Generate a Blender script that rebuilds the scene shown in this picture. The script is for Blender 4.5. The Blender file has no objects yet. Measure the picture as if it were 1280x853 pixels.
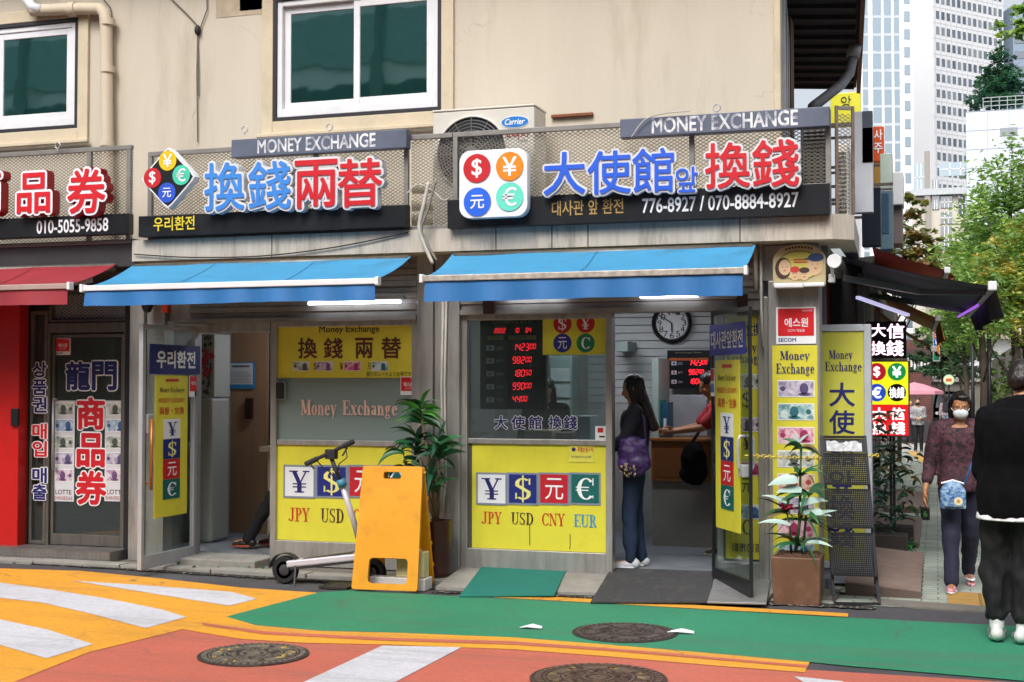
import bpy, bmesh, math, random
from mathutils import Vector, Matrix, noise
rad = math.radians
SC = bpy.context.scene
COL = SC.collection
# ------------------------------------------------------------------ camera
TH, PH, EYE, FP = rad(17.8), rad(1.79), 1.63, 1650.0
cd = bpy.data.cameras.new("camera")
cd.sensor_width = 36.0; cd.lens = 36.0*FP/1280.0; cd.clip_start = 0.1; cd.clip_end = 3000
cam = bpy.data.objects.new("camera", cd); COL.objects.link(cam)
cam.location = (0, 0, EYE); cam.rotation_euler = (rad(90)+PH, 0, TH)
SC.camera = cam
# ------------------------------------------------------------------ world, sun, exposure
SUN_EL, SUN_AZ = rad(50), rad(184)          # azimuth measured clockwise from +Y: behind the camera, to the right
w = bpy.data.worlds.new("World"); SC.world = w; w.use_nodes = True
wn = w.node_tree.nodes; wl = w.node_tree.links; wn.clear()
sky = wn.new("ShaderNodeTexSky"); sky.sky_type = 'NISHITA'; sky.sun_disc = False
sky.sun_elevation = SUN_EL; sky.sun_rotation = SUN_AZ
sky.air_density = 1.0; sky.dust_density = 6.0; sky.ozone_density = 1.0
hs = wn.new("ShaderNodeHueSaturation"); hs.inputs['Saturation'].default_value = 0.35
bg = wn.new("ShaderNodeBackground"); bg.inputs[1].default_value = 0.15
wo = wn.new("ShaderNodeOutputWorld")
wl.new(sky.outputs[0], hs.inputs['Color']); wl.new(hs.outputs[0], bg.inputs[0]); wl.new(bg.outputs[0], wo.inputs[0])
sd = bpy.data.lights.new("sun", 'SUN'); sd.energy = 0.7; sd.angle = rad(14); sd.color = (1, 0.965, 0.91)
so = bpy.data.objects.new("sun", sd); COL.objects.link(so)
sdir = Vector((math.sin(SUN_AZ)*math.cos(SUN_EL), math.cos(SUN_AZ)*math.cos(SUN_EL), math.sin(SUN_EL)))
so.rotation_euler = sdir.to_track_quat('Z', 'Y').to_euler()
so.location = sdir*50
SC.view_settings.view_transform = 'Standard'; SC.view_settings.look = 'None'
SC.view_settings.gamma = 1.0; SC.view_settings.use_curve_mapping = False
SC.view_settings.exposure = 0.66
SC.render.engine = 'CYCLES'
SC.cycles.use_denoising = True
SC.cycles.max_bounces = 8; SC.cycles.transparent_max_bounces = 12
SC.cycles.caustics_reflective = False; SC.cycles.caustics_refractive = False
random.seed(7)

# ------------------------------------------------------------------ measuring helpers: photo pixel -> point on a real plane
_c, _s, _cp, _sp = math.cos(TH), math.sin(TH), math.cos(PH), math.sin(PH)
_FW = Vector((-_s*_cp, _c*_cp, _sp)); _RT = Vector((_c, _s, 0)); _UP = Vector((_s*_sp, -_c*_sp, _cp))
def ray(px, py): return _FW + _RT*((px-640)/FP) + _UP*((426.5-py)/FP)
def on(px, py, Y):
    d = ray(px, py); t = Y/d.y
    return Vector((d.x*t, Y, EYE+d.z*t))
def gd(px, py, z=0.0):
    d = ray(px, py); t = (z-EYE)/d.z
    return Vector((d.x*t, d.y*t, z))
def RC(x0, y0, x1, y1, Y):
    a = on(x0, (y0+y1)/2, Y).x; b = on(x1, (y0+y1)/2, Y).x
    return a, b, on((x0+x1)/2, y1, Y).z, on((x0+x1)/2, y0, Y).z      # X0 X1 Z0 Z1
def gz(Y):
    return 0.0 if Y < 12 else (-(Y-12)/33*0.6 if Y < 45 else -0.6)

# ------------------------------------------------------------------ materials
def lin(h):
    if not isinstance(h, str): return tuple(h)
    h = h.lstrip('#'); o = []
    for i in (0, 2, 4):
        c = int(h[i:i+2], 16)/255
        o.append(c/12.92 if c <= .04045 else ((c+.055)/1.055)**2.4)
    return tuple(o)
MATS = {}
def M(name, col, rough=.6, metal=0.0, var=.12, scale=6.0, bump=0.0, bscale=40.0, stretch=None, emit=0.0, spec=.5, dirt=0.0, dirtcol='#4a443c', dscale=2.0):
    if name in MATS: return MATS[name]
    m = bpy.data.materials.new(name); m.use_nodes = True
    nt = m.node_tree; N = nt.nodes; L = nt.links
    b = N['Principled BSDF']; c = lin(col)
    b.inputs['Roughness'].default_value = rough; b.inputs['Metallic'].default_value = metal
    b.inputs['Specular IOR Level'].default_value = spec
    b.inputs['Base Color'].default_value = (*c, 1)
    tc = N.new('ShaderNodeTexCoord'); mp = N.new('ShaderNodeMapping'); L.new(tc.outputs['Object'], mp.inputs[0])
    if stretch: mp.inputs['Scale'].default_value = stretch
    if var > 0:
        n = N.new('ShaderNodeTexNoise'); n.inputs['Scale'].default_value = scale; n.inputs['Detail'].default_value = 6; n.inputs['Roughness'].default_value = .65
        L.new(mp.outputs[0], n.inputs['Vector'])
        r = N.new('ShaderNodeValToRGB'); r.color_ramp.elements[0].position = .3; r.color_ramp.elements[1].position = .7
        r.color_ramp.elements[0].color = (*[x*(1-var) for x in c], 1); r.color_ramp.elements[1].color = (*[min(1, x*(1+var)) for x in c], 1)
        L.new(n.outputs['Fac'], r.inputs[0]); out = r.outputs[0]
        if dirt > 0:
            n2 = N.new('ShaderNodeTexNoise'); n2.inputs['Scale'].default_value = dscale; n2.inputs['Detail'].default_value = 10; n2.inputs['Roughness'].default_value = .72
            L.new(mp.outputs[0], n2.inputs['Vector'])
            r2 = N.new('ShaderNodeValToRGB'); r2.color_ramp.elements[0].position = .52; r2.color_ramp.elements[1].position = .74
            r2.color_ramp.elements[0].color = (0, 0, 0, 1); r2.color_ramp.elements[1].color = (dirt, dirt, dirt, 1)
            L.new(n2.outputs['Fac'], r2.inputs[0])
            mx = N.new('ShaderNodeMix'); mx.data_type = 'RGBA'; L.new(r2.outputs[0], mx.inputs['Factor'])
            L.new(out, mx.inputs[6]); mx.inputs[7].default_value = (*lin(dirtcol), 1); out = mx.outputs[2]
        L.new(out, b.inputs['Base Color'])
        rr = N.new('ShaderNodeMapRange'); rr.inputs['To Min'].default_value = max(0, rough-.08); rr.inputs['To Max'].default_value = min(1, rough+.08)
        L.new(n.outputs['Fac'], rr.inputs['Value']); L.new(rr.outputs[0], b.inputs['Roughness'])
    if bump > 0:
        nb = N.new('ShaderNodeTexNoise'); nb.inputs['Scale'].default_value = bscale; nb.inputs['Detail'].default_value = 5
        L.new(mp.outputs[0], nb.inputs['Vector'])
        bp = N.new('ShaderNodeBump'); bp.inputs['Strength'].default_value = bump; bp.inputs['Distance'].default_value = .01
        L.new(nb.outputs['Fac'], bp.inputs['Height']); L.new(bp.outputs[0], b.inputs['Normal'])
    if emit > 0:
        b.inputs['Emission Color'].default_value = (*c, 1); b.inputs['Emission Strength'].default_value = emit
    MATS[name] = m
    return m
def add_cracks(m, col='#6f6352', scale=.8, width=.0035, lo=.5, hi=.62, strength=.7):
    """hairline cracks that appear in patches"""
    N = m.node_tree.nodes; L = m.node_tree.links; b = N['Principled BSDF']; src = b.inputs['Base Color'].links[0].from_socket
    tc = N.new('ShaderNodeTexCoord'); nv = N.new('ShaderNodeTexNoise'); nv.inputs['Scale'].default_value = 2.5; nv.inputs['Detail'].default_value = 7; L.new(tc.outputs['Object'], nv.inputs['Vector'])
    va = N.new('ShaderNodeVectorMath'); va.operation = 'MULTIPLY_ADD'; va.inputs[1].default_value = (.5, .5, .5); L.new(nv.outputs['Color'], va.inputs[0]); L.new(tc.outputs['Object'], va.inputs[2])
    vo = N.new('ShaderNodeTexVoronoi'); vo.feature = 'DISTANCE_TO_EDGE'; vo.inputs['Scale'].default_value = scale; L.new(va.outputs[0], vo.inputs['Vector'])
    r1 = N.new('ShaderNodeMapRange'); r1.inputs['From Min'].default_value = 0; r1.inputs['From Max'].default_value = width; r1.inputs['To Min'].default_value = strength; r1.inputs['To Max'].default_value = 0; L.new(vo.outputs['Distance'], r1.inputs['Value'])
    n2 = N.new('ShaderNodeTexNoise'); n2.inputs['Scale'].default_value = .9; L.new(tc.outputs['Object'], n2.inputs['Vector'])
    r2 = N.new('ShaderNodeMapRange'); r2.inputs['From Min'].default_value = lo; r2.inputs['From Max'].default_value = hi; L.new(n2.outputs['Fac'], r2.inputs['Value'])
    k = N.new('ShaderNodeMath'); k.operation = 'MULTIPLY'; L.new(r1.outputs[0], k.inputs[0]); L.new(r2.outputs[0], k.inputs[1])
    mx = N.new('ShaderNodeMix'); mx.data_type = 'RGBA'; L.new(k.outputs[0], mx.inputs['Factor']); L.new(src, mx.inputs[6]); mx.inputs[7].default_value = (*lin(col), 1); L.new(mx.outputs[2], b.inputs['Base Color'])
def leafmat(name, col, rough=.55):
    if name in MATS: return MATS[name]
    m = M(name, col, rough, 0, .2, 9); N = m.node_tree.nodes; L = m.node_tree.links
    t = N.new('ShaderNodeBsdfTranslucent'); c = lin(col); t.inputs[0].default_value = (min(1, c[0]*1.3), min(1, c[1]*1.25), c[2]*.7, 1)
    mx = N.new('ShaderNodeMixShader'); mx.inputs[0].default_value = .42
    L.new(N['Principled BSDF'].outputs[0], mx.inputs[1]); L.new(t.outputs[0], mx.inputs[2]); L.new(mx.outputs[0], N['Material Output'].inputs[0]); return m
def glass(name, tint=(.8, .85, .85), film=0.0, filmcol='#9aa5a3', refl=1.0):
    if name in MATS: return MATS[name]
    m = bpy.data.materials.new(name); m.use_nodes = True
    N = m.node_tree.nodes; L = m.node_tree.links; N.clear()
    t = N.new('ShaderNodeBsdfTransparent'); t.inputs[0].default_value = (*tint, 1)
    src = t.outputs[0]
    if film > 0:
        d = N.new('ShaderNodeBsdfDiffuse'); d.inputs[0].default_value = (*lin(filmcol), 1)
        mm = N.new('ShaderNodeMixShader'); mm.inputs[0].default_value = film
        L.new(src, mm.inputs[1]); L.new(d.outputs[0], mm.inputs[2]); src = mm.outputs[0]
    g = N.new('ShaderNodeBsdfGlossy'); g.inputs['Roughness'].default_value = .015
    f = N.new('ShaderNodeLayerWeight'); f.inputs[0].default_value = .5
    pw = N.new('ShaderNodeMath'); pw.operation = 'POWER'; pw.inputs[1].default_value = 4.5; L.new(f.outputs['Facing'], pw.inputs[0])
    k = N.new('ShaderNodeMath'); k.operation = 'MULTIPLY_ADD'; k.inputs[1].default_value = .9; k.inputs[2].default_value = .045*refl; k.use_clamp = True
    L.new(pw.outputs[0], k.inputs[0])
    mx = N.new('ShaderNodeMixShader'); L.new(k.outputs[0], mx.inputs[0]); L.new(src, mx.inputs[1]); L.new(g.outputs[0], mx.inputs[2])
    o = N.new('ShaderNodeOutputMaterial'); L.new(mx.outputs[0], o.inputs[0])
    MATS[name] = m; return m
def tinted_glass(name, col, refl=(.5, .6, .6), fac=.5):
    if name in MATS: return MATS[name]
    m = bpy.data.materials.new(name); m.use_nodes = True
    N = m.node_tree.nodes; L = m.node_tree.links; N.clear()
    d = N.new('ShaderNodeBsdfDiffuse'); d.inputs[0].default_value = (*lin(col), 1)
    g = N.new('ShaderNodeBsdfGlossy'); g.inputs['Roughness'].default_value = .03; g.inputs['Color'].default_value = (*refl, 1)
    n = N.new('ShaderNodeTexNoise'); n.inputs['Scale'].default_value = 1.3
    bp = N.new('ShaderNodeBump'); bp.inputs['Strength'].default_value = .04; bp.inputs['Distance'].default_value = .05
    L.new(n.outputs['Fac'], bp.inputs['Height']); L.new(bp.outputs[0], g.inputs['Normal'])
    mx = N.new('ShaderNodeMixShader'); mx.inputs[0].default_value = fac
    L.new(d.outputs[0], mx.inputs[1]); L.new(g.outputs[0], mx.inputs[2])
    o = N.new('ShaderNodeOutputMaterial'); L.new(mx.outputs[0], o.inputs[0])
    MATS[name] = m; return m
def brickmat(name, c1, c2, mortar, scale, bw=.5, rh=.25, ms=.012, rough=.8, offset=.5, rot=0.0, dirt=.4, plane='XY', bump=.3):
    if name in MATS: return MATS[name]
    m = bpy.data.materials.new(name); m.use_nodes = True
    N = m.node_tree.nodes; L = m.node_tree.links; b = N['Principled BSDF']
    tc = N.new('ShaderNodeTexCoord'); mp = N.new('ShaderNodeMapping')
    mp.inputs['Rotation'].default_value = (rad(90) if plane == 'XZ' else 0, rad(90) if plane == 'YZ' else 0, rot)
    L.new(tc.outputs['Object'], mp.inputs[0])
    t = N.new('ShaderNodeTexBrick'); t.offset = offset
    t.inputs['Color1'].default_value = (*lin(c1), 1); t.inputs['Color2'].default_value = (*lin(c2), 1); t.inputs['Mortar'].default_value = (*lin(mortar), 1)
    t.inputs['Scale'].default_value = scale; t.inputs['Mortar Size'].default_value = ms; t.inputs['Brick Width'].default_value = bw; t.inputs['Row Height'].default_value = rh
    L.new(mp.outputs[0], t.inputs['Vector'])
    n = N.new('ShaderNodeTexNoise'); n.inputs['Scale'].default_value = 1.7; n.inputs['Detail'].default_value = 10; n.inputs['Roughness'].default_value = .7
    L.new(tc.outputs['Object'], n.inputs['Vector'])
    r = N.new('ShaderNodeValToRGB'); r.color_ramp.elements[0].position = .35; r.color_ramp.elements[1].position = .7
    r.color_ramp.elements[0].color = (1-dirt, 1-dirt, 1-dirt, 1); r.color_ramp.elements[1].color = (1, 1, 1, 1)
    L.new(n.outputs['Fac'], r.inputs[0])
    mx = N.new('ShaderNodeMix'); mx.data_type = 'RGBA'; mx.blend_type = 'MULTIPLY'; mx.inputs['Factor'].default_value = 1
    L.new(t.outputs[0], mx.inputs[6]); L.new(r.outputs[0], mx.inputs[7]); L.new(mx.outputs[2], b.inputs['Base Color'])
    b.inputs['Roughness'].default_value = rough
    bp = N.new('ShaderNodeBump'); bp.inputs['Strength'].default_value = bump; bp.inputs['Distance'].default_value = .01; bp.invert = True
    L.new(t.outputs['Fac'], bp.inputs['Height']); L.new(bp.outputs[0], b.inputs['Normal'])
    MATS[name] = m; return m
def paintmat(name, col, under='#55524e', wear=.5, rough=.7):
    """road paint: grainy, with scuffs where the asphalt shows through and tyre smears"""
    if name in MATS: return MATS[name]
    m = bpy.data.materials.new(name); m.use_nodes = True
    N = m.node_tree.nodes; L = m.node_tree.links; b = N['Principled BSDF']; c = lin(col)
    tc = N.new('ShaderNodeTexCoord')
    def nz(scale, det=8, rg=.65, vec=None):
        n = N.new('ShaderNodeTexNoise'); n.inputs['Scale'].default_value = scale; n.inputs['Detail'].default_value = det; n.inputs['Roughness'].default_value = rg
        L.new(vec or tc.outputs['Object'], n.inputs['Vector']); return n.outputs['Fac']
    def ramp(src, p0, p1, c0, c1):
        r = N.new('ShaderNodeValToRGB'); r.color_ramp.elements[0].position = p0; r.color_ramp.elements[1].position = p1
        r.color_ramp.elements[0].color = (*c0, 1); r.color_ramp.elements[1].color = (*c1, 1); L.new(src, r.inputs[0]); return r.outputs[0]
    def mix(f, a, bb, mode='MIX'):
        x = N.new('ShaderNodeMix'); x.data_type = 'RGBA'; x.blend_type = mode
        if hasattr(f, 'links') or not isinstance(f, (int, float)): L.new(f, x.inputs['Factor'])
        else: x.inputs['Factor'].default_value = f
        for i, v in ((6, a), (7, bb)):
            if isinstance(v, tuple): x.inputs[i].default_value = (*v, 1)
            else: L.new(v, x.inputs[i])
        return x.outputs[2]
    base = ramp(nz(1.1), .3, .72, tuple(x*.88 for x in c), tuple(min(1, x*1.07) for x in c))
    grain = ramp(nz(105, 4, .8), .3, .72, (.74, .74, .74), (1.1, 1.1, 1.1))
    grain = mix(1.0, grain, ramp(nz(22, 6, .75), .28, .72, (.84, .83, .82), (1.07, 1.07, 1.07)), 'MULTIPLY')
    col1 = mix(1.0, base, grain, 'MULTIPLY')
    sm = ramp(nz(2.6, 12, .8), .54, .76, (0, 0, 0), (.6*wear,)*3)
    col2 = mix(sm, col1, lin('#6d675f'))
    mp = N.new('ShaderNodeMapping'); mp.inputs['Scale'].default_value = (1, 3.2, 1); mp.inputs['Rotation'].default_value = (0, 0, .2); L.new(tc.outputs['Object'], mp.inputs[0])
    ch = ramp(nz(5.5, 12, .8, mp.outputs[0]), .605, .64, (0, 0, 0), (min(1, wear*1.6),)*3)
    col3 = mix(ch, col2, lin(under))
    # hairline cracks in patches, and long faint tyre tracks along the road
    nv = N.new('ShaderNodeTexNoise'); nv.inputs['Scale'].default_value = 2.2; nv.inputs['Detail'].default_value = 6; L.new(tc.outputs['Object'], nv.inputs['Vector'])
    va = N.new('ShaderNodeVectorMath'); va.operation = 'MULTIPLY_ADD'; va.inputs[1].default_value = (.55, .55, 0); L.new(nv.outputs['Color'], va.inputs[0]); L.new(tc.outputs['Object'], va.inputs[2])
    vo = N.new('ShaderNodeTexVoronoi'); vo.feature = 'DISTANCE_TO_EDGE'; vo.inputs['Scale'].default_value = 1.15; L.new(va.outputs[0], vo.inputs['Vector'])
    ck = ramp(vo.outputs['Distance'], .0, .014, (1, 1, 1), (0, 0, 0)); cm = ramp(nz(.7, 4), .5, .62, (0, 0, 0), (.75, .75, .75))
    col3 = mix(mix(1.0, ck, cm, 'MULTIPLY'), col3, lin(under))
    mt = N.new('ShaderNodeMapping'); mt.inputs['Scale'].default_value = (.12, 2.6, 1); mt.inputs['Rotation'].default_value = (0, 0, .1); L.new(tc.outputs['Object'], mt.inputs[0])
    col3 = mix(ramp(nz(1.6, 7, .7, mt.outputs[0]), .5, .72, (0, 0, 0), (.42, .42, .42)), col3, lin('#5d5850'))
    L.new(col3, b.inputs['Base Color']); b.inputs['Roughness'].default_value = rough
    bp = N.new('ShaderNodeBump'); bp.inputs['Strength'].default_value = .6; bp.inputs['Distance'].default_value = .004
    L.new(nz(190, 5), bp.inputs['Height']); L.new(bp.outputs[0], b.inputs['Normal'])
    MATS[name] = m; return m
def printmat(name, c1, c2, scale=14, rough=.5):
    if name in MATS: return MATS[name]
    m = bpy.data.materials.new(name); m.use_nodes = True
    N = m.node_tree.nodes; L = m.node_tree.links; b = N['Principled BSDF']
    tc = N.new('ShaderNodeTexCoord')
    n = N.new('ShaderNodeTexNoise'); n.inputs['Scale'].default_value = scale; n.inputs['Detail'].default_value = 8; n.inputs['Distortion'].default_value = 1.2
    L.new(tc.outputs['Object'], n.inputs['Vector'])
    r = N.new('ShaderNodeValToRGB'); r.color_ramp.elements[0].position = .36; r.color_ramp.elements[1].position = .62
    r.color_ramp.elements[0].color = (*lin(c1), 1); r.color_ramp.elements[1].color = (*lin(c2), 1)
    L.new(n.outputs['Fac'], r.inputs[0]); L.new(r.outputs[0], b.inputs['Base Color']); b.inputs['Roughness'].default_value = rough
    MATS[name] = m; return m
# common stock
steel = M('brushed_steel', '#a8a6a3', .38, .5, .2, 5, stretch=(3, 3, .5), dirt=.5, dirtcol='#575452')
dsteel = M('dark_steel', '#6a6661', .45, .45, .2, 6, stretch=(3, 3, .4), dirt=.4, dirtcol='#2d2925')
alu = M('grey_aluminium', '#b0b3b8', .42, .3, .1, 8, dirt=.3, dirtcol='#615d58')
wpvc = M('white_pvc', '#e3e4e8', .4, 0, .05, 5, dirt=.25, dirtcol='#9a948a')
black = M('black_paint', '#141518', .5, 0, .2, 8)
blackboard_m = M('sign_black', '#15171c', .38, 0, .25, 4, dirt=.15, dirtcol='#3a3a3a')
white = M('white_print', '#eceef2', .45, 0, .03)
yel = M('yellow_vinyl', '#dcd443', .36, 0, .09, 1.6, dirt=.35, dirtcol='#a89d38', dscale=2.2, bump=.12, bscale=5)
navy = M('navy_print', '#1d2266', .45, 0, .06)
redp = M('red_print', '#c0202a', .42, 0, .06)
bluep = M('blue_print', '#2b55c8', .42, 0, .06)
greenp = M('green_print', '#0d7a55', .45, 0, .06)
tealp = M('teal_print', '#16696b', .45, 0, .06)
orangep = M('orange_print', '#e4832a', .42, 0, .06)
aquap = M('aqua_print', '#66d9c2', .42, 0, .06)
inkblk = M('ink_black', '#1b1a1e', .5, 0, .05)
inkbrown = M('ink_brown', '#5a2a20', .5, 0, .05)
gold = M('gold_letter', '#b9975a', .4, .2, .08)
yletter = M('yellow_letter', '#e8d23a', .4, 0, .05)
rubber = M('rubber', '#17171a', .75, 0, .2, 20)
cable_m = M('cable_black', '#202022', .6, 0, .1)
cable_w = M('cable_white', '#b9b6ae', .6, 0, .15, 9)
clear_glass = glass('clear_glass', (.84, .89, .88), 0, refl=1.3)
shop_glass = glass('shop_glass', (.7, .76, .76), .10, '#8b9694', 1.3)
film_glass = glass('film_glass', (.55, .6, .6), .66, '#9db0ad', 1.4)
upper_glass = tinted_glass('upper_glass', '#12403c', (.5, .72, .7), .6)
led_red = M('led_red', '#ff1f2e', .5, 0, 0, emit=3.0)

# ------------------------------------------------------------------ mesh collector
ROOT = {}
_font_cache = {}
def glyphs(body, off, ext=0.0, shear=0.0, space=1.0, res=3, line=1.0):
    k = (body, off, ext, shear, space, res)
    if k in _font_cache: return _font_cache[k]
    c = bpy.data.curves.new('t', 'FONT'); c.body = body; c.offset = off; c.extrude = ext; c.shear = shear
    c.space_character = space; c.resolution_u = res; c.space_line = line; c.align_x = 'CENTER'
    o = bpy.data.objects.new('t', c); COL.objects.link(o); bpy.context.view_layer.update()
    dg = bpy.context.evaluated_depsgraph_get()
    me = bpy.data.meshes.new_from_object(o.evaluated_get(dg))
    v = [tuple(p.co) for p in me.vertices]; f = [tuple(p.vertices) for p in me.polygons]
    bpy.data.meshes.remove(me); bpy.data.objects.remove(o); bpy.data.curves.remove(c)
    _font_cache[k] = (v, f); return v, f
_plate_cache = {}
class MB:
    def __init__(s): s.v = []; s.f = []; s.m = []
    def add(s, vs, fs, mi=0):
        n = len(s.v); s.v.extend(vs); s.f.extend([tuple(i+n for i in f) for f in fs]); s.m.extend([mi]*len(fs)); return s
    def hexa(s, p, mi=0):   # p: 4 bottom (ccw from above), 4 top
        return s.add([tuple(q) for q in p], [(3, 2, 1, 0), (4, 5, 6, 7), (0, 1, 5, 4), (1, 2, 6, 5), (2, 3, 7, 6), (3, 0, 4, 7)], mi)
    def box(s, x0, x1, y0, y1, z0, z1, mi=0):
        return s.hexa([(x0, y0, z0), (x1, y0, z0), (x1, y1, z0), (x0, y1, z0), (x0, y0, z1), (x1, y0, z1), (x1, y1, z1), (x0, y1, z1)], mi)
    def bar(s, a, b, w, h=None, up=(0, 0, 1), mi=0):     # rectangular bar from a to b
        a = Vector(a); b = Vector(b); d = (b-a).normalized(); h = h or w
        u = Vector(up); r = d.cross(u)
        if r.length < 1e-4: r = d.cross(Vector((0, 1, 0)))
        r.normalize(); u = r.cross(d); r = r*w/2; u = u*h/2
        P = [a-r-u, a+r-u, b+r-u, b-r-u, a-r+u, a+r+u, b+r+u, b-r+u]
        return s.hexa(P, mi)
    def poly(s, pts, mi=0):
        return s.add([tuple(p) for p in pts], [tuple(range(len(pts)))], mi)
    def tube(s, pts, r, n=8, mi=0, caps=True):
        pts = [Vector(p) for p in pts]; rs = r if isinstance(r, (list, tuple)) else [r]*len(pts)
        vs = []; fs = []; prev = None
        for i, p in enumerate(pts):
            d = (pts[min(i+1, len(pts)-1)]-pts[max(i-1, 0)]).normalized()
            if prev is None:
                a = Vector((0, 0, 1)) if abs(d.z) < .9 else Vector((1, 0, 0))
                u = d.cross(a).normalized()
            else:
                u = (prev-d*prev.dot(d)).normalized()
            prev = u; v2 = d.cross(u)
            for k in range(n):
                t = 2*math.pi*k/n
                vs.append(tuple(p+(u*math.cos(t)+v2*math.sin(t))*rs[i]))
        for i in range(len(pts)-1):
            for k in range(n):
                k2 = (k+1) % n; fs.append((i*n+k, i*n+k2, (i+1)*n+k2, (i+1)*n+k))
        if caps: fs.append(tuple(range(n-1, -1, -1))); fs.append(tuple((len(pts)-1)*n+k for k in range(n)))
        return s.add(vs, fs, mi)
    def lathe(s, c, prof, n=24, mi=0, axis='z'):
        vs = []; fs = []
        for r, z in prof:
            for k in range(n):
                t = 2*math.pi*k/n; x, y = r*math.cos(t), r*math.sin(t)
                p = (x, y, z) if axis == 'z' else ((x, z, y) if axis == 'y' else (z, x, y))
                vs.append((c[0]+p[0], c[1]+p[1], c[2]+p[2]))
        for i in range(len(prof)-1):
            for k in range(n):
                k2 = (k+1) % n; fs.append((i*n+k, i*n+k2, (i+1)*n+k2, (i+1)*n+k))
        if prof[0][0] > 1e-5: fs.append(tuple(range(n-1, -1, -1)))
        if prof[-1][0] > 1e-5: fs.append(tuple((len(prof)-1)*n+k for k in range(n)))
        return s.add(vs, fs, mi)
    def ell(s, c, r, mi=0, R=None, n=14, m=9):
        vs = []; fs = []; c = Vector(c)
        for i in range(m+1):
            ph = math.pi*i/m
            for k in range(n):
                t = 2*math.pi*k/n
                p = Vector((r[0]*math.sin(ph)*math.cos(t), r[1]*math.sin(ph)*math.sin(t), r[2]*math.cos(ph)))
                if R: p = R @ p
                vs.append(tuple(c+p))
        for i in range(m):
            for k in range(n):
                k2 = (k+1) % n; fs.append((i*n+k, (i+1)*n+k, (i+1)*n+k2, i*n+k2))
        return s.add(vs, fs, mi)
    def disc(s, cx, cz, r, y, mi=0, n=28, rz=None, depth=0.0):
        pts = [(cx+r*math.cos(2*math.pi*k/n), y, cz+(rz or r)*math.sin(2*math.pi*k/n)) for k in range(n)]
        if depth: return s.prism(pts, (0, depth, 0), mi)
        return s.poly(pts, mi)
    def prism(s, pts, vec, mi=0):
        pts = [Vector(p) for p in pts]; vec = Vector(vec); n = len(pts)
        vs = [tuple(p) for p in pts]+[tuple(p+vec) for p in pts]
        fs = [tuple(range(n)), tuple(range(2*n-1, n-1, -1))]+[(i, n+i, n+(i+1) % n, (i+1) % n) for i in range(n)]
        return s.add(vs, fs, mi)
    def rrect(s, x0, x1, z0, z1, r, y, depth, mi=0, n=5):
        pts = []
        for cx, cz, a in ((x1-r, z1-r, 0), (x0+r, z1-r, 90), (x0+r, z0+r, 180), (x1-r, z0+r, 270)):
            for k in range(n+1):
                t = rad(a+90*k/n); pts.append((cx+r*math.cos(t), y, cz+r*math.sin(t)))
        return s.prism(pts, (0, depth, 0), mi)
    def frame(s, x0, x1, z0, z1, t, y0, y1, mi=0, tb=None, tt=None, tr=None):
        tb = tb or t; tt = tt or t; tr = tr or t
        s.box(x0, x0+t, y0, y1, z0, z1, mi); s.box(x1-tr, x1, y0, y1, z0, z1, mi)
        s.box(x0+t, x1-tr, y0, y1, z0, z0+tb, mi); s.box(x0+t, x1-tr, y0, y1, z1-tt, z1, mi); return s
    def plate(s, outer, holes, y, depth, mi=0):
        """outline with holes in the XZ plane, thickness depth towards +Y"""
        c = bpy.data.curves.new('p', 'CURVE'); c.dimensions = '2D'; c.fill_mode = 'BOTH'; c.extrude = depth/2
        for loop in [outer]+holes:
            sp = c.splines.new('POLY'); sp.points.add(len(loop)-1); sp.use_cyclic_u = True
            for q, (x, z) in zip(sp.points, loop): q.co = (x, z, 0, 1)
        o = bpy.data.objects.new('p', c); COL.objects.link(o); bpy.context.view_layer.update()
        me = bpy.data.meshes.new_from_object(o.evaluated_get(bpy.context.evaluated_depsgraph_get()))
        v = [(p.co.x, y+depth/2-p.co.z, p.co.y) for p in me.vertices]; f = [tuple(p.vertices) for p in me.polygons]
        bpy.data.meshes.remove(me); bpy.data.objects.remove(o); bpy.data.curves.remove(c)
        return s.add(v, f, mi)
    def text(s, body, x0, x1, z0, z1, y, mi=0, off=.0, depth=0.0, halo=None, hd=0.0, shear=0.0, keep=False, halomi=None, space=1.0, skew=0.0):
        """lettering standing in the plane y, read from -Y, fitted to the box; halo = (material index, extra offset)"""
        v0, _ = glyphs(body, 0.0, 0.0, shear, space)
        xs = [p[0] for p in v0]; ys = [p[1] for p in v0]
        sx = (x1-x0)/(max(xs)-min(xs)); sz = (z1-z0)/(max(ys)-min(ys))
        if keep:
            q = min(sx, sz); cx = (x0+x1)/2; cz = (z0+z1)/2
            x0 = cx-q*(max(xs)-min(xs))/2; z0 = cz-q*(max(ys)-min(ys))/2; sx = sz = q
        cjk = True
        def put(o, yy, dep, m):
            if not cjk or o <= .001: return put1(o, 0, 0, yy, dep, m)
            k = 0; put1(0, 0, 0, yy, dep, m); nr = max(1, math.ceil(o/.042))
            for j in range(1, nr+1):
                rr = o*j/nr; nd = 8 if rr < .035 else 12
                for i in range(nd):
                    k += 1; t = 2*math.pi*(i+.5*(j % 2))/nd; put1(0, rr*math.cos(t), rr*math.sin(t), yy+k*.00006, dep, m)
        def put1(o, ox, oy, yy, dep, m):
            v, f = glyphs(body, o, .01 if dep else 0.0, shear, space)
            k = dep/.02 if dep else 0.0
            s.add([(x0+(p[0]+ox-min(xs))*sx, yy-(p[2]+.01)*k if dep else yy, z0+(p[1]+oy-min(ys))*sz+skew*(p[0]-min(xs))*sx) for p in v], f, m)
        if halo: put(off+halo[1], y, hd, halo[0]); y = y-hd-.002
        put(off, y, depth, mi); return s
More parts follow.
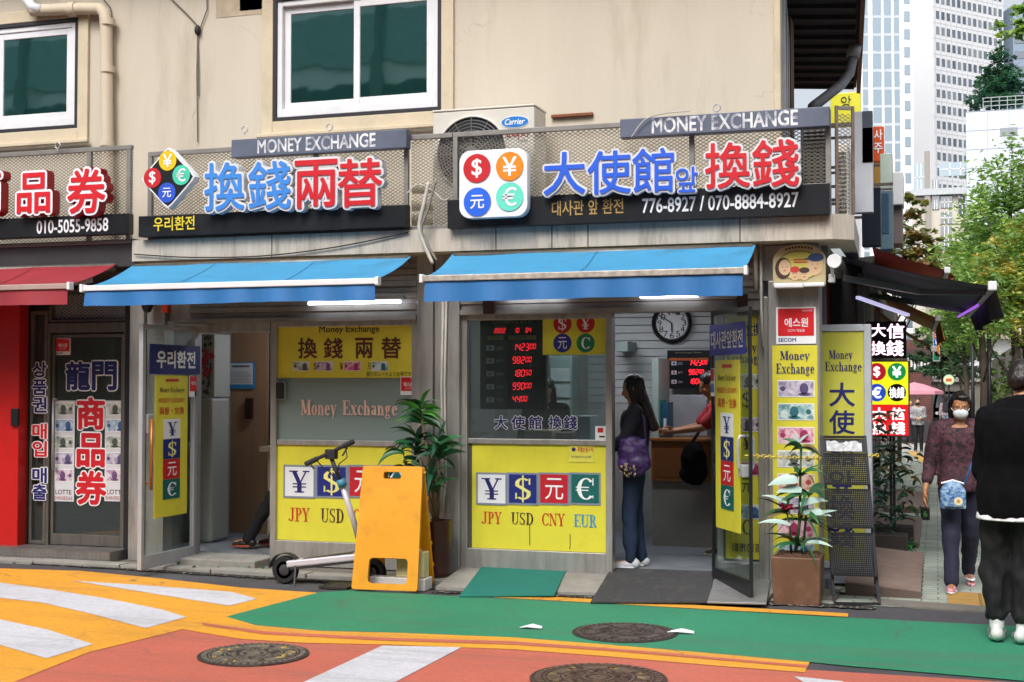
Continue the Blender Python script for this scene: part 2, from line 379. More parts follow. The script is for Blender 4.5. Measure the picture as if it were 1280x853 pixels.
    def build(s, name, mats, parent=None, smooth=False, bevel=0.0, local=False, loc=None, rotz=0.0, autosm=None):
        if not isinstance(mats, (list, tuple)): mats = [mats]
        me = bpy.data.meshes.new(name)
        if parent is not None: L0, R0 = ROOT[parent.name]
        else: L0, R0 = Vector(loc or (0, 0, 0)), rotz
        if local: vs = s.v
        else:
            c, sn = math.cos(-R0), math.sin(-R0)
            vs = [((x-L0.x)*c-(y-L0.y)*sn, (x-L0.x)*sn+(y-L0.y)*c, z-L0.z) for x, y, z in s.v]
        me.from_pydata(vs, [], s.f)
        for m in mats: me.materials.append(m)
        if len(mats) > 1: me.polygons.foreach_set('material_index', s.m)
        if smooth: me.polygons.foreach_set('use_smooth', [True]*len(s.f))
        me.validate(); me.update()
        o = bpy.data.objects.new(name, me); COL.objects.link(o)
        if parent is not None:
            o.parent = parent
        else:
            o.location = L0; o.rotation_euler = (0, 0, R0)
        ROOT[o.name] = (L0, R0)
        if bevel:
            b = o.modifiers.new('bevel', 'BEVEL'); b.width = bevel; b.segments = 2; b.limit_method = 'ANGLE'; b.angle_limit = rad(50)
            b.harden_normals = False
        if autosm:
            me.polygons.foreach_set('use_smooth', [True]*len(me.polygons))
            e = o.modifiers.new('wn', 'EDGE_SPLIT'); e.split_angle = rad(autosm)
        return o
def tag(o, label, cat, group=None, kind=None):
    o['label'] = label; o['category'] = cat
    if group: o['group'] = group
    if kind: o['kind'] = kind
    return o
def thing(name, label, cat, loc, rotz=0.0, group=None):
    o = bpy.data.objects.new(name, None); o.empty_display_size = .1; COL.objects.link(o)
    o.location = loc; o.rotation_euler = (0, 0, rotz)
    ROOT[o.name] = (Vector(loc), rotz)
    return tag(o, label, cat, group)
def struct(o): o['kind'] = 'structure'; return o
def copy_thing(src, loc, rotz=None, label=None, scale=None):
    r = src.copy(); COL.objects.link(r); r.location = loc
    if rotz is not None: r.rotation_euler = (0, 0, rotz)
    if label: r['label'] = label
    if scale: r.scale = scale
    for ch in list(src.children):
        c = ch.copy(); COL.objects.link(c); c.parent = r
        for g in list(ch.children):
            d = g.copy(); COL.objects.link(d); d.parent = c
    return r

# ------------------------------------------------------------------ a small serif face drawn with thick and thin strokes
TK, TN = .17, .06
def _sf(x, y, l=.3): return ('h', y, x-l/2, x+l/2, TN)
SG = {
 'J': (.56, [('v', .36, .2, 1, TK), _sf(.36, .97, .42), ('a', .2, .2, .245, .2, 185, 360, TK, TN)]),
 'P': (.64, [('v', .2, 0, 1, TK), _sf(.2, .03, .38), ('h', .97, .03, .34, TN), ('h', .47, .2, .34, TN), ('a', .32, .72, .3, .28, -90, 90, TK, TN)]),
 'Y': (.72, [('d', .14, 1, .36, .42, TK), ('d', .62, 1, .38, .42, TN), ('v', .36, 0, .46, TK), _sf(.36, .03, .36), _sf(.13, .97, .34), _sf(.62, .97, .26)]),
 'U': (.76, [('v', .18, .26, 1, TK), ('v', .62, .26, 1, TN), ('a', .37, .26, .275, .27, 180, 360, .11, TN), _sf(.18, .97, .36), _sf(.62, .97, .28)]),
 'S': (.58, [('a', .29, .74, .25, .265, 40, 215, .13, TN), ('d', .115, .655, .46, .36, .19), ('a', .29, .265, .25, .27, 220, 395, .13, TN), ('v', .5, .7, .99, .05), ('v', .07, .02, .3, .05)]),
 'D': (.76, [('v', .2, 0, 1, TK), ('h', .97, .03, .36, TN), ('h', .03, .03, .36, TN), ('a', .33, .5, .4, .5, -90, 90, TK, TN)]),
 'C': (.72, [('a', .4, .5, .37, .51, 42, 318, TK, TN), ('v', .68, .66, 1, .05), ('v', .68, .06, .2, .04)]),
 'N': (.8, [('v', .14, 0, 1, TN), ('d', .16, 1, .64, 0, TK), ('v', .66, 0, 1, TN), _sf(.14, .03, .26), _sf(.12, .97, .24), _sf(.66, .97, .26)]),
 'E': (.68, [('v', .2, 0, 1, TK), ('h', .97, .03, .62, TN), ('h', .03, .03, .64, TN), ('h', .5, .2, .46, TN), ('v', .61, .72, 1, .05), ('v', .63, 0, .28, .05), ('v', .46, .38, .62, .05)]),
 'R': (.74, [('v', .2, 0, 1, TK), _sf(.2, .03, .36), ('h', .97, .03, .34, TN), ('h', .49, .2, .36, TN), ('a', .32, .73, .28, .27, -90, 90, TK, TN), ('d', .4, .48, .62, .0, TK), ('h', .03, .54, .74, TN)]),
 'M': (.94, [('v', .13, 0, 1, TN), ('d', .17, 1, .44, .08, TK), ('d', .74, 1, .47, .08, TN), ('v', .77, 0, 1, TK), _sf(.13, .03, .26), _sf(.77, .03, .34), _sf(.12, .97, .24), _sf(.79, .97, .3)]),
 'o': (.54, [('a', .27, .33, .25, .35, 0, 360, .14, .05)]),
 'n': (.6, [('v', .15, 0, .66, .14), ('a', .29, .42, .21, .24, 0, 160, .13, .06), ('v', .44, 0, .43, .14), _sf(.15, .025, .26), _sf(.44, .025, .26), ('h', .63, .02, .15, .05)]),
 'e': (.5, [('a', .26, .33, .24, .35, 5, 320, .14, .05), ('h', .37, .08, .48, .05)]),
 'y': (.56, [('d', .13, .66, .29, .03, .14), ('d', .48, .66, .18, -.26, .05), _sf(.12, .64, .26), _sf(.48, .64, .2)]),
 'x': (.56, [('d', .13, .66, .42, 0, .15), ('d', .46, .66, .1, 0, .05), _sf(.12, .64, .24), _sf(.45, .64, .2), _sf(.1, .025, .2), _sf(.43, .025, .24)]),
 'c': (.48, [('a', .26, .33, .24, .35, 48, 318, .14, .05), ('v', .43, .42, .58, .07)]),
 'h': (.6, [('v', .15, 0, 1.02, .14), ('a', .29, .42, .21, .24, 0, 160, .13, .06), ('v', .44, 0, .43, .14), _sf(.15, .025, .26), _sf(.44, .025, .26), ('h', .99, .02, .15, .05)]),
 'a': (.52, [('v', .37, .02, .46, .14), ('a', .24, .46, .2, .2, 5, 160, .12, .06), ('a', .22, .18, .18, .19, 70, 340, .13, .05), ('h', .03, .37, .5, .05)]),
 'g': (.54, [('a', .24, .44, .19, .23, 0, 360, .12, .05), ('a', .25, -.1, .22, .15, 0, 360, .07, .06), ('d', .17, .22, .14, .05, .08), ('h', .62, .36, .52, .06)]),
 'r': (.42, [('v', .15, 0, .66, .14), ('a', .28, .44, .17, .22, 50, 150, .1, .06), _sf(.15, .025, .28)]),
 ' ': (.34, []),
}
SG['$'] = (.58, SG['S'][1]+[('v', .29, -.13, 1.13, .055)])
SG['¥'] = (.72, SG['Y'][1]+[('h', .4, .1, .62, .055), ('h', .26, .1, .62, .055)])
SG['€'] = (.74, SG['C'][1]+[('h', .57, -.02, .52, .05), ('h', .43, -.02, .5, .05)])
def serif(mb, body, x0, x1, z0, z1, y, mi=0, gap=.03, fat=1.0):
    tot = sum(SG[c][0]+gap for c in body)-gap
    sx = (x1-x0)/tot; sz = (z1-z0); cx = 0; k = 0
    def P(u, v): return (x0+(cx+u)*sx, y-k*.00012, z0+v*sz)
    for ch in body:
        wd, ops = SG[ch]
        for o in ops:
            k += 1
            if o[0] == 'v':
                _, x, a, b, t = o; t *= fat; q = [(x-t/2, a), (x+t/2, a), (x+t/2, b), (x-t/2, b)]
                mb.poly([P(*p) for p in q], mi)
            elif o[0] == 'h':
                _, yy, a, b, t = o; t *= fat; mb.poly([P(a, yy-t/2), P(b, yy-t/2), P(b, yy+t/2), P(a, yy+t/2)], mi)
            elif o[0] == 'd':
                _, xa, ya, xb, yb, t = o; t *= fat; h = t/2
                mb.poly([P(xa-h, ya), P(xb-h, yb), P(xb+h, yb), P(xa+h, ya)], mi)
            else:
                _, ax, ay, rx, ry, a0, a1, wx, wy = o; wx *= fat; wy *= fat; n = max(5, int(abs(a1-a0)/15))
                for i in range(n):
                    t0, t1 = rad(a0+(a1-a0)*i/n), rad(a0+(a1-a0)*(i+1)/n)
                    mb.poly([P(ax+rx*math.cos(t0), ay+ry*math.sin(t0)), P(ax+rx*math.cos(t1), ay+ry*math.sin(t1)),
                             P(ax+(rx-wx)*math.cos(t1), ay+(ry-wy)*math.sin(t1)), P(ax+(rx-wx)*math.cos(t0), ay+(ry-wy)*math.sin(t0))], mi)
        cx += wd+gap; k = k % 40
SEG = {'0': 'abcdef', '1': 'bc', '2': 'abged', '3': 'abgcd', '4': 'fgbc', '5': 'afgcd', '6': 'afgecd', '7': 'abc', '8': 'abcdefg', '9': 'abcdfg'}
def digits(mb, body, x, z, h, y, mi=0, sl=.12):
    """slanted seven-segment figures; returns the end"""
    w = h*.46; t = h*.095; g = h*.03
    for ch in body:
        if ch == ' ': x += w*.5; continue
        def Q(a, b): return (x+a*w+b*h*sl, y, z+b*h)
        segs = {'a': ((0, 1), (1, 1)), 'b': ((1, .5), (1, 1)), 'c': ((1, 0), (1, .5)), 'd': ((0, 0), (1, 0)), 'e': ((0, 0), (0, .5)), 'f': ((0, .5), (0, 1)), 'g': ((0, .5), (1, .5))}
        for q in SEG[ch]:
            (a0, b0), (a1, b1) = segs[q]; p, r = Vector(Q(a0, b0)), Vector(Q(a1, b1)); d = (r-p).normalized(); p = p+d*g*2.2; r = r-d*g*2.2
            n = Vector((-d.z, 0, d.x))*t/2
            mb.poly([p-n, r-n, r+n, p+n], mi)
        x += w*1.5
    return x
# ================================================================== GROUND, ROAD, PAVING
asphalt = M('asphalt', '#47464a', .85, 0, .25, 1.5, bump=.6, bscale=120, dirt=.3, dirtcol='#6b675f')
ys = [-60, -20, 0, 6, 9, 10, 12, 18, 24, 30, 36, 42, 45, 50, 80, 150, 400, 900]
g = MB(); xs = [-500, -60, -15, -5, 0, 3, 15, 60, 500]
g.add([(x, y, gz(y)) for y in ys for x in xs], [(j*len(xs)+i, j*len(xs)+i+1, (j+1)*len(xs)+i+1, (j+1)*len(xs)+i) for j in range(len(ys)-1) for i in range(len(xs)-1)])
struct(g.build('road', asphalt))
def dense(pts, step=.35):
    out = []
    for i, p in enumerate(pts):
        q = pts[(i+1) % len(pts)]; n = max(1, int((q-p).length/step))
        for k in range(n): out.append(p.lerp(q, k/n))
    return out
def sheet(name, pix, mat, z):
    pts = [gd(*p) for p in pix]; 
    mb = MB(); mb.poly([(p.x, p.y, z) for p in pts]); o = mb.build(name, mat)
    return struct(o)
p_red = paintmat('road_paint_red', '#c86a56', wear=.4)
p_yel = paintmat('road_paint_yellow', '#eca62f', wear=.55)
p_grn = paintmat('road_paint_green', '#2a8a65', wear=.35)
p_wht = paintmat('road_paint_white', '#d3d4db', wear=.42)
sheet('red_road_paint', [(-700, 1000), (-150, 918), (20, 848), (110, 812), (228, 785), (300, 800), (640, 810), (1010, 838), (1300, 856), (1700, 900), (1700, 1400), (-150, 1400)], p_red, .003)
sheet('yellow_road_paint', [(-200, 708), (0, 711.5), (100, 714.5), (200, 724), (300, 735.5), (397, 742), (283, 772), (320, 783), (400, 790), (500, 792.5), (640, 798),
      (770, 808), (900, 819), (1012, 829), (1006, 842), (900, 834), (760, 822), (640, 813), (480, 807), (380, 805), (300, 800), (228, 788), (110, 817), (20, 853), (-150, 925), (-400, 925)], p_yel, .006)
sheet('green_road_paint', [(283, 772), (397, 742), (440, 738.5), (560, 746), (622, 748), (760, 756), (850, 761.5), (1060, 773.5), (1230, 782), (1400, 790), (1900, 812), (1900, 905), (1400, 864), (1250, 850), (1060, 834), (1012, 829), (900, 819), (770, 808),
      (640, 798), (500, 792.5), (400, 790), (320, 783)], p_grn, .0065)
sheet('red_line_paint', [(252, 780), (330, 791), (480, 799), (640, 803.5), (770, 813), (900, 824), (1010, 833.5), (1010, 836.5), (900, 827), (770, 816), (640, 807.5), (480, 802.5), (330, 794.5), (254, 783)], p_red, .009)
sheet('yellow_edge_line', [(618, 744), (760, 751.5), (850, 757), (1060, 768.5), (1060, 773), (850, 761.5), (760, 756), (618, 748.5)], p_yel, .0095)
sheet('white_stripe_tapered', [(92, 727.5), (180, 733), (290, 741.5), (321, 750), (287, 759), (200, 745)], p_wht, .009)
sheet('white_stripe_long', [(-160, 716), (-20, 727), (60, 738), (135, 750), (200, 763), (233, 773), (182, 787), (110, 768), (50, 754.5), (0, 749), (-160, 737)], p_wht, .009)
sheet('white_stripe_corner', [(-200, 757), (0, 776), (60, 789), (116, 807), (58, 825), (0, 808), (-200, 790)], p_wht, .009)
sheet('white_stripe_crossing', [(478, 808.5), (577, 810.5), (500, 851), (420, 893), (290, 893), (382, 853)], p_wht, .0065)
sheet('white_stripe_edge', [(992, 847), (1052, 853), (1120, 880), (1050, 880)], p_wht, .0065)

# concrete kerb strip along the shops, gutter grating
conc = M('old_concrete', '#8f8c86', .85, 0, .2, 3, bump=.5, bscale=60, dirt=.6, dirtcol='#4f4a42')
concd = M('dark_concrete', '#6d6962', .88, 0, .25, 4, bump=.5, bscale=50, dirt=.6, dirtcol='#35312c')
k = MB()
xk = -14.0; i = 0
while xk < -3.75:
    x1 = min(xk+.9, -3.75); k.box(xk, x1-.012, 9.98, 10.14, -.05, .035+.004*(i % 2)); xk = x1; i += 1
struct(k.build('kerb_stones', conc, bevel=.008))
k = MB(); k.box(-14, -.72, 10.14, 10.62, -.05, .02); struct(k.build('shop_base_pavement', concd))
k = MB(); k.hexa([(-3.76, 9.74, -.03), (-1.2, 9.93, -.03), (-1.15, 10.62, -.03), (-3.82, 10.62, -.03), (-3.76, 9.74, .028), (-1.2, 9.93, .028), (-1.15, 10.62, .092), (-3.82, 10.62, .092)])
struct(k.build('entrance_ramp', conc, bevel=.006))
k = MB(); a, b = gd(1090, 757), gd(1260, 776)
k.hexa([(a.x, a.y, -.05), (b.x+4, b.y-.35, -.05), (b.x+4, b.y-.05, -.05), (a.x, a.y+.22, -.05), (a.x, a.y, .02), (b.x+4, b.y-.35, .02), (b.x+4, b.y-.05, .02), (a.x, a.y+.22, .02)])
struct(k.build('alley_kerb', concd, bevel=.01))

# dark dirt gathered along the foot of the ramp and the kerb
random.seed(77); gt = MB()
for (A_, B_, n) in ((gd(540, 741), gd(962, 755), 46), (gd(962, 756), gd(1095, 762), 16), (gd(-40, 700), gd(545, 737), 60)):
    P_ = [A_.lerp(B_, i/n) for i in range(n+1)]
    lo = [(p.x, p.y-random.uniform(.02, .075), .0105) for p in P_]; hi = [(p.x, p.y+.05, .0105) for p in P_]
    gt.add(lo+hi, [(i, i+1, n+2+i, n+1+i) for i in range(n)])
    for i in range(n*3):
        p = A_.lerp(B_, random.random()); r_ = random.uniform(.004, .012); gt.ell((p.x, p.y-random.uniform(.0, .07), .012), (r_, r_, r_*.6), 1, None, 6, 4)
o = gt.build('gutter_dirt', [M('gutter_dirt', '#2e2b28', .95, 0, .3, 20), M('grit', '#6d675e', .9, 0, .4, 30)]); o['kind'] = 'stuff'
# alley paving: grey-green interlocking blocks, sloping away from the corner
pav = brickmat('alley_blocks', '#a7b1a5', '#b8beb2', '#747b70', 1.0, .24, .12, .006, .85, dirt=.45)
yy = [10.0, 12, 18, 24, 30, 36, 42, 44]
g = MB(); g.add([(x, y, gz(y)+.005) for y in yy for x in (-1.3, 2.6)], [(2*i, 2*i+1, 2*i+3, 2*i+2) for i in range(len(yy)-1)])
struct(g.build('alley_paving', pav))
lane = M('pale_lane', '#a7a6a0', .85, 0, .12, 1.2, bump=.3, bscale=70, dirt=.3, dirtcol='#7d7b75')
g = MB(); g.add([(-9, 44, gz(44)+.005), (12, 44, gz(44)+.005), (12, 130, -.595), (-9, 130, -.595)], [(0, 1, 2, 3)])
struct(g.build('far_lane', lane))
tact = brickmat('tactile_blocks', '#c79a4c', '#d2a65a', '#8e6d38', 1.0, .3, .05, .012, .8, offset=0, dirt=.3, bump=1.0)
a = gd(1184, 741, .01); g = MB(); g.box(a.x, a.x+.65, a.y-.55, a.y+.05, -.02, .012); struct(g.build('tactile_paving', tact))
tl = M('tactile_line', '#c9a256', .8, 0, .15, 8, dirt=.3)
g = MB(); g.add([(-.05, 30, gz(30)+.012), (.2, 30, gz(30)+.012), (-.55, 44, gz(44)+.012), (-.9, 44, gz(44)+.012)], [(0, 1, 2, 3)])
g.add([(-.4, 47, -.588), (1.4, 47, -.588), (1.2, 49, -.588), (-.6, 49, -.588)], [(0, 1, 2, 3)])
struct(g.build('tactile_paving', tl))

# ================================================================== THE BUILDING
BD = thing('shop_building', 'two-storey corner building with cream upper wall over a row of money exchange shops', 'building', (-4, 10.9, 0))
creamw = M('cream_plaster', '#c7beae', .85, 0, .07, 1.1, bump=.35, bscale=26, dirt=.5, dirtcol='#93866f', dscale=1.7, stretch=(1.2, 1, .22))
add_cracks(creamw, '#7d705e', .8, .0045, .5, .62, .55)
creamt = M('cream_trim', '#cdbfa6', .8, 0, .07, 3, bump=.2, bscale=30, dirt=.4, dirtcol='#8f816c')
WY = 10.9
cx0, cx1, cz0, cz1 = RC(343, -12, 553, 146, WY)
lx0, lx1, lz0, lz1 = RC(-110, 33, 99.5, 168, WY)
lx0 = lx1-1.62
XC = on(973, 60, WY).x
wall = MB()
wall.plate([(-14, 2.85), (XC, 2.85), (XC, 6.7), (-14, 6.7)],
           [[(cx0, cz0), (cx0, cz1), (cx1, cz1), (cx1, cz0)], [(lx0, lz0), (lx0, lz1), (lx1, lz1), (lx1, lz0)]], WY, .2)
wall.build('wall', creamw, BD)
rust = M('rust_wood', '#7c4a33', .8, 0, .3, 9)
for (a, b, c, d) in ((cx0, cx1, cz0, cz1), (lx0, lx1, lz0, lz1)):
    t = .115; tr = MB()
    tr.frame(a-t, b+t, c-t, d+t, t, WY-.035, WY-.002)
    tr.box(a-t-.03, b+t+.03, WY-.075, WY-.036, c-t-.035, c-t); tr.build('window_surround', creamt, BD, bevel=.006)
tr = MB()
tr.box(XC-.035, XC+.02, WY-.03, WY+.1, 2.9, 6.7)
tr.box(on(690, 140, WY).x, on(742, 140, WY).x, WY-.04, WY-.002, on(715, 147, WY).z, on(715, 143, WY).z, 1)
tr.build('corner_trim', [creamt, rust], BD, bevel=.006)
pt = MB()
for (px0, py0, px1, py1) in ((270, -6, 330, 20), (300, -4, 328, 13)):
    a, b, c, d = RC(px0, py0, px1, py1, WY); pt.box(a, b, WY-.004, WY-.001, c, d)
pt.build('plaster_patch', M('patch', '#b9aa94', .9, 0, .2, 5, dirt=.5, dirtcol='#8a7a66'), BD)
def upwin(a, b, c, d, split, left_open):
    fr = MB(); fr.frame(a, b, c, d, .035, WY-.03, WY+.06)
    w0 = fr.build('window', M('dark_frame', '#26242a', .55, 0, .1), BD)
    a += .037; b -= .037; c += .037; d -= .037
    o = MB(); o.frame(a, b, c, d, .05, WY-.012, WY+.07, tb=.075); o.build('window_frame', wpvc, w0, bevel=.006)
    a += .052; b -= .052; c += .077; d -= .052; m = a+(b-a)*split
    for (x0, x1, y0) in ((a, m+.03, WY+.035), (m-.03, b, WY+.0)):
        s = MB(); s.frame(x0, x1, c, d, .062, y0, y0+.03); s.build('sash', wpvc, w0, bevel=.005)
        q = MB(); q.box(x0+.06, x1-.06, y0+.012, y0+.018, c+.06, d-.06); q.build('glass_pane', upper_glass, w0)
upwin(cx0, cx1, cz0, cz1, .5, 1)
upwin(lx0, lx1, lz0, lz1, .42, 1)

# side (alley) upper wall, its window, the eave with dark boards and brown fascia
dirx = (-1.75-XC)/(17.6-WY)
def sx(Y, o=0.0): return XC+dirx*(Y-WY)+o
sw = MB(); sw.hexa([(XC-.2, WY+.205, 2.85), (XC, WY+.205, 2.85), (sx(17.6), 17.6, 2.85), (sx(17.6)-.2, 17.6, 2.85), (XC-.2, WY+.205, 6.7), (XC, WY+.205, 6.7), (sx(17.6), 17.6, 6.7), (sx(17.6)-.2, 17.6, 6.7)])
sw.build('wall', creamw, BD)
ww = MB()
for Y0, Y1 in ((11.35, 12.9),):
    for zz in (3.7, 5.0): ww.bar((sx(Y0, .02), Y0, zz), (sx(Y1, .02), Y1, zz), .05, .07, mi=0)
    for Yq in (Y0, (Y0+Y1)/2, Y1): ww.bar((sx(Yq, .02), Yq, 3.7), (sx(Yq, .02), Yq, 5.0), .05, .06, (0, 1, 0), mi=0)
    ww.bar((sx(Y0, .006), Y0, 4.35), (sx(Y1, .006), Y1, 4.35), .008, 1.3, mi=1)
    ww.bar((sx(Y1+.25, .03), Y1+.25, 3.0), (sx(Y1+.25, .03), Y1+.25, 5.2), .08, .3, (0, 1, 0), mi=2)
ww.build('side_window', [alu, upper_glass, M('brown_wood', '#6b4028', .7, 0, .25, 8)], BD)
eave = MB(); E0, E1 = 10.35, 17.75; ZE = 5.55
def ex(Y): return -.53+(Y-11)*(-.42/6.6)
eave.hexa([(sx(E0)-.1, E0, ZE), (ex(E0), E0, ZE-.06), (ex(E1), E1, ZE-.06), (sx(E1)-.1, E1, ZE), (sx(E0)-.1, E0, ZE+.1), (ex(E0), E0, ZE+.06), (ex(E1), E1, ZE+.06), (sx(E1)-.1, E1, ZE+.1)])
Yb = E0+.1
while Yb < E1:
    eave.bar((sx(Yb), Yb, ZE-.025), (ex(Yb)-.03, Yb, ZE-.085), .06, .05); Yb += .42
eave.build('eave', M('dark_boards', '#3a373a', .8, 0, .3, 7), BD)
fas = MB(); fas.bar((ex(E0)+.03, E0, ZE-.02), (ex(E1)+.03, E1, ZE-.02), .05, .24); fas.build('fascia', M('brown_fascia', '#6b3d2b', .55, 0, .2, 6, dirt=.4, dirtcol='#3a2219'), BD, bevel=.006)
rf = MB(); rf.add([(-14.3, 10.3, 6.5), (ex(E0), E0, 5.66), (ex(E1), E1, 5.66), (-14.3, E1, 6.5), (-7, 14, 8.4), (-5, 14, 8.4), (-14.3, 10.3, 6.4), (ex(E0), E0, 5.56), (ex(E1), E1, 5.56), (-14.3, E1, 6.4)],
   [(0, 1, 5, 4), (1, 2, 5), (2, 3, 4, 5), (3, 0, 4), (0, 6, 7, 1), (1, 7, 8, 2), (2, 8, 9, 3), (3, 9, 6, 0)])
rf.build('roof', M('grey_roof', '#4c4a4d', .8, 0, .2, 5), BD)
gp = MB()
P = [on(1066, 72, 15.2), on(1062, 92, 15.1), on(1052, 106, 14.9), on(1016, 134, 13.4)]
gp.tube(P, .055, 10); gp.tube([on(1069, 56, 15.2), P[0]], .075, 10, 1)
gp.build('gutter_pipe', [M('grey_pipe', '#77757a', .5, 0, .2), M('pale_pipe', '#a9a6a6', .5, 0, .15)], BD, smooth=True)

# downpipe
dp = MB(); pw = M('cream_pipe', '#cdbfa9', .6, 0, .06, 4, dirt=.3, dirtcol='#9b8b75')
X1 = on(139, 110, WY).x; zt = on(128, 12, WY).z; yD = WY-.09
dp.tube([(X1-.85, yD, zt+.03), (X1-.3, yD, zt), (X1-.07, yD, zt-.02), (X1-.015, yD, zt-.08), (X1+.0, yD, zt-.2), (X1+.04, yD, 3.2), (X1+.04, yD, 2.95)], .058, 12)
for z in (zt-.16, zt-.62, 3.92, 3.45): dp.tube([(X1+.02, yD, z-.03), (X1+.02, yD, z+.03)], .068, 12)
dp.tube([(X1-.42, yD, zt), (X1-.34, yD, zt)], .07, 12)
dp.build('downpipe', pw, BD, autosm=40)
dp = MB(); dp.tube([(X1-.95, yD-.02, zt+.22), (X1-.84, yD-.02, zt+.06), (X1-.72, yD-.02, zt+.02)], .05, 10)
dp.build('vent_pipe', wpvc, BD, smooth=True)
for P in ([(258, -20), (259, 12), (250, 36), (247, 44), (246, 90), (247, 178)], [(247, 40), (248, 90), (248, 120)], [(205, -10), (230, 14), (247, 32)], [(128, -2), (138, 10), (140, 26)]):
    c = MB(); c.tube([on(px, py, WY-.02) for px, py in P], .006, 6); c.build('cable', M('grey_cable', '#6d675f', .7), BD)
c = MB(); c.ell(on(247, 38, WY-.03), (.03, .03, .05)); c.build('cable_clip', cable_m, BD, smooth=True)

# ledge beam
LY = 10.15
b0, b1, ZB0, ZB1 = RC(540, 277, 1041, 307, LY)
bx = on(165, 305, LY).x
ledge = MB()
ledge.box(bx, b1, LY, 10.898, ZB0, ZB1)
p1, p2 = on(1068, 292, 10.7), on(1041, 292, LY)
ledge.hexa([(b1+.002, LY, ZB0), (b1+.15, LY+.12, ZB0), (b1+.1, 11.9, ZB0), (b1+.002, 11.9, ZB0), (b1+.002, LY, ZB1), (b1+.15, LY+.12, ZB1), (b1+.1, 11.9, ZB1), (b1+.002, 11.9, ZB1)])
for px in (690, 735, 925, 620, 340): 
    x = on(px, 290, LY).x; ledge.box(x-.004, x+.004, LY-.004, LY-.001, ZB0, ZB1, 1)
ledge.build('ledge', [M('ledge_metal', '#bab2a6', .65, .0, .16, 4, stretch=(4, 4, .5), dirt=.7, dirtcol='#4a4239', dscale=2.6), cable_m], BD, bevel=.006)
lb = MB(); lb.box(-14, bx-.003, LY+.05, 10.898, ZB0-.04, ZB1+.02); lb.build('ledge', M('dark_fascia', '#333235', .6, 0, .2, 3, dirt=.3), BD, bevel=.006)
cl = MB(); cl.box(-14, -.8, 10.62, 17.6, 2.56, ZB0-.003); cl.build('ceiling', M('ceiling', '#8b8a86', .9), BD)
# behind the cage: conduit, dark gap and trim strip at the wall foot
tw = MB()
for z in (3.05, 3.18, 3.33): tw.tube([(-4.35, 10.72, z), (-3.75, 10.72, z)], .05, 8)
tw.build('wall_duct', M('duct', '#b3a88f', .7, 0, .2, 6, dirt=.4), BD, smooth=True)

# ------------------------------------------------------------------ ground floor: stone pillars, partitions, back wall
GY = 10.5
def gx(px, py=550, Y=GY): return on(px, py, Y).x
XA, XB0, XB1, XC0, XC1 = gx(172), gx(525), gx(577), gx(963), gx(1027)
FL = .095
fl = MB(); fl.box(-14, -.8, 10.624, 14.0, -.05, FL)
fl.build('floor', brickmat('shop_tiles', '#7f868c', '#8c9399', '#5a6066', 1.0, .35, .35, .006, .35, offset=0, rot=.78, dirt=.35), BD)
bw = MB(); bw.box(-14, XB0, 12.7, 12.8, FL, 2.56); bw.box(XB0, -1.3, 13.35, 13.45, FL, 2.56)
bw.build('back_wall', M('inner_wall', '#9b9b95', .8, 0, .06, 3), BD)
inw = M('inner_wall2', '#85837d', .8, 0, .06, 3)
pa = MB(); pa.box(XA+.02, XA+.1, 10.6, 12.7, FL, 2.56); pa.build('partition_wall', inw, BD); pa = MB(); pa.box(XB0+.1, XB0+.2, 10.6, 13.35, FL, 2.56)
pa.build('partition_wall', inw, BD); pa = MB(); pa.hexa([(-.99, 10.66, FL), (-.87, 10.66, FL), (-1.3, 17.6, FL), (-1.42, 17.6, FL), (-.99, 10.66, 2.56), (-.87, 10.66, 2.56), (-1.3, 17.6, 2.56), (-1.42, 17.6, 2.56)])
pa.build('partition_wall', inw, BD)
# pillars
pl = MB(); a = gx(172); b = gx(190); c = gx(212)
pl.box(a, b-.004, 10.36, 10.56, .02, ZB0); pl.box(b, c, 10.40, 10.56, .02, ZB0); pl.box(c+.004, gx(240), 10.47, 10.56, 2.18, ZB0)
pl.build('steel_pillar', steel, BD, bevel=.005)
pl = MB(); pl.box(XB0, gx(545), 10.42, 10.62, .02, ZB0); pl.box(gx(545)+.004, gx(562), 10.45, 10.62, .02, ZB0); pl.box(gx(562)+.004, gx(579), 10.40, 10.62, .02, ZB0)
pl.build('steel_pillar', steel, BD, bevel=.005)
pl = MB(); pl.box(XC0, XC1, 10.40, 10.65, .02, 2.42); pl.box(gx(956), XC0-.004, 10.44, 10.6, .02, 2.3)
pl.box(XC0-.12, XC1, 10.43, 10.65, 2.423, ZB0-.002)
pl.build('steel_pillar', steel, BD, bevel=.006)
for px in (556, 552): 
    c = MB(); c.tube([on(px+2, 372, 10.38), on(px, 480, 10.38), on(px+1.5, 600, 10.38), on(px-3, 640, 10.38)], .011, 6); c.build('conduit', cable_w, BD, smooth=True)
c = MB(); c.tube([(XC0-.05, 10.38, ZB0), (XC0-.05, 10.38, 2.2), (XC0-.04, 10.38, 1.9)], .012, 6); c.tube([(XC0-.09, 10.38, ZB0), (XC0-.09, 10.38, 2.35)], .016, 6)
c.build('conduit', cable_w, BD, smooth=True)
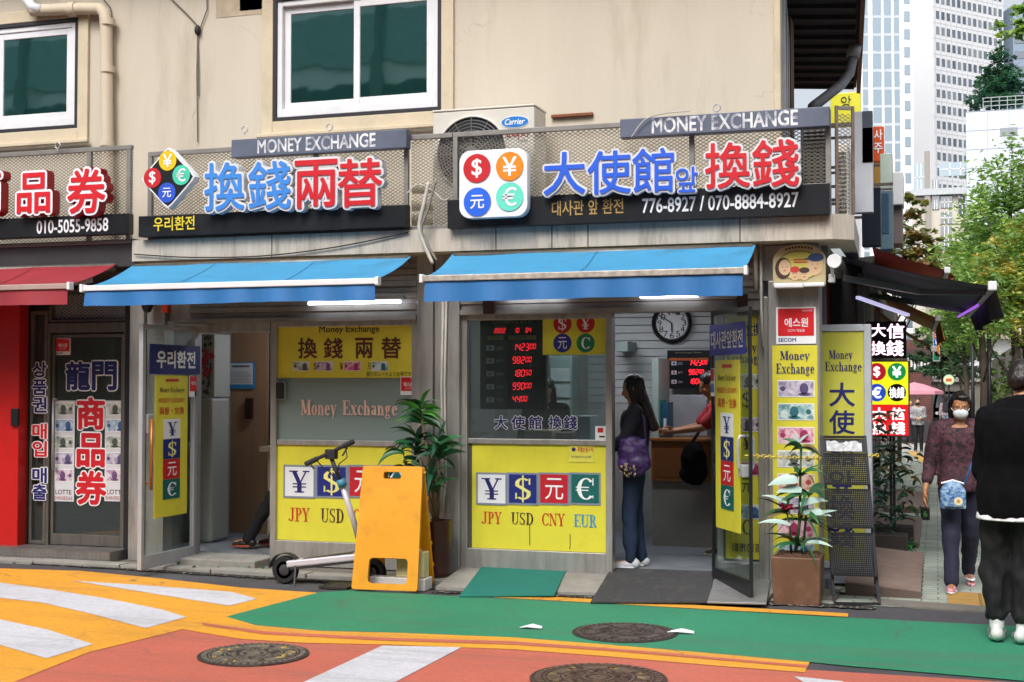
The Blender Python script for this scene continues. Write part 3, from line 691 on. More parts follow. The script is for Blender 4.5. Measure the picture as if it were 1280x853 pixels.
# shutter boxes over each opening
sh = M('shutter_slats', '#8c8a86', .5, .35, .15, 5, dirt=.4, dirtcol='#3c3833')
for x0, x1, z0 in ((gx(240)+.003, XB0-.003, 2.2), (gx(579)+.003, gx(956)-.003, 2.235)):
    s = MB(); z = z0
    while z < 2.62:
        s.box(x0, x1, 10.44-.018*(int((z-z0)/.05+.5) % 2), 10.6, z, z+.046); z += .05
    s.box(x0, x1, 10.40, 10.6, z0-.04, z0-.002)
    s.box(x0, x1, 10.46, 10.61, 2.62, ZB0-.002)
    s.build('shutter_box', sh, BD)
for q0, q1, z0, z1 in ((610, 623, 2.2, 2.34), (925, 938, 2.15, 2.32)):
    s = MB(); s.box(gx(q0), gx(q1), 10.37, 10.41, z0, z1); s.build('shutter_bracket', M('dark_brown_metal', '#3b2522', .5, .3), BD)

# centre window: frame, glass, steel foot
def shopwin(x0, x1, zt, zs, zb, gm, split=None):
    w0 = MB(); w0.frame(x0, x1, FL*.3, zt, .055, 10.45, 10.56, tb=zb-FL*.3, tt=.05)
    w0.box(x0+.057, x1-.057, 10.465, 10.55, zs-.022, zs+.022)
    w0 = w0.build('shop_window', steel, BD, bevel=.004)
    q = MB(); q.box(x0+.057, x1-.057, 10.5, 10.508, zs+.024, zt-.052); q.build('glass_pane', gm, w0)
    q = MB(); q.box(x0+.057, x1-.057, 10.49, 10.52, zb+.002, zs-.024); q.build('lower_panel', dsteel, w0)
    return w0
zc_s = on(675, 552.5, GY).z; zc_b = on(675, 688, GY).z; zc_t = 2.2
shopwin(gx(577)+.012, gx(767), zc_t, zc_s, zc_b, shop_glass)
zl_s = on(435, 554, GY).z; zl_b = on(435, 678, GY).z
wl = shopwin(gx(341), XB0-.004, 2.165, zl_s, zl_b, film_glass)
q = MB(); x = gx(431); q.box(x-.006, x+.006, 10.51, 10.53, zl_s+.03, on(430, 475, GY).z); q.build('glass_joint', alu, wl)
# right fixed pane behind the open glass door
rx0, rx1 = gx(897), gx(957)
zr_b = on(930, 702, GY).z
w0 = MB(); w0.frame(rx0, rx1, .03, 2.2, .05, 10.45, 10.56, tb=zr_b-.03, tt=.04); w0 = w0.build('shop_window', steel, BD, bevel=.004)
q = MB(); q.box(rx0+.052, rx1-.052, 10.5, 10.508, zr_b+.002, 2.155); q.build('glass_pane', shop_glass, w0)
# middle doorway head and jamb
dj = MB(); dj.box(gx(240), gx(341)-.003, 10.44, 10.56, on(290, 416, GY).z, on(290, 401, GY).z); dj.box(gx(240), gx(247), 10.47, 10.56, .03, on(290, 416, GY).z-.002)
dj.box(gx(247), gx(341)-.003, 10.47, 10.53, on(290, 401, GY).z+.003, 2.16, 1)
dj.build('door_frame', [steel, dsteel], BD, bevel=.004)
st = MB(); a = gd(214, 712, .06); 
st.box(gx(218), gx(340), 10.2, 10.62, 0.0, .088); st.build('door_step', conc, BD, bevel=.012)

# ------------------------------------------------------------------ interiors
sl = MB(); z = 1.42
while z < 2.54:
    sl.box(XB0+.75, -1.31, 13.31, 13.345, z, z+.072); z += .08
sl.build('slat_wall', M('pale_slats', '#b9bdbb', .55, 0, .05, 4), BD)
sl = MB(); sl.box(XB0+.75, -1.31, 13.32, 13.345, FL, 1.415); sl.build('low_wall', M('pale_panel', '#aaa8a4', .7), BD)
# brown inner door of the middle room
di = MB(); x0, x1 = on(262, 550, 12.0).x, on(334, 550, 12.0).x
di.box(x0, x1, 12.0, 12.05, FL, 2.2); di = di.build('inner_door', M('brown_door', '#8f7358', .55, 0, .12, 3, stretch=(4, 4, .4)), BD)
h = MB(); h.box(on(308, 510, 11.98).x, on(316, 510, 11.98).x, 11.95, 11.999, on(312, 524, 11.98).z, on(312, 498, 11.98).z); h.build('handle', M('dark_handle', '#2c1512', .4), di, bevel=.004)
iw = MB(); iw.box(XA+.1, x0-.02, 12.02, 12.08, FL, 2.56); iw.box(x1+.02, XB0+.1, 12.02, 12.08, FL, 2.56); iw.box(x0-.02, x1+.02, 12.02, 12.08, 2.22, 2.56)
iw.build('inner_wall', M('inner_wall3', '#7c7a74', .8), BD)
cnt = MB(); cnt.box(on(338, 550, 11.2).x, XB0-.1, 11.15, 11.6, FL, .98); cnt.box(on(328, 500, 11.1).x, XB0-.1, 11.05, 11.65, .982, 1.03)
cnt.build('counter', M('counter_pale', '#a69a88', .6, 0, .1), BD)

# unseen ceiling lamps, added to brighten the two rooms
lampw = M('added_lamp_glow', '#f2f4ff', .5, 0, 0, emit=24.0)
for x, y, lab in ((-2.1, 11.6, 'unseen flat ceiling lamp added to brighten the corner exchange shop'), (-3.2, 12.1, 'unseen flat ceiling lamp added above the service desk'), (-5.6, 11.5, 'unseen flat ceiling lamp added to brighten the middle shop')):
    r = thing('added_ceiling_lamp', lab, 'lamp', (x, y, 2.5), 0, 'added unseen ceiling lamps in the shops')
    q = MB(); q.box(x-.32, x+.32, y-.12, y+.12, 2.515, 2.558); q.build('lamp_housing', wpvc, r)
    q = MB(); q.box(x-.29, x+.29, y-.09, y+.09, 2.5, 2.514); q.build('diffuser', lampw, r)
# ================================================================== SIGNS ON THE CAGE, CAGES, AIR CONDITIONERS, AWNINGS
def place(mb, o, ang):
    c, s = math.cos(ang), math.sin(ang)
    mb.v = [(o[0]+x*c-y*s, o[1]+x*s+y*c, o[2]+z) for x, y, z in mb.v]; return mb
cagem = M('cage_steel', '#8b8985', .5, .5, .15, 6, dirt=.5, dirtcol='#4c3a2c')
meshm = M('expanded_mesh', '#7d786d', .6, .1, .15, 8, dirt=.4, dirtcol='#54463a')
def mesh_panel(mb, x0, x1, z0, z1, y, px=.046, sl=.62, t=.0055):
    """expanded metal: two families of slanting strands clipped to the panel"""
    for sgn in (1, -1):
        h = z1-z0; run = h/sl; c = x0-run
        while c < x1+run:
            # strand: z = z0 + sl*(x-c) (sgn 1) or z1 - sl*(x-c)
            a, b = max(x0, c), min(x1, c+run)
            if b-a > .005:
                za = z0+sl*(a-c) if sgn > 0 else z1-sl*(a-c); zb = z0+sl*(b-c) if sgn > 0 else z1-sl*(b-c)
                d = t/2*math.hypot(1, sl); yy = y-.0015*sgn
                mb.add([(a, yy, za-d), (b, yy, zb-d), (b, yy, zb+d), (a, yy, za+d), (a, yy+.003, za-d), (b, yy+.003, zb-d), (b, yy+.003, zb+d), (a, yy+.003, za+d)],
                       [(0, 1, 2, 3), (7, 6, 5, 4), (3, 2, 6, 7), (1, 0, 4, 5)])
            c += px
CY = 10.2
def cage(label, x0, x1, z0, z1, posts, railz=None, y=CY):
    r = thing('mesh_cage', label, 'cage', (x0, y, z0), 0, 'expanded metal cages along the ledge')
    f = MB(); f.box(x0, x1, y-.02, y+.02, z1-.04, z1); f.build('rail', cagem, r, bevel=.003); f = MB(); f.box(x0, x1, y-.015, y+.015, z0, z0+.03); f.build('rail', cagem, r, bevel=.003)
    for p in posts:
        q = MB(); q.box(p-.02, p+.02, y-.019, y+.019, z0+.031, z1-.041); q.build('post', cagem, r, bevel=.003)
    m = MB(); mesh_panel(m, x0+.01, x1-.01, z0+.03, z1-.04, y+.025); m.build('mesh_screen', meshm, r)
    return r
zc0 = ZB1+.002
xa = on(163, 230, CY).x
zr = on(80, 187, CY).z
c1 = cage('rusty mesh cage behind the red gift certificate letters', xa-2.4, xa+.02, zc0-.02, zr, [xa-.01, on(112, 240, CY).x])
xb0, xb1 = on(186, 230, CY).x, on(511, 230, CY).x
zr2 = on(345, 181, CY).z
cage('mesh cage behind the blue and red letters above the middle shop', xb0, xb1, zc0, zr2, [xb0+.02, xb1-.02, on(395, 230, CY).x])
xd0, xd1 = on(567, 230, CY).x, on(1039, 210, CY).x
zr3 = on(800, 152, CY).z
cage('widest mesh cage behind the corner exchange letters', xd0, xd1, zc0, zr3, [xd0+.02, xd1-.02, on(865, 210, CY).x])
cage('short mesh cage linking the two sign cages in front of the fan', xb1+.004, xd0-.004, zc0, on(540, 168, CY).z, [])
# corner piece turned round the corner
cc = thing('mesh_cage', 'narrow mesh cage turned round the building corner over the alley', 'cage', (xd1, CY, zc0), 0, 'expanded metal cages along the ledge')
p0 = Vector((xd1+.03, CY, 0)); ang = rad(30); wl_ = .145
m = MB(); mesh_panel(m, .02, wl_-.02, 0.02, zr3-zc0-.03, 0); place(m, (p0.x, p0.y, zc0), ang); m.build('mesh_screen', meshm, cc)
for u in (0.012, wl_):
    q = MB(); q.box(u-.011, u+.011, -.011, .011, 0, zr3-zc0+.03); place(q, (p0.x, p0.y, zc0), ang); q.build('post', M('rust_post', '#7a6a60', .7, .3, .3, 12, dirt=.7, dirtcol='#5a3320'), cc, bevel=.003)
q = MB(); q.box(.033, wl_-.02, -.011, .011, zr3-zc0+.0, zr3-zc0+.025); place(q, (p0.x, p0.y, zc0), ang); q.build('rail', cagem, cc)

BY = 10.07
def board(name, label, px0, py0, px1, py1, mat, depth=.09, bev=.006, Y=BY):
    a, b, c, d = RC(px0, py0, px1, py1, Y)
    r = thing(name, label, 'sign', ((a+b)/2, Y, c))
    q = MB(); q.box(a, b, Y, Y+depth, c, d); q.build('board', mat, r, bevel=bev); return r
def put_text(r, name, body, px0, py0, px1, py1, Y, mats, **kw):
    a, b, c, d = RC(px0, py0, px1, py1, Y); q = MB(); q.text(body, a, b, c, d, Y, **kw); return q.build(name, mats, r)

# left: red gift certificate letters and phone board
r = board('phone_board', 'black board with phone number 010-5055-9858 under the red letters', -150, 273.5, 160, 298.5, blackboard_m)
put_text(r, 'lettering', '010-5055-9858', 46, 274.5, 135, 290.5, BY-.003, [white], off=.02)
chan_red = M('channel_side_red', '#a81824', .45, 0, .1, 6, dirt=.2); ledwhite = M('letter_white', '#eef0f8', .4, 0, .03)
LYq = 9.98
def chan(ch, px0, py0, px1, py1, label, mats, group, off=.014, halo=.045, depth=.09, redside=False):
    a, b, c, d = RC(px0, py0, px1, py1, LYq)
    r = thing('channel_letter', label, 'sign letter', ((a+b)/2, LYq, c), 0, group)
    q = MB(); q.text(ch, a, b, c, d, LYq, 0, off=off+halo, depth=depth)
    q.v = [(x, y+depth+.006, z) for x, y, z in q.v]; q.build('letter_shell', mats[1], r)
    if redside:
        q = MB(); q.text(ch, a, b, c, d, LYq+.002, 0, off=off+halo-.004); q.build('letter_rim', ledwhite, r)
    q = MB(); q.text(ch, a, b, c, d, LYq-.003, 0, off=off); q.build('letter_face', mats[0], r)
for ch, x0, x1, lab in (('商', -46, 0, 'red and white channel letter cut by the frame edge, left of the mouth-shaped one'), ('品', 22, 62, 'red white-rimmed channel letter made of three boxes'), ('券', 85, 131, 'red white-rimmed channel letter with slanting strokes, beside the cage post')):
    chan(ch, x0, 212 if ch != '品' else 217, x1, 266, lab, [M('letter_red', '#cf1f2b', .4, 0, .05), chan_red], 'red gift certificate letters', off=.02, halo=.055, depth=.1, redside=True)
# middle sign
r = board('shop_name_board', 'black board with four small yellow Korean letters', 173, 263, 508, 290, blackboard_m)
put_text(r, 'lettering', '우리환전', 192, 271, 243, 288, BY-.003, [yletter], off=.015)
shell = M('letter_shell_white', '#d9dbe0', .45, 0, .06, 8, dirt=.3, dirtcol='#8d8a86')
lblue = M('letter_blue', '#3f86d8', .4, 0, .12, 3); lred = M('letter_red2', '#c8202c', .4, 0, .08, 3); lblue2 = M('letter_blue_deep', '#2a5fd6', .4, 0, .08, 3)
for ch, x0, x1, m, lab in (('換', 256, 305, lblue, 'light blue channel letter beside the diamond currency logo'), ('錢', 311, 363, lblue, 'light blue channel letter next to the red pair over the middle shop'),
                           ('兩', 369, 421, lred, 'red channel letter shaped like a framed pair'), ('替', 423, 477, lred, 'red channel letter at the end over the middle shop')):
    chan(ch, x0, 204 - (x0-256)*.03, x1, 263-(x0-256)*.03, lab, [m, shell], 'channel letters over the middle shop', depth=.08)
# right sign
r = board('shop_name_board', 'long black board with gold Korean letters and two phone numbers', 559, 239, 1037, 277, blackboard_m, .12)
put_text(r, 'lettering', '대사관 앞 환전', 690, 250, 779, 268.5, BY-.003, [gold], off=.012)
put_text(r, 'lettering', '776-8927 / 070-8884-8927', 803, 244.5, 998, 262.5, BY-.003, [white], off=.018)
for ch, x0, y0, x1, y1, m, lab in (('大', 680, 191, 731, 243, lblue2, 'deep blue channel letter like a striding figure'), ('使', 735, 189, 788, 242, lblue2, 'deep blue channel letter in the middle of the blue three'), ('館', 791, 186, 842, 240, lblue2, 'deep blue channel letter beside the small blue Korean one'),
                                   ('앞', 845, 209, 872, 240, lblue2, 'small blue Korean channel letter between blue and red characters'), ('換', 882, 179, 937, 235, lred, 'red channel letter right after the small blue Korean one'), ('錢', 941, 175, 998, 233, lred, 'red channel letter at the far end of the blue and red letter row')):
    chan(ch, x0, y0, x1, y1, lab, [m, shell], 'channel letters over the corner shop', depth=.05)
# grey MONEY EXCHANGE bars
barm = M('grey_blue_bar', '#5c6477', .5, .1, .1, 3, dirt=.4, dirtcol='#3c404b'); fade = printmat('worn_white', '#8d93a0', '#e6e8ee', 9)
r = board('header_sign', 'grey blue bar reading MONEY EXCHANGE above the middle shop letters', 289, 168, 508, 191, barm, .1)
put_text(r, 'lettering', 'MONEY EXCHANGE', 322, 171, 469, 187.5, BY-.003, [fade], off=.022)
r = board('header_sign', 'longer grey bar with peeling MONEY EXCHANGE above the corner letters', 775, 141, 1037, 165, barm, .1)
put_text(r, 'lettering', 'MONEY EXCHANGE', 815, 143, 997, 161.5, BY-.003, [printmat('peeled_white', '#6d7486', '#eef0f4', 7)], off=.022)
q = MB(); 
for px, py in ((306, 166), (412, 163), (896, 139), (72, 186)):
    p = on(px, py-4, BY+.05); q = MB()
    q.tube([p+Vector((.028*math.cos(t), 0, .028*math.sin(t))) for t in [i*math.pi/5 for i in range(11)]], .005, 6); q.tube([p+Vector((0, 0, -.026)), p+Vector((0, 0, -.05))], .005, 6)
    tag(q.build('eye_bolt', alu, None, loc=tuple(p)), {306: 'small eye bolt standing on the middle grey bar near its left half', 412: 'small eye bolt standing on the middle grey bar near its right end', 896: 'small eye bolt standing on the longer grey bar', 72: 'small eye bolt on the left cage rail'}[px], 'bolt', 'eye bolts on the sign frames')
# currency logos
logo_face = M('logo_black', '#1e1f22', .35); logo_w = M('logo_white', '#e9ecf0', .35, 0, .03)
def dots(r, items, Y, kind='sans'):
    for (sym, px, py, rr, m) in items:
        c = on(px, py, Y); R_ = c.z-on(px, py+rr, Y).z
        q = MB(); q.disc(c.x, c.z, R_, Y, 0); h = R_*1.18
        q.text(sym, c.x-R_*.5, c.x+R_*.5, c.z-h*.55, c.z+h*.55, Y-.003, 1, off=.012, keep=True); q.build('currency_dot', [m, white], r)
a, b, c, d = RC(174, 183, 248, 262, 9.99)
r = thing('currency_logo', 'black diamond logo with four coloured currency dots', 'sign', ((a+b)/2, 9.99, c))
cx, cz, h = (a+b)/2-.005, (c+d)/2, (d-c)/2*1.0
def diam(k, y, dep, mi, mb):
    pts = []
    for i in range(4):
        t = rad(90*i+90); nx, nz = math.cos(t), math.sin(t); tx, tz = -nz, nx; hh = h*k; rr = .13*hh
        for u in (-1, -.5, 0, .5, 1): pts.append((cx+nx*(hh-abs(u)*rr-(.0 if abs(u) > .9 else 0)-.04*hh*(1-u*u))+tx*u*rr*1.0, y, cz+nz*(hh-abs(u)*rr-.04*hh*(1-u*u))+tz*u*rr*1.0))
    mb.prism(pts, (0, dep, 0), mi)
q = MB(); diam(1.0, 9.99, .09, 0, q); q.build('logo_shell', logo_w, r)
q = MB(); diam(.93, 9.986, .003, 0, q); q.build('logo_face', logo_face, r)
dots(r, [('¥', 209.5, 201, 12.5, M('dot_yellow', '#e8c018', .4)), ('$', 190.5, 222.5, 12.5, redp), ('€', 226.5, 219, 12.5, M('dot_aqua', '#4cc9a8', .4)), ('元', 208.5, 241, 12.5, bluep)], 9.982)
a, b, c, d = RC(574, 187, 659, 272, 9.97)
r = thing('currency_logo', 'white rounded square logo with four big currency dots', 'sign', ((a+b)/2, 9.97, c))
q = MB(); q.rrect(a, b, c, d, .09, 9.97, .09); q.build('logo_shell', logo_w, r, bevel=.006)
dots(r, [('$', 596, 210.5, 18, redp), ('¥', 637, 208, 18, M('dot_orange', '#e8871c', .4)), ('元', 596.5, 252.5, 18, M('dot_blue', '#2a66e0', .4)), ('€', 637, 246, 18, aquap)], 9.962)

# air conditioners on the ledge
acw = M('ac_white', '#cfccc3', .5, 0, .06, 4, dirt=.35, dirtcol='#8e887c'); grille = M('ac_grille', '#3a3a3c', .6, 0, .15)
AY = 10.38
a, b, c, d = RC(541, 134, 668, 240, AY); c = ZB1+.04
r = thing('air_conditioner', 'white outdoor air conditioner behind the cage with a big round fan', 'air conditioner', ((a+b)/2, AY, c))
q = MB(); q.box(a, b, AY, AY+.34, c, d-.02); q.box(a-.006, b+.006, AY-.008, AY+.346, d-.019, d); q.box(a+.06, a+.16, AY, AY+.34, c-.04, c-.001); q.box(b-.16, b-.06, AY, AY+.34, c-.04, c-.001); q.build('case', acw, r, bevel=.01)
fc = on(590, 192, AY); R_ = on(633, 192, AY).x-fc.x
f = MB(); f.disc(fc.x, fc.z, R_, AY-.004, 0, 40); f = f.build('fan_recess', M('fan_dark', '#232426', .7), r)
q = MB()
for k in range(1, 12):
    rr = R_*k/11; n = 40; q.tube([(fc.x+rr*math.cos(2*math.pi*i/n), AY-.02, fc.z+rr*math.sin(2*math.pi*i/n)) for i in range(n+1)], .0035, 4, 0, False)
for k in range(12):
    t = 2*math.pi*k/12; q.tube([(fc.x, AY-.018, fc.z), (fc.x+R_*math.cos(t), AY-.018, fc.z+R_*math.sin(t))], .004, 4)
q.disc(fc.x, fc.z, .055, AY-.026, 0, 20, depth=.01); q.build('fan_grille', M('grille_grey', '#77777a', .5), f)
q = MB(); n = 40; q.tube([(fc.x+R_*1.02*math.cos(2*math.pi*i/n), AY-.012, fc.z+R_*1.02*math.sin(2*math.pi*i/n)) for i in range(n+1)], .012, 6, 0, False); q.build('fan_ring', acw, r, smooth=True)
lc = on(643.5, 152.5, AY-.006)
q = MB(); q.disc(lc.x, lc.z, .118, AY-.006, 0, 28, .046); q.disc(lc.x, lc.z, .124, AY-.004, 1, 28, .052)
q.text('Carrier', lc.x-.085, lc.x+.085, lc.z-.022, lc.z+.026, AY-.009, 1, off=.02, shear=.28); q.build('badge', [M('badge_blue', '#1f78c8', .4), white], r)
a2, b2, c2, d2 = RC(628, 163, 660, 172, AY-.006); q = MB(); q.text('캐리어', a2, b2, c2, d2, AY-.006, 0, off=.02); q.text('Turbo', on(647, 175, AY).x, on(660, 175, AY).x, on(650, 178, AY).z, on(650, 174.5, AY).z, AY-.006, 1)
q.build('lettering', [redp, inkblk], r)
a, b, c, d = RC(1001, 160, 1034, 230, 10.45); c = ZB1+.03
r = thing('air_conditioner', 'dark louvred condenser standing behind the corner end of the cage', 'air conditioner', ((a+b)/2, 10.45, c))
q = MB(); q.box(a, b, 10.45, 10.8, c, d); q.build('case', M('ac_dark', '#4b4a4b', .6, .2), r, bevel=.006)
q = MB(); z = c+.05
while z < d-.03: q.box(a+.02, b-.02, 10.43, 10.447, z, z+.014); z += .03
q.build('louvres', M('ac_fin', '#6e6d6e', .5, .3), r)
a, b, c, d = RC(1046, 180, 1060, 255, 11.3); 
r = thing('air_conditioner', 'pale condenser on the alley side behind the turned cage', 'air conditioner', ((a+b)/2, 11.3, c))
q = MB(); q.box(a, b, 11.3, 11.9, ZB1-.05, d); q.build('case', acw, r, bevel=.01)
q = MB(); z = ZB1+.05
while z < d-.06: q.box(a+.012, b-.012, 11.285, 11.298, z, z+.012); z += .035
q.build('louvres', grille, r)
# cables hanging at the gap between the sign cages
for P, rr, mat, lab in (([(508, 243), (522, 231), (540, 238), (553, 250), (560, 249)], .006, cable_w, 'thin white cable looping between the two sign cages'),
               ([(536, 228), (530, 255), (524, 284), (530, 305), (541, 330)], .016, cable_w, 'thick pale cable bundle dropping beside the fan'),
               ([(545, 225), (535, 262), (527, 286), (534, 305), (546, 326)], .011, M('cable_grey', '#7a766d', .6), 'grey cable dropping next to the pale bundle'),
               ([(168, 318), (240, 322), (330, 320), (420, 309), (510, 291)], .006, cable_m, 'thin black cable sagging across the stained ledge'),
               ([(789, 172), (806, 150), (830, 142), (862, 139)], .005, cable_w, 'white cable arched over the longer grey bar')):
    q = MB(); pts = [on(px, py, 10.04 if 'ledge' not in lab else 10.13) for px, py in P]
    sm = []
    for i in range(len(pts)-1):
        p0 = pts[max(i-1, 0)]; p1 = pts[i]; p2 = pts[i+1]; p3 = pts[min(i+2, len(pts)-1)]
        for k in range(5):
            t = k/5; sm.append(.5*((2*p1)+(p2-p0)*t+(2*p0-5*p1+4*p2-p3)*t*t+(3*p1-p0-3*p2+p3)*t**3))
    sm.append(pts[-1]); q.tube(sm, rr, 6); tag(q.build('cable', mat, None, smooth=True, loc=tuple(pts[0])), lab, 'cable')

# awnings
def seam_mat(m):
    c = m.node_tree.nodes['Principled BSDF'].inputs['Base Color'].default_value; return M(m.name+'_seam', (c[0]*.6, c[1]*.6, c[2]*.62), .6, 0, .1)
def awning(label, x0, x1, Y0, z0, Y1, z1, vh, mat, barm_, vmat=None, lean=0.0, arms=True):
    r = thing('awning', label, 'awning', ((x0+x1)/2, Y0, z0))
    q = MB(); n = 28; m = 8; top = []; 
    for j in range(m+1):
        v = j/m
        for i in range(n+1):
            u = i/n; sag = -.022*math.sin(math.pi*v)*(1+.35*math.sin(u*9+1))+.009*noise.noise(Vector((u*(x1-x0)*2.2, v*2.4, x0))); top.append((x0+(x1-x0)*u, Y0+(Y1-Y0)*v, z0+(z1-z0)*v+sag))
    fs = [(j*(n+1)+i, (j+1)*(n+1)+i, (j+1)*(n+1)+i+1, j*(n+1)+i+1) for j in range(m) for i in range(n)]
    bot = [(x, y, z-.004) for x, y, z in top]; q.add(top, fs); q.add(bot, [f[::-1] for f in fs])
    ns = max(1, int((x1-x0)/.85))
    for k in range(1, ns):                                  # welded seams and a hem
        u = round(k*n/ns)/n
        for j in range(m):
            P_ = []
            for (du, jj) in ((-.006, j), (.006, j), (.006, j+1), (-.006, j+1)):
                v = jj/m; sag = -.022*math.sin(math.pi*v)*(1+.35*math.sin(u*9+1))+.009*noise.noise(Vector((u*(x1-x0)*2.2, v*2.4, x0))); P_.append((x0+(x1-x0)*u+du, Y0+(Y1-Y0)*v, z0+(z1-z0)*v+sag+.003))
            q.poly(P_, 1)
    q.build('canopy', [mat, seam_mat(mat)], r, smooth=True)
    q = MB(); q.box(x0-.01, x1+.01, Y1-.03, Y1+.012, z1-.035, z1+.012); q.build('front_bar', barm_, r, bevel=.006)
    for x in (x0-.012, x1+.012):
        q = MB(); q.box(x-.014, x+.014, Y1-.042, Y1+.024, z1-.045, z1+.022); q.build('end_cap', wpvc, r, bevel=.006)
    q = MB(); vs = []; n2 = 40
    for j in range(5):
        for i in range(n2+1):
            u = i/n2; v = j/4; vs.append((x0+.012+(x1-x0-.024)*u, Y1-.012-.02*v*math.sin(u*33+u*u*9)-.02*v+lean*v, z1-.035-vh*v*(1+.03*math.sin(u*7)+.03*noise.noise(Vector((u*14, 2, x0))))))
    fs = [(j*(n2+1)+i, (j+1)*(n2+1)+i, (j+1)*(n2+1)+i+1, j*(n2+1)+i+1) for j in range(4) for i in range(n2)]
    q.add(vs, fs); q.build('valance', vmat or mat, r, smooth=True)
    if arms:
        for xs_, sg in ((x0+.25, 1), (x1-.25, -1)):
            q = MB(); e = (xs_+sg*.28, (Y0+Y1)/2, (z0+z1)/2-.1)
            q.bar((xs_, Y0-.01, z0-.14), e, .035, .05); q.bar(e, (xs_+sg*.02, Y1+.03, z1-.02), .03, .045); q.build('arm', alu, r, bevel=.004)
    q = MB(); q.tube([(x0+.02, Y0+.0, z0-.03), (x1-.02, Y0+.0, z0-.03)], .04, 10); q.build('roller', dsteel, r, smooth=True)
    return r
blue_c = M('awning_blue', '#3b8cb8', .6, 0, .08, 3, dirt=.6, dirtcol='#2a4a5e', dscale=2.4, stretch=(1, 1.6, 1), bump=.15, bscale=200)
blue_v = M('awning_blue_valance', '#1c66a4', .6, 0, .1, 2, bump=.2, bscale=200, dirt=.35, dirtcol='#28506e', stretch=(2.5, 1, .5))
red_c = M('awning_red', '#8f2530', .65, 0, .1, 3, dirt=.3, dirtcol='#4a1a1f', bump=.15, bscale=200)
AY0 = 10.13
Yr = 9.5; zr_f = on(735, 341.5, Yr).z
awning('sky blue awning over the corner exchange shop front', -3.765, -1.30, AY0, on(760, 312, AY0).z, Yr, zr_f, .155, blue_c, M('dirty_bar', '#b0aaa0', .5, .3, .3, 20, dirt=.6), blue_v)
Yl = 9.43; zl_f = on(290, 354.5, Yl).z
awning('sky blue awning over the middle exchange shop, reaching past its door', on(106, 360, Yl).x, -4.13, AY0+.0, on(340, 326, AY0).z, Yl, zl_f, .125, blue_c, wpvc, blue_v)
awning('dark red awning over the gift certificate shop', -13, on(87, 357, 9.5).x, 10.18, on(80, 332, 10.18).z, 9.5, on(40, 357.5, 9.5).z, .13, red_c, M('pinkish_bar', '#b49c96', .5, .2))
# tube lights under the awnings
tubem = M('tube_light', '#f4f6ff', .5, 0, 0, emit=6.0)
for px0, px1, py, lab in ((385, 500, 386, 'lit white tube lamp under the middle shop awning'), (628, 700, 380, 'lit white tube lamp above the exchange rate window'), (800, 872, 378, 'lit white tube lamp above the open doorway with the clock')):
    a = on(px0, py, 10.33); b = on(px1, py, 10.33); z = a.z+.045
    r = thing('tube_lamp', lab, 'lamp', ((a.x+b.x)/2, 10.33, z), 0, 'tube lamps under the awnings')
    q = MB(); q.box(a.x-.04, b.x+.04, 10.31, 10.37, z+.02, z+.05); q.build('lamp_housing', alu, r)
    q = MB(); q.tube([(a.x, 10.34, z), (b.x, 10.34, z)], .013, 8); q.build('lamp_tube', tubem, r, smooth=True)
# ================================================================== SHOP FRONT STICKERS, DOORS, NOTICES, MATS
def RCt(px0, py0, px1, py1, Y): return RC(px0, py0, px1, py1, Y)
FY = 10.485
def sticker(name, label, px0, py0, px1, py1, mat, Y=FY, cat='sign', depth=.004, group=None):
    a, b, c, d = RC(px0, py0, px1, py1, Y); r = thing(name, label, cat, ((a+b)/2, Y, c), 0, group)
    q = MB(); q.box(a, b, Y, Y+depth, c, d); q.build('panel', mat, r); return r
def squares(r, px0, py0, px1, py1, Y, syms, edge=.06):
    """framed row (or column) of coloured currency squares"""
    n = len(syms); col = py1-py0 > (px1-px0)
    for i, (s, m, tm) in enumerate(syms):
        if col: x0, x1, y0, y1 = px0, px1, py0+(py1-py0)*i/n, py0+(py1-py0)*(i+1)/n
        else: x0, x1, y0, y1 = px0+(px1-px0)*i/n, px0+(px1-px0)*(i+1)/n, py0, py1
        a, b, c, d = RC(x0, y0, x1, y1, Y); w_, h_ = b-a, d-c
        q = MB(); q.box(a+.001, b-.001, Y, Y+.0025, c, d, 0)
        q.box(a+w_*edge, b-w_*edge, Y-.001, Y-.0002, c+h_*edge, d-h_*edge, 1)
        sym(q, s, a+w_*.22, b-w_*.2, c+h_*.17, d-h_*.17, Y-.003, 2); q.build('currency_square', [M('square_edge_'+m.name, '#7d8796', .5), m, tm], r)
def sym(q, s, a, b, c, d, y, mi, fat=1.0):
    if s == '元': q.text(s, a, b, c, d, y, mi, off=.0)
    else: serif(q, s, a, b, c, d, y, mi, fat=fat)
wsq = M('square_white', '#dfe2e8', .4, 0, .02); nsq = M('square_navy', '#1b2a78', .4, 0, .04); rsq = M('square_red', '#bb1f2e', .4, 0, .04); tsq = M('square_teal', '#0f615e', .4, 0, .04)
SY = [('¥', wsq, navy), ('$', nsq, M('pale_yellow', '#e6e08a', .4)), ('元', rsq, white), ('€', tsq, white)]
redink = M('red_ink', '#c03a22', .5); brownink = M('brown_ink', '#4a2c26', .5); blueink = M('blue_ink', '#2f8fc0', .5)
def lower(label, px0, py0, px1, py1, sq, names):
    r = sticker('currency_sign', label, px0, py0, px1, py1, yel)
    squares(r, *sq, FY-.006, SY)
    for (t, x0, y0, x1, y1, m) in names:
        a, b, c, d = RC(x0, y0, x1, y1, FY-.003); q = MB(); serif(q, t, a, b, c, d, FY-.003, 0); q.build('lettering', m, r)
    return r
r = lower('yellow currency panel below the exchange rate window, naming JPY USD CNY EUR', 590, 554, 758, 688, (595, 591, 751, 631.5),
      [('JPY', 602, 640, 627, 655, redink), ('USD', 639, 641, 667, 656, brownink), ('CNY', 677, 642, 706, 657.5, redink), ('EUR', 717, 643.5, 746, 659, blueink)])
drip = MB()
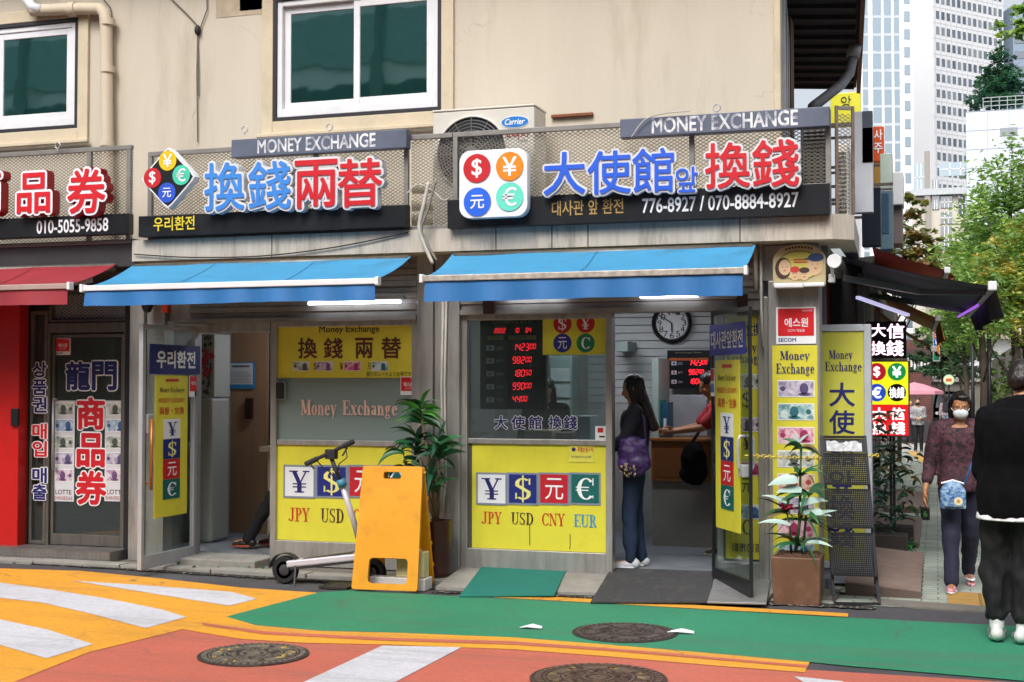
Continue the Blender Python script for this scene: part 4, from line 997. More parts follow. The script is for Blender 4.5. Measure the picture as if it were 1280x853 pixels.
for px, py0, py1 in ((662, 655, 682), (712.5, 668, 684), (712, 684, 687)):
    a, b, c, d = RC(px-.5, py0, px+.8, py1, FY-.002); drip.box(a, b, FY-.002, FY-.001, c, d)
drip.build('stain', M('drip_brown', '#7a6a2a', .8), r)
lower('yellow currency panel behind the scooter and folding board', 345, 555, 522, 678, (354, 581.5, 515, 623),
      [('JPY', 361, 635, 387, 652, redink), ('USD', 401, 636, 430, 653.5, brownink), ('CNY', 441, 637, 470, 655, redink), ('EUR', 482, 638, 510, 656, blueink)])
# upper banner of the middle window
r = sticker('window_banner', 'yellow banner with large black characters above the middle window', 347.5, 404, 521, 472.5, yel)
for t, x0, y0, x1, y1, m, o in (('Money Exchange', 399, 407.5, 474, 418, inkblk, .01), ('換', 373, 423, 396, 448, inkbrown, .02), ('錢', 405, 423, 428, 448, inkbrown, .02), ('兩', 444, 423, 466, 448, inkbrown, .02), ('替', 477, 422, 501, 448, inkbrown, .02), ('銀行のレートよりお得です', 458, 464.5, 514, 471, inkblk, .0)):
    put_text(r, 'lettering', t, x0, y0, x1, y1, FY-.003, [m], off=o)
bill = {'lilac': printmat('bill_lilac', '#8f84a8', '#d5d0dd'), 'teal': printmat('bill_teal', '#6d9fa6', '#d2e3e2'), 'pink': printmat('bill_pink', '#c2668a', '#ecc9d2'), 'blue': printmat('bill_blue', '#7c9ec0', '#d3e0ea'),
        'peach': printmat('bill_peach', '#cf8f80', '#ead4c8'), 'grey': printmat('bill_grey', '#8d9693', '#d8dcd6'), 'mauve': printmat('bill_mauve', '#a58aa8', '#ddd2dc')}
ink2 = {k: M('bill_ink_'+k, c, .5, 0, .2, 30) for k, c in dict(lilac='#5b4d7c', teal='#2d6c78', pink='#a03060', blue='#3c5f94', peach='#a8483e', grey='#4d5653', mauve='#6d4a78').items()}
def note(r, a, b, c, d, y, kind, num='100', side=1, local=False, pl=None):
    """printed picture of a banknote: border, portrait, figure"""
    w_, h_ = b-a, d-c; q = MB(); q.box(a, b, y, y+.001, c, d, 2); q.box(a+w_*.02, b-w_*.02, y-.0008, y-.0002, c+h_*.05, d-h_*.05, 0)
    cx = a+w_*(.72 if side > 0 else .45); q.disc(cx, c+h_*.5, h_*.26, y-.0014, 1, 14, h_*.34); q.disc(cx, c+h_*.16, h_*.36, y-.0014, 1, 12, h_*.1)
    q.disc(a+w_*(.14 if side > 0 else .84), c+h_*.5, h_*.16, y-.0014, 1, 12)
    q.text(num, a+w_*.06, a+w_*.2, d-h_*.3, d-h_*.12, y-.0018, 1); q.text(num, b-w_*.2, b-w_*.05, c+h_*.1, c+h_*.26, y-.0018, 1)
    if pl: pl(q)
    q.build('banknote_print', [bill[kind], ink2[kind], white], r)
for i, (px, kd) in enumerate(((382, 'grey'), (411, 'mauve'), (446, 'pink'), (480, 'teal'))):
    a, b, c, d = RC(px-16, 452, px+5, 464, FY-.002); note(r, a, b, c, d, FY-.002, kd)
for px, s in ((394, '$'), (427, '¥'), (462, '元')):
    a, b, c, d = RC(px-2.5, 454, px+2.5, 462, FY-.003); q = MB(); sym(q, s, a, b, c, d, FY-.003, 0); q.build('lettering', inkblk, r)
# letters stuck on the middle window glass
r = thing('glass_lettering', 'pale pink Money Exchange letters on the middle window glass', 'sign', (on(436, 520, FY).x, FY, on(436, 519, FY).z))
a, b, c, d = RC(376, 500, 421, 519, FY); q = MB(); serif(q, 'Money', a, b, c, d, FY-.002, 0, fat=1.25)
a, b, c, d = RC(428, 501, 497, 519, FY); serif(q, 'Exchange', a, b, c, d, FY-.002, 0, fat=1.25); q.build('lettering', M('pale_pink', '#dcb8ac', .5), r)
r = thing('glass_lettering', 'row of navy white-edged characters on the rate window glass', 'sign', (on(668, 530, FY).x, FY, on(668, 539, FY).z))
for ch, x0, x1 in (('大', 618.5, 634), ('使', 639.5, 656), ('館', 661, 677), ('換', 686.5, 702), ('錢', 705, 721)):
    a, b, c, d = RC(x0, 520.5, x1, 536.5, FY); q = MB(); q.text(ch, a, b, c, d, FY, 0, off=.025, halo=(1, .045)); q.build('lettering', [navy, white], r)
# yellow poster with round currency signs
r = sticker('round_currency_poster', 'yellow poster with four round currency signs in the rate window', 678.5, 391, 758, 443.5, yel)
r0 = r
for s, px, py, m in (('$', 703, 405, redp), ('¥', 732, 404.5, redp), ('元', 703, 429, M('dot_indigo', '#2b2f8e', .4)), ('C', 732, 429, greenp)):
    Yp = 10.508-.0; 
    c = on(px, py, FY-.002); R_ = on(px+11.5, py, FY).x-c.x; q = MB(); q.disc(c.x, c.z, R_, FY-.002, 0); sym(q, s, c.x-R_*.5, c.x+R_*.5, c.z-R_*.62, c.z+R_*.62, FY-.004, 1); q.build('currency_dot', [m, white], r)
# electronic rate boards
segoff = M('board_black', '#0f1013', .3, 0, .2)
def rateboard(label, px0, py0, px1, py1, Y, title, head, rows, dx, hh):
    a, b, c, d = RC(px0, py0, px1, py1, Y); r = thing('rate_board', label, 'display', ((a+b)/2, Y, c))
    q = MB(); q.box(a, b, Y, Y+.06, c, d); q.build('case', segoff, r, bevel=.004)
    W, H_ = b-a, d-c; q = MB(); tx = title
    q.text(tx, a+W*.2, a+W*.8, d-H_*.085, d-H_*.045, Y-.002, 0); q.build('lettering', M('board_title', '#a8a67e', .5), r)
    q = MB(); n = len(rows); top = d-H_*(.27 if head else .22)
    if head:
        digits(q, '2022', a+W*.22, d-H_*.18, H_*.048, Y-.002); digits(q, '10', a+W*.52, d-H_*.18, H_*.048, Y-.002); digits(q, '04', a+W*.7, d-H_*.18, H_*.048, Y-.002)
    for i, (cur, big, small, fm) in enumerate(rows):
        z = top-(top-c)*(i+.72)/(n+.25); e = digits(q, big, a+W*dx, z, hh, Y-.002); digits(q, small, e+hh*.02, z+hh*.22, hh*.75, Y-.002)
    q.build('red_figures', led_red, r)
    q = MB()
    if head:
        q.box(a+W*.12, a+W*.36, Y-.003, Y-.001, d-H_*.255, d-H_*.21, 3); q.box(a+W*.44, a+W*.86, Y-.003, Y-.001, d-H_*.255, d-H_*.21, 3)
        q.text('CURRENCY', a+W*.14, a+W*.34, d-H_*.245, d-H_*.22, Y-.005, 4); q.text('RATE', a+W*.58, a+W*.72, d-H_*.245, d-H_*.22, Y-.005, 4)
    else: q.box(a+W*.04, a+W*.96, Y-.003, Y-.001, d-H_*.27, d-H_*.2, 5)
    for i, (cur, big, small, fm) in enumerate(rows):
        z = top-(top-c)*(i+.72)/(n+.25); q.box(a+W*.1, a+W*.22, Y-.003, Y-.001, z, z+hh*.8, 0); q.disc(a+W*.16, z+hh*.4, hh*.24, Y-.005, fm, 12)
        q.text(cur, a+W*.25, a+W*.36, z+hh*.1, z+hh*.6, Y-.003, 0)
    q.build('row_labels', [M('board_white', '#b9bcc4', .5), M('board_red', '#b8203a', .5), M('board_blue', '#2b4a9a', .5), M('board_green', '#8f9a3c', .5), inkblk, M('board_orange', '#b8551c', .5)], r)
    return r
rateboard('tall black rate board with five rows of red figures behind the window', 600, 395, 682, 512, 10.56, 'EXCHANGE RATE', True,
          [('USD', '1423', '00', 2), ('JPY', '982', '00', 1), ('HKD', '180', '50', 1), ('CNY', '990', '00', 1), ('TWD', '44', '00', 2)], .5, .055)
rateboard('small black rate board with three red rows on the slatted wall', 834, 438, 888, 486, 13.2, 'Exchange Rate', False,
          [('USD', '1423', '00', 2), ('JPY', '982', '00', 1), ('CNY', '180', '60', 1)], .5, .05)
# security stickers and small notices
def secom(label, px0, py0, px1, py1, Y, word='에스원', sub='CCTV 작동중', bottom=None, depth=.004):
    a, b, c, d = RC(px0, py0, px1, py1, Y); r = thing('security_sign', label, 'sign', ((a+b)/2, Y, c), 0, 'red and white security signs')
    W, H_ = b-a, d-c; q = MB(); q.box(a, b, Y, Y+depth, c, d); q.build('panel', white, r)
    q = MB(); q.box(a+W*.05, b-W*.05, Y-.003, Y-.001, c+H_*.22, d-H_*.04); q.build('red_field', M('bright_red', '#d11f27', .4), r)
    q = MB(); q.text(word, a+W*.22, a+W*.8, c+H_*.46, c+H_*.7, Y-.005, 0, off=.02); q.text(sub, a+W*.3, a+W*.72, c+H_*.32, c+H_*.4, Y-.005, 0); q.text('안전하고 편리한', a+W*.66, b-W*.08, d-H_*.13, d-H_*.08, Y-.005, 0)
    if bottom: q.text(bottom, a+W*.06, a+W*.5, c+H_*.06, c+H_*.16, Y-.002, 1, off=.03)
    q.build('lettering', [white, M('secom_blue', '#2a4a86', .4)], r)
secom('largest security sign, on the steel pillar above the banknote strip', 970, 384, 1020, 430, 10.392, bottom='SECOM')
secom('small security sticker at the corner of the gift shop door', 69, 423, 88, 444, 10.485, bottom='SECOM')
secom('small security sticker behind the leafy plant on the middle window', 500.5, 471, 520, 494, 10.482)
r = sticker('patrol_notice', 'small yellow police patrol notice on the currency panel', 711, 556.5, 742, 578, M('pale_yellow2', '#e2d958', .45), FY-.006, 'notice')
q = MB(); a, b, c, d = RC(722, 559, 741, 565.5, FY-.008); q.text('특별순찰구역', a, b, c, d, FY-.008, 0, off=.02); a, b, c, d = RC(714, 570, 739, 572.5, FY-.008); q.text('우리동네 안심순찰', a, b, c, d, FY-.008, 1)
c = on(717, 562, FY-.008); q.disc(c.x, c.z, .018, FY-.008, 1, 10); q.build('lettering', [redink, navy], r)
r = sticker('small_sticker', 'little white sticker with a red mark at the window corner', 744, 533, 757, 553, white, FY-.002, 'sticker')
q = MB(); a, b, c, d = RC(747, 535, 754, 541, FY-.004); q.box(a, b, FY-.004, FY-.003, c, d); a, b, c, d = RC(749, 545, 756, 547, FY-.004); q.box(a, b, FY-.004, FY-.003, c, d, 1); q.build('mark', [redp, inkblk], r)
# door intercom / lock box on the middle window jamb
a, b, c, d = RC(345, 478, 355, 499, 10.43); r = thing('card_reader', 'black card reader box on the frame of the middle window', 'card reader', ((a+b)/2, 10.43, c))
q = MB(); q.rrect(a, b, c, d, .015, 10.425, .024); q.build('case', black, r, bevel=.004); q = MB(); q.rrect(a-.006, b+.006, c-.006, d+.006, .02, 10.438, .01); q.build('back_plate', alu, r)

# ---- red shop on the far left
redw = M('red_cladding', '#c01f1c', .35, 0, .06, 3, dirt=.2, dirtcol='#7a1512')
RW = MB(); xr = on(23, 530, 10.30).x
RW.box(-14, xr, 10.30, 10.52, .02, 2.55); RW.build('red_pier', redw, BD, bevel=.01)
gs = gx(63); ge = gx(161)
sd_ = MB(); sd_.box(xr+.004, gx(42)-.003, 10.42, 10.5, .1, 2.5, 1); sd_.frame(gx(42), gs-.003, .12, 2.3, .03, 10.44, 10.52, 0); w1 = sd_.build('side_light', [dsteel, M('brown_black', '#231a16', .5)], BD, bevel=.003)
q = MB(); q.box(gx(42)+.031, gs-.034, 10.48, 10.486, .151, 2.268); q.build('glass_pane', shop_glass, w1)
q = MB(); q.box(gs, ge, 10.44, 10.56, on(110, 416, GY).z, on(110, 404, GY).z); q.box(gs, gs+.03, 10.44, 10.56, .1, on(110, 416, GY).z-.002); q.box(ge-.03, ge, 10.44, 10.56, .1, on(110, 416, GY).z-.002)
q.frame(gs, ge, on(110, 403, GY).z, 2.5, .025, 10.46, 10.54); q.box(ge+.003, XA-.002, 10.42, 10.58, .02, 2.6, 1); q.build('door_frame', [dsteel, black], BD, bevel=.003)
q = MB(); mesh_panel(q, gs+.03, ge-.03, on(110, 398, GY).z, 2.45, 10.5, .05, .6, .006); q.box(gs+.03, ge-.03, 10.53, 10.54, on(110, 400, GY).z, 2.47, 1); q.build('transom_mesh', [alu, M('transom_teal', '#5f7d80', .3)], BD)
zd0, zd1 = on(110, 664, GY).z, on(110, 418, GY).z
dr = MB(); dr.frame(gs+.035, ge-.035, .12, zd1, .03, 10.465, 10.515, tb=.1); dr = dr.build('door', dsteel, BD, bevel=.003)
q = MB(); q.box(gs+.066, ge-.066, 10.49, 10.496, .222, zd1-.031); q.build('glass_pane', shop_glass, dr)
q = MB(); q.tube([(gx(73), 10.42, on(70, 585, GY).z), (gx(73), 10.42, on(70, 500, GY).z)], .012, 8)
for z in (586, 499): q.tube([(gx(73), 10.42, on(70, z, GY).z), (gx(73), 10.49, on(70, z, GY).z)], .01, 6)
q.build('handle', alu, dr, smooth=True)
r = thing('glass_lettering', 'large blue and red white-edged characters down the gift shop door', 'sign', (on(110, 500, FY).x, 10.478, on(110, 632, FY).z))
for ch, x0, y0, x1, y1, m in (('龍', 83, 453, 112, 487, navy), ('門', 116, 453, 145, 487, navy), ('商', 97, 498, 130, 536, lred), ('品', 97, 543, 130, 583, lred), ('券', 96, 590, 132, 630, lred)):
    a, b, c, d = RC(x0, y0, x1, y1, 10.478); q = MB(); q.text(ch, a, b, c, d, 10.478, 0, off=.035, halo=(1, .04)); q.build('lettering', [m, white], r)
r = thing('glass_lettering', 'column of Korean letters on the narrow side glass by the red pier', 'sign', (on(50, 540, FY).x, 10.43, on(50, 628, FY).z))
for i, (ch, y0, m) in enumerate((('상', 453, navy), ('품', 475, navy), ('권', 497, navy), ('매', 530, lred), ('입', 552, lred), ('매', 585, navy), ('출', 606, navy))):
    a, b, c, d = RC(41, y0, 58, y0+18.5, 10.43); q = MB(); q.text(ch, a, b, c, d, 10.43, 0, off=.03, halo=(1, .05)); q.build('lettering', [m, white], r)
for i, (x0, x1, lab) in enumerate(((67, 93, 'strip of gift certificate pictures on the handle side of the gift door'), (131, 159, 'strip of gift certificate pictures on the hinge side of the gift door'))):
    Yp = 10.482
    a, b, c, d = RC(x0, 501, x1, 627, Yp); r = thing('certificate_strip', lab, 'poster', ((a+b)/2, Yp, c), 0, 'gift certificate strips on the door')
    q = MB(); q.box(a, b, Yp, Yp+.003, c, d); q.build('panel', M('strip_white', '#cfd1d8', .5, 0, .04), r)
    for j, kd in enumerate(('grey', 'blue', 'grey', 'lilac', 'mauve')):
        z1 = d-(d-c)*(.02+j*.165); note(r, a+.012, b-.012, z1-(d-c)*.125, z1, Yp-.002, kd, '10', 1 if j % 2 else -1)
    q = MB(); W, H_ = b-a, d-c; q.text('LOTTE', a+W*.12, b-W*.12, c+H_*.07, c+H_*.115, Yp-.002, 0, off=.012); q.text('SHINSEGAE', a+W*.06, b-W*.06, c+H_*.015, c+H_*.05, Yp-.002, 1); q.build('lettering', [M('lotte_red', '#5d2d33', .5), M('shin_red', '#a03038', .5)], r)
q = MB(); a, b, c, d = RC(14, 511, 23, 533, 10.28); q.box(a, b, 10.27, 10.299, c, d); tag(q.build('door_keypad', black, None, bevel=.005, loc=((a+b)/2, 10.28, c)), 'black keypad box fixed to the red pier', 'keypad')
# checker plate step
ck = M('checker_plate', '#8a8784', .42, .7, .2, 6, dirt=.6, dirtcol='#474340')
q = MB(); q.box(-14, gx(166), 10.16, 10.6, .02, .115); yy_ = 10.18; 
for i in range(9):
    for j in range(60):
        x = gx(166)-.03-j*.045; y = 10.19+i*.028; s_ = 1 if (i+j) % 2 else -1
        q.add([(x-.009, y-.004*s_, .1155), (x-.007, y-.007*s_, .1155), (x+.009, y+.004*s_, .1155), (x+.007, y+.007*s_, .1155)], [(0, 1, 2, 3)], 1)
for i in range(3):
    for j in range(60):
        x = gx(166)-.03-j*.045; z = .035+i*.026; s_ = 1 if (i+j) % 2 else -1
        q.add([(x-.009, 10.1595, z-.004*s_), (x-.007, 10.1595, z-.006*s_), (x+.009, 10.1595, z+.004*s_), (x+.007, 10.1595, z+.006*s_)], [(0, 1, 2, 3)], 1)
q.build('checker_plate_step', [ck, M('checker_lug', '#b3b0ac', .35, .7)], BD)

# ---- open glass door of the middle shop (swung right out) and its signs
hx, hy = gx(246), 10.46
LW = .86; ang_l = rad(90); lo = (hx+.005, hy-LW, 0)
dr = MB(); dr.frame(0, LW, .06, 2.12, .045, -.02, .02, tb=.11, tt=.04); place(dr, lo, ang_l); dr = dr.build('door', alu, BD, bevel=.003)
q = MB(); q.box(.046, LW-.046, -.004, .004, .171, 2.079); place(q, lo, ang_l); q.build('glass_pane', clear_glass, dr)
q = MB()
for y in (-.045, .045): q.tube([(.1, y, .72), (.1, y, 1.32)], .013, 8)
for z in (.78, 1.26): q.tube([(.1, -.045, z), (.1, .045, z)], .008, 6)
place(q, lo, ang_l); q.build('handle', M('brass_handle', '#b06a2a', .35, .4, .15), dr, smooth=True)
q = MB(); q.box(.06, .15, -.035, .03, 1.2, 1.36); place(q, lo, ang_l); q.build('lock_box', alu, dr, bevel=.006)
q = MB(); q.tube([(.45, -.06, 2.14), (LW+.05, -.14, 2.14)], .012, 8); q.box(.4, .62, -.06, .0, 2.1, 2.16); place(q, lo, ang_l); q.build('door_closer', alu, dr)
def leaf_sign(o, ang, name, label, x0, x1, z0, z1, mat, y=-.012, cat='sign', fl=None):
    p = Vector((o[0]+x0*math.cos(ang), o[1]+x0*math.sin(ang), z0)); r = thing(name, label, cat, p, ang)
    q = MB(); q.box(0, x1-x0, y, y+.006, 0, z1-z0); q.build('panel', mat, r, local=True); return r
r = leaf_sign(lo, ang_l, 'name_sign', 'navy sign with white Korean letters across the wide-open glass door', .09, LW+.03, 1.70, 1.955, navy, -.03)
q = MB(); q.text('우리환전', .1, .71, .055, .2, -.033, 0, off=.03); q.build('lettering', white, r, local=True)
def strip(o, ang, label, x0, x1, z0, z1, narrow):
    r = leaf_sign(o, ang, 'currency_sign', label, x0, x1, z0, z1, yel, -.014); W, H_ = x1-x0, z1-z0; y = -.017
    q = MB(); q.box(W*.3, W*.7, y, y+.001, H_*.955, H_*.975, 0); serif(q, 'Money Exchange', W*.12, W*.88, H_*.88, H_*.915, y, 1)
    q.text('韓國銀行公認換錢所', W*.1, W*.9, H_*.805, H_*.84, y, 0); q.text('兩替・兌換', W*.12, W*.88, H_*.72, H_*.775, y, 0, off=.012); q.build('lettering', [redink, brownink], r, local=True)
    for i, (s, m, tm) in enumerate(SY):
        q = MB(); b0, b1 = H_*(.12+.57*(3-i)/4), H_*(.12+.57*(4-i)/4); a0, a1 = W*.24, W*.76
        q.box(a0, a1, y-.002, y, b0+.002, b1-.002, 0); sym(q, s, a0+(a1-a0)*.24, a1-(a1-a0)*.22, b0+(b1-b0)*.16, b1-(b1-b0)*.16, y-.004, 1); q.build('currency_square', [m, tm], r, local=True)
    return r
strip(lo, ang_l, 'yellow strip of four currency squares on the wide-open middle door', .2, .71, .47, 1.69, 0)
r = leaf_sign(lo, ang_l, 'security_sign', 'small security sticker under the navy sign on the middle door', .73, .85, 1.5, 1.69, white, -.02); r['group'] = 'red and white security signs'
q = MB(); q.box(.006, .114, -.023, -.021, .05, .184, 0); q.text('에스원', .025, .095, .105, .14, -.025, 1, off=.02); q.build('red_field', [M('bright_red', '#d11f27', .4), white], r, local=True)

# ---- open glass door of the corner shop
ro = (gx(892), 10.455, 0); ang_r = rad(-60); RWd = .78
dr = MB(); dr.frame(0, RWd, .06, 2.19, .014, -.012, .012, tb=.115, tt=.03); place(dr, ro, ang_r); dr = dr.build('door', M('door_edge_dark', '#38393b', .35, .6), BD)
q = MB(); q.box(.015, RWd-.015, -.005, .005, .177, 2.158); place(q, ro, ang_r); q.build('glass_pane', clear_glass, dr)
q = MB()
for y in (-1, 1): q.tube([(RWd-.1, .006*y, .98), (RWd-.1, .045*y, .98), (RWd-.1, .06*y, 1.01), (RWd-.1, .06*y, 1.2), (RWd-.1, .045*y, 1.23), (RWd-.1, .006*y, 1.23)], .012, 8)
place(q, ro, ang_r); q.build('handle', alu, dr, smooth=True)
q = MB(); q.box(RWd-.13, RWd-.05, -.05, .03, .93, 1.02); place(q, ro, ang_r); q.build('lock_box', alu, dr, bevel=.006)
r = leaf_sign(ro, ang_r, 'name_sign', 'blue sign with white Korean letters on the half-open corner shop door', .02, RWd-.03, 1.84, 2.08, M('name_blue', '#2a2fa0', .4, 0, .05), -.03)
q = MB(); q.text('대사관앞환전', .04, .69, .05, .185, -.033, 0, off=.015); q.build('lettering', white, r, local=True)
strip(ro, ang_r, 'yellow strip of four currency squares on the half-open corner door', .1, .6, .5, 1.8, 0)
r = leaf_sign(ro, ang_r, 'small_sticker', 'red and blue sticker at the hinge edge of the corner door', .015, .09, 1.52, 1.74, white, -.02, 'sticker')
q = MB(); q.box(.004, .071, -.023, -.021, .12, .215, 0); q.box(.004, .071, -.023, -.021, .03, .1, 1); q.build('mark', [redp, M('sticker_blue', '#3d7fc0', .4)], r, local=True)

# ---- yellow fixed panel behind that door, pillar strip, alley light box
def bills(r, px0, px1, rows, Y, h):
    for py, kd, num, sd2 in rows:
        a, b, c, d = RC(px0, py-h/2, px1, py+h/2, Y); note(r, a, b, c, d, Y, kd, num, sd2)
r = sticker('banknote_sign', 'yellow window panel with banknotes beside the half-open door', 906, 387, 955, 699, yel)
put_text(r, 'lettering', '兌換', 933, 404, 950, 420, FY-.003, [navy], off=.02)
q = MB()
for t, x0, y0, x1, y1 in (('Money', 912, 429, 946, 440), ('Exchange', 908, 442, 952, 454)):
    a, b, c, d = RC(x0, y0, x1, y1, FY-.003); serif(q, t, a, b, c, d, FY-.003, 0, fat=1.2)
q.build('lettering', navy, r)
bills(r, 922, 952, [(477, 'grey', '100', -1), (531, 'mauve', '10000', -1), (586, 'pink', '100', 1), (640, 'blue', '100', 1)], FY-.003, 18)
q = MB()
for s, py in (('$', 500), ('¥', 553), ('元', 607), ('C', 659)):
    a, b, c, d = RC(927, py-9, 940, py+9, FY-.003); sym(q, s, a, b, c, d, FY-.003, 0)
a, b, c, d = RC(915, 680, 953, 690, FY-.003); serif(q, 'USD JPY CNY EUR', a, b, c, d, FY-.003, 0, fat=1.5); q.build('lettering', inkblk, r)
PYs = 10.392
r = sticker('banknote_sign', 'tall yellow strip of seven banknotes on the steel pillar', 966, 432, 1022.5, 702, yel, PYs)
q = MB()
for t, x0, y0, x1, y1 in (('Money', 975, 439, 1012, 450), ('Exchange', 970, 454.5, 1018, 467)):
    a, b, c, d = RC(x0, y0, x1, y1, PYs-.003); serif(q, t, a, b, c, d, PYs-.003, 0, fat=1.15)
q.build('lettering', navy, r)
bills(r, 972, 1018, [(486, 'lilac', '50000', 1), (515, 'teal', '100', -1), (544.5, 'pink', '100', 1), (574, 'grey', '100', -1), (603, 'peach', '500', -1), (632, 'lilac', '10000', 1), (661, 'pink', '1000', -1), (690, 'blue', '100', 1)][:8], PYs-.003, 21)
r['label'] = 'tall yellow strip of banknote pictures on the steel pillar'
LBY = 10.85
a, b, c, d = RC(1000, 406, 1090, 752, LBY); c = .03
r = thing('light_box', 'tall yellow Money Exchange light box standing at the alley corner', 'sign', ((a+b)/2, LBY, c))
q = MB(); q.box(a, b, LBY, LBY+.16, c, d); q.build('case', M('lightbox_grey', '#9a9ea6', .45, 0, .1, 5, dirt=.3), r, bevel=.006)
q = MB(); q.frame(a, b, c+.12, d, .055, LBY-.02, LBY-.001); q.build('frame', M('lightbox_frame', '#b4b9c2', .45, 0, .08), r, bevel=.004)
q = MB(); q.box(a+.056, b-.056, LBY-.008, LBY-.002, c+.18, d-.057); q.build('panel', M('lightbox_yellow', '#c9c850', .4, 0, .05), r)
q = MB()
for t, x0, y0, x1, y1 in (('Money', 1036, 438, 1066, 449), ('Exchange', 1031, 452.5, 1077, 464)):
    a2, b2, c2, d2 = RC(x0, y0, x1, y1, LBY-.01); serif(q, t, a2, b2, c2, d2, LBY-.01, 0, fat=1.15)
q.build('lettering', navy, r)
for ch, y0 in (('大', 479), ('使', 513.5), ('館', 553), ('앞', 588), ('換', 620), ('錢', 654)):
    a2, b2, c2, d2 = RC(1037, y0, 1068, y0+29, LBY-.01); q = MB(); q.text(ch, a2, b2, c2, d2, LBY-.01, 0, off=.02); q.build('lettering', navy, r)
# drawn family plate above the pillar: plain generic faces
a, b, c, d = RC(966, 305, 1032, 357, 10.30); 
r = thing('family_plate', 'oval-topped cream plate with a drawn family under the ledge', 'sign', ((a+b)/2, 10.30, c))
W, H_ = b-a, d-c; skin_p = M('plate_skin', '#cdb08c', .6, 0, .05)
pts = [(a, 10.30, c), (b, 10.30, c), (b, 10.30, c+H_*.62)]+[(a+W/2+W/2*math.cos(rad(t)), 10.30, c+H_*.62+H_*.38*math.sin(rad(t))) for t in range(10, 171, 10)]+[(a, 10.30, c+H_*.62)]
q = MB(); q.prism(pts, (0, .04, 0)); q.build('panel', M('plate_cream', '#b9ab84', .6, 0, .15, 6, dirt=.4), r, bevel=.003)
def pic(mb, u, v, ru, rv, y, mi): mb.disc(a+W*u, c+H_*v, W*ru, y, mi, 22, H_*rv)
q = MB(); y = 10.297
pic(q, .5, .48, .42, .36, y, 0); pic(q, .5, .48, .4, .335, y-.001, 1)
pic(q, .2, .42, .155, .26, y-.002, 2); pic(q, .23, .44, .115, .19, y-.003, 3)          # mother with brown hair
pic(q, .8, .46, .15, .23, y-.002, 3); pic(q, .82, .66, .15, .1, y-.003, 4); pic(q, .7, .63, .1, .025, y-.004, 4)   # father in a blue cap
pic(q, .42, .27, .095, .15, y-.003, 3); pic(q, .42, .38, .09, .08, y-.004, 5)           # child in a red cap
pic(q, .6, .27, .095, .15, y-.003, 3); pic(q, .6, .36, .1, .07, y-.004, 2)
for u, v in ((.19, .45), (.27, .45), (.76, .5), (.85, .5), (.39, .28), (.45, .28), (.57, .27), (.63, .27)): pic(q, u, v, .01, .012, y-.006, 2)
for u, v in ((.23, .36), (.81, .4), (.42, .2), (.6, .2)): pic(q, u, v, .03, .012, y-.006, 5)
[pic(q, .26+.06*i, .87+.05*math.sin(math.pi*(i+.5)/9), .02, .03, y-.002, 2) for i in range(9)]; q.box(a+W*.4, a+W*.62, y-.003, y-.002, c+H_*.6, c+H_*.63, 5); q.box(a+W*.4, a+W*.66, y-.003, y-.002, c+H_*.54, c+H_*.57, 5)
q.build('drawing', [M('plate_green', '#6c7440', .6), M('plate_lime', '#c3bd58', .6), M('plate_brown', '#3e2a20', .6), skin_p, M('plate_blue', '#27406e', .6), M('plate_red', '#b8382e', .6)], r)
# spotlight on the pillar
p = on(1043, 327, 10.2); r = thing('spotlight', 'white round spotlight on a bent arm at the corner', 'lamp', on(1041, 346, 10.35))
q = MB(); q.tube([on(1036, 352, 10.38), on(1041, 346, 10.3), on(1040, 336, 10.22), p], .012, 8); q.box(on(1036, 350, 10.3).x, on(1043, 350, 10.3).x, 10.28, 10.38, on(1040, 353, 10.3).z, on(1040, 343, 10.3).z); q.build('arm', wpvc, r, bevel=.003)
q = MB(); q.lathe((p.x, p.y, p.z), [(.012, .05), (.045, .03), (.055, -.02), (.05, -.03), (.0001, -.025)], 18, axis='y'); q.build('lamp_head', wpvc, r, autosm=40)
q = MB(); q.box(on(967, 354, 10.2).x, on(1004, 352, 10.2).x, 10.2, 10.29, on(985, 360, 10.2).z, on(985, 354, 10.2).z); q.box(on(1004, 355, 10.2).x, on(1030, 355, 10.2).x, 10.23, 10.29, on(1016, 358, 10.2).z, on(1016, 353, 10.2).z)
tag(q.build('wall_lamp', wpvc, None, bevel=.008, loc=tuple(on(985, 358, 10.25))), 'white lamp box fixed under the family plate', 'lamp')

# ---- mats and loose things on the ramp
def rampz(x, y): return .028+(.092-.028)*(y-9.74)/(10.62-9.74) if y < 10.62 else .092
def mat_on(name, label, pix, mat, th=.012):
    P = [gd(px, py, .06) for px, py in pix]; q = MB()
    q.hexa([(p.x, p.y, rampz(p.x, p.y)+.002) for p in P]+[(p.x, p.y, rampz(p.x, p.y)+.002+th) for p in P]); o = q.build(name, mat, None, bevel=.004, loc=(sum(p.x for p in P)/4, sum(p.y for p in P)/4, .05)); return tag(o, label, 'mat', 'mats in front of the shop doors')
matb = M('mat_black', '#3b3b3d', .95, 0, .45, 45, bump=1.0, bscale=120, dirt=.4, dirtcol='#6a675f', dscale=6); 
mat_on('floor_mat', 'teal green rubber mat under the exchange rate window', [(574, 738), (693, 739), (711, 713), (606, 709.5)], M('mat_green', '#0f6f64', .8, 0, .12, 8, bump=.5, bscale=120, dirt=.25, dirtcol='#0e4d48'))
mat_on('floor_mat', 'wide charcoal loop mat at the open doorway', [(738, 746), (886, 748), (893, 722), (764, 717)], matb, .016)
q = MB(); P = [gd(px, py, .05) for px, py in ((884, 750), (958, 752.5), (965, 727), (896, 724))]
q.hexa([(p.x, p.y, rampz(p.x, p.y)+.003) for p in P]+[(p.x, p.y, rampz(p.x, p.y)+.02) for p in P]); tag(q.build('steel_ramp_plate', M('worn_plate', '#8f8f90', .5, .5, .2, 6, dirt=.4), None, bevel=.004, loc=tuple(P[0])), 'grey metal ramp plate under the half-open door', 'ramp')
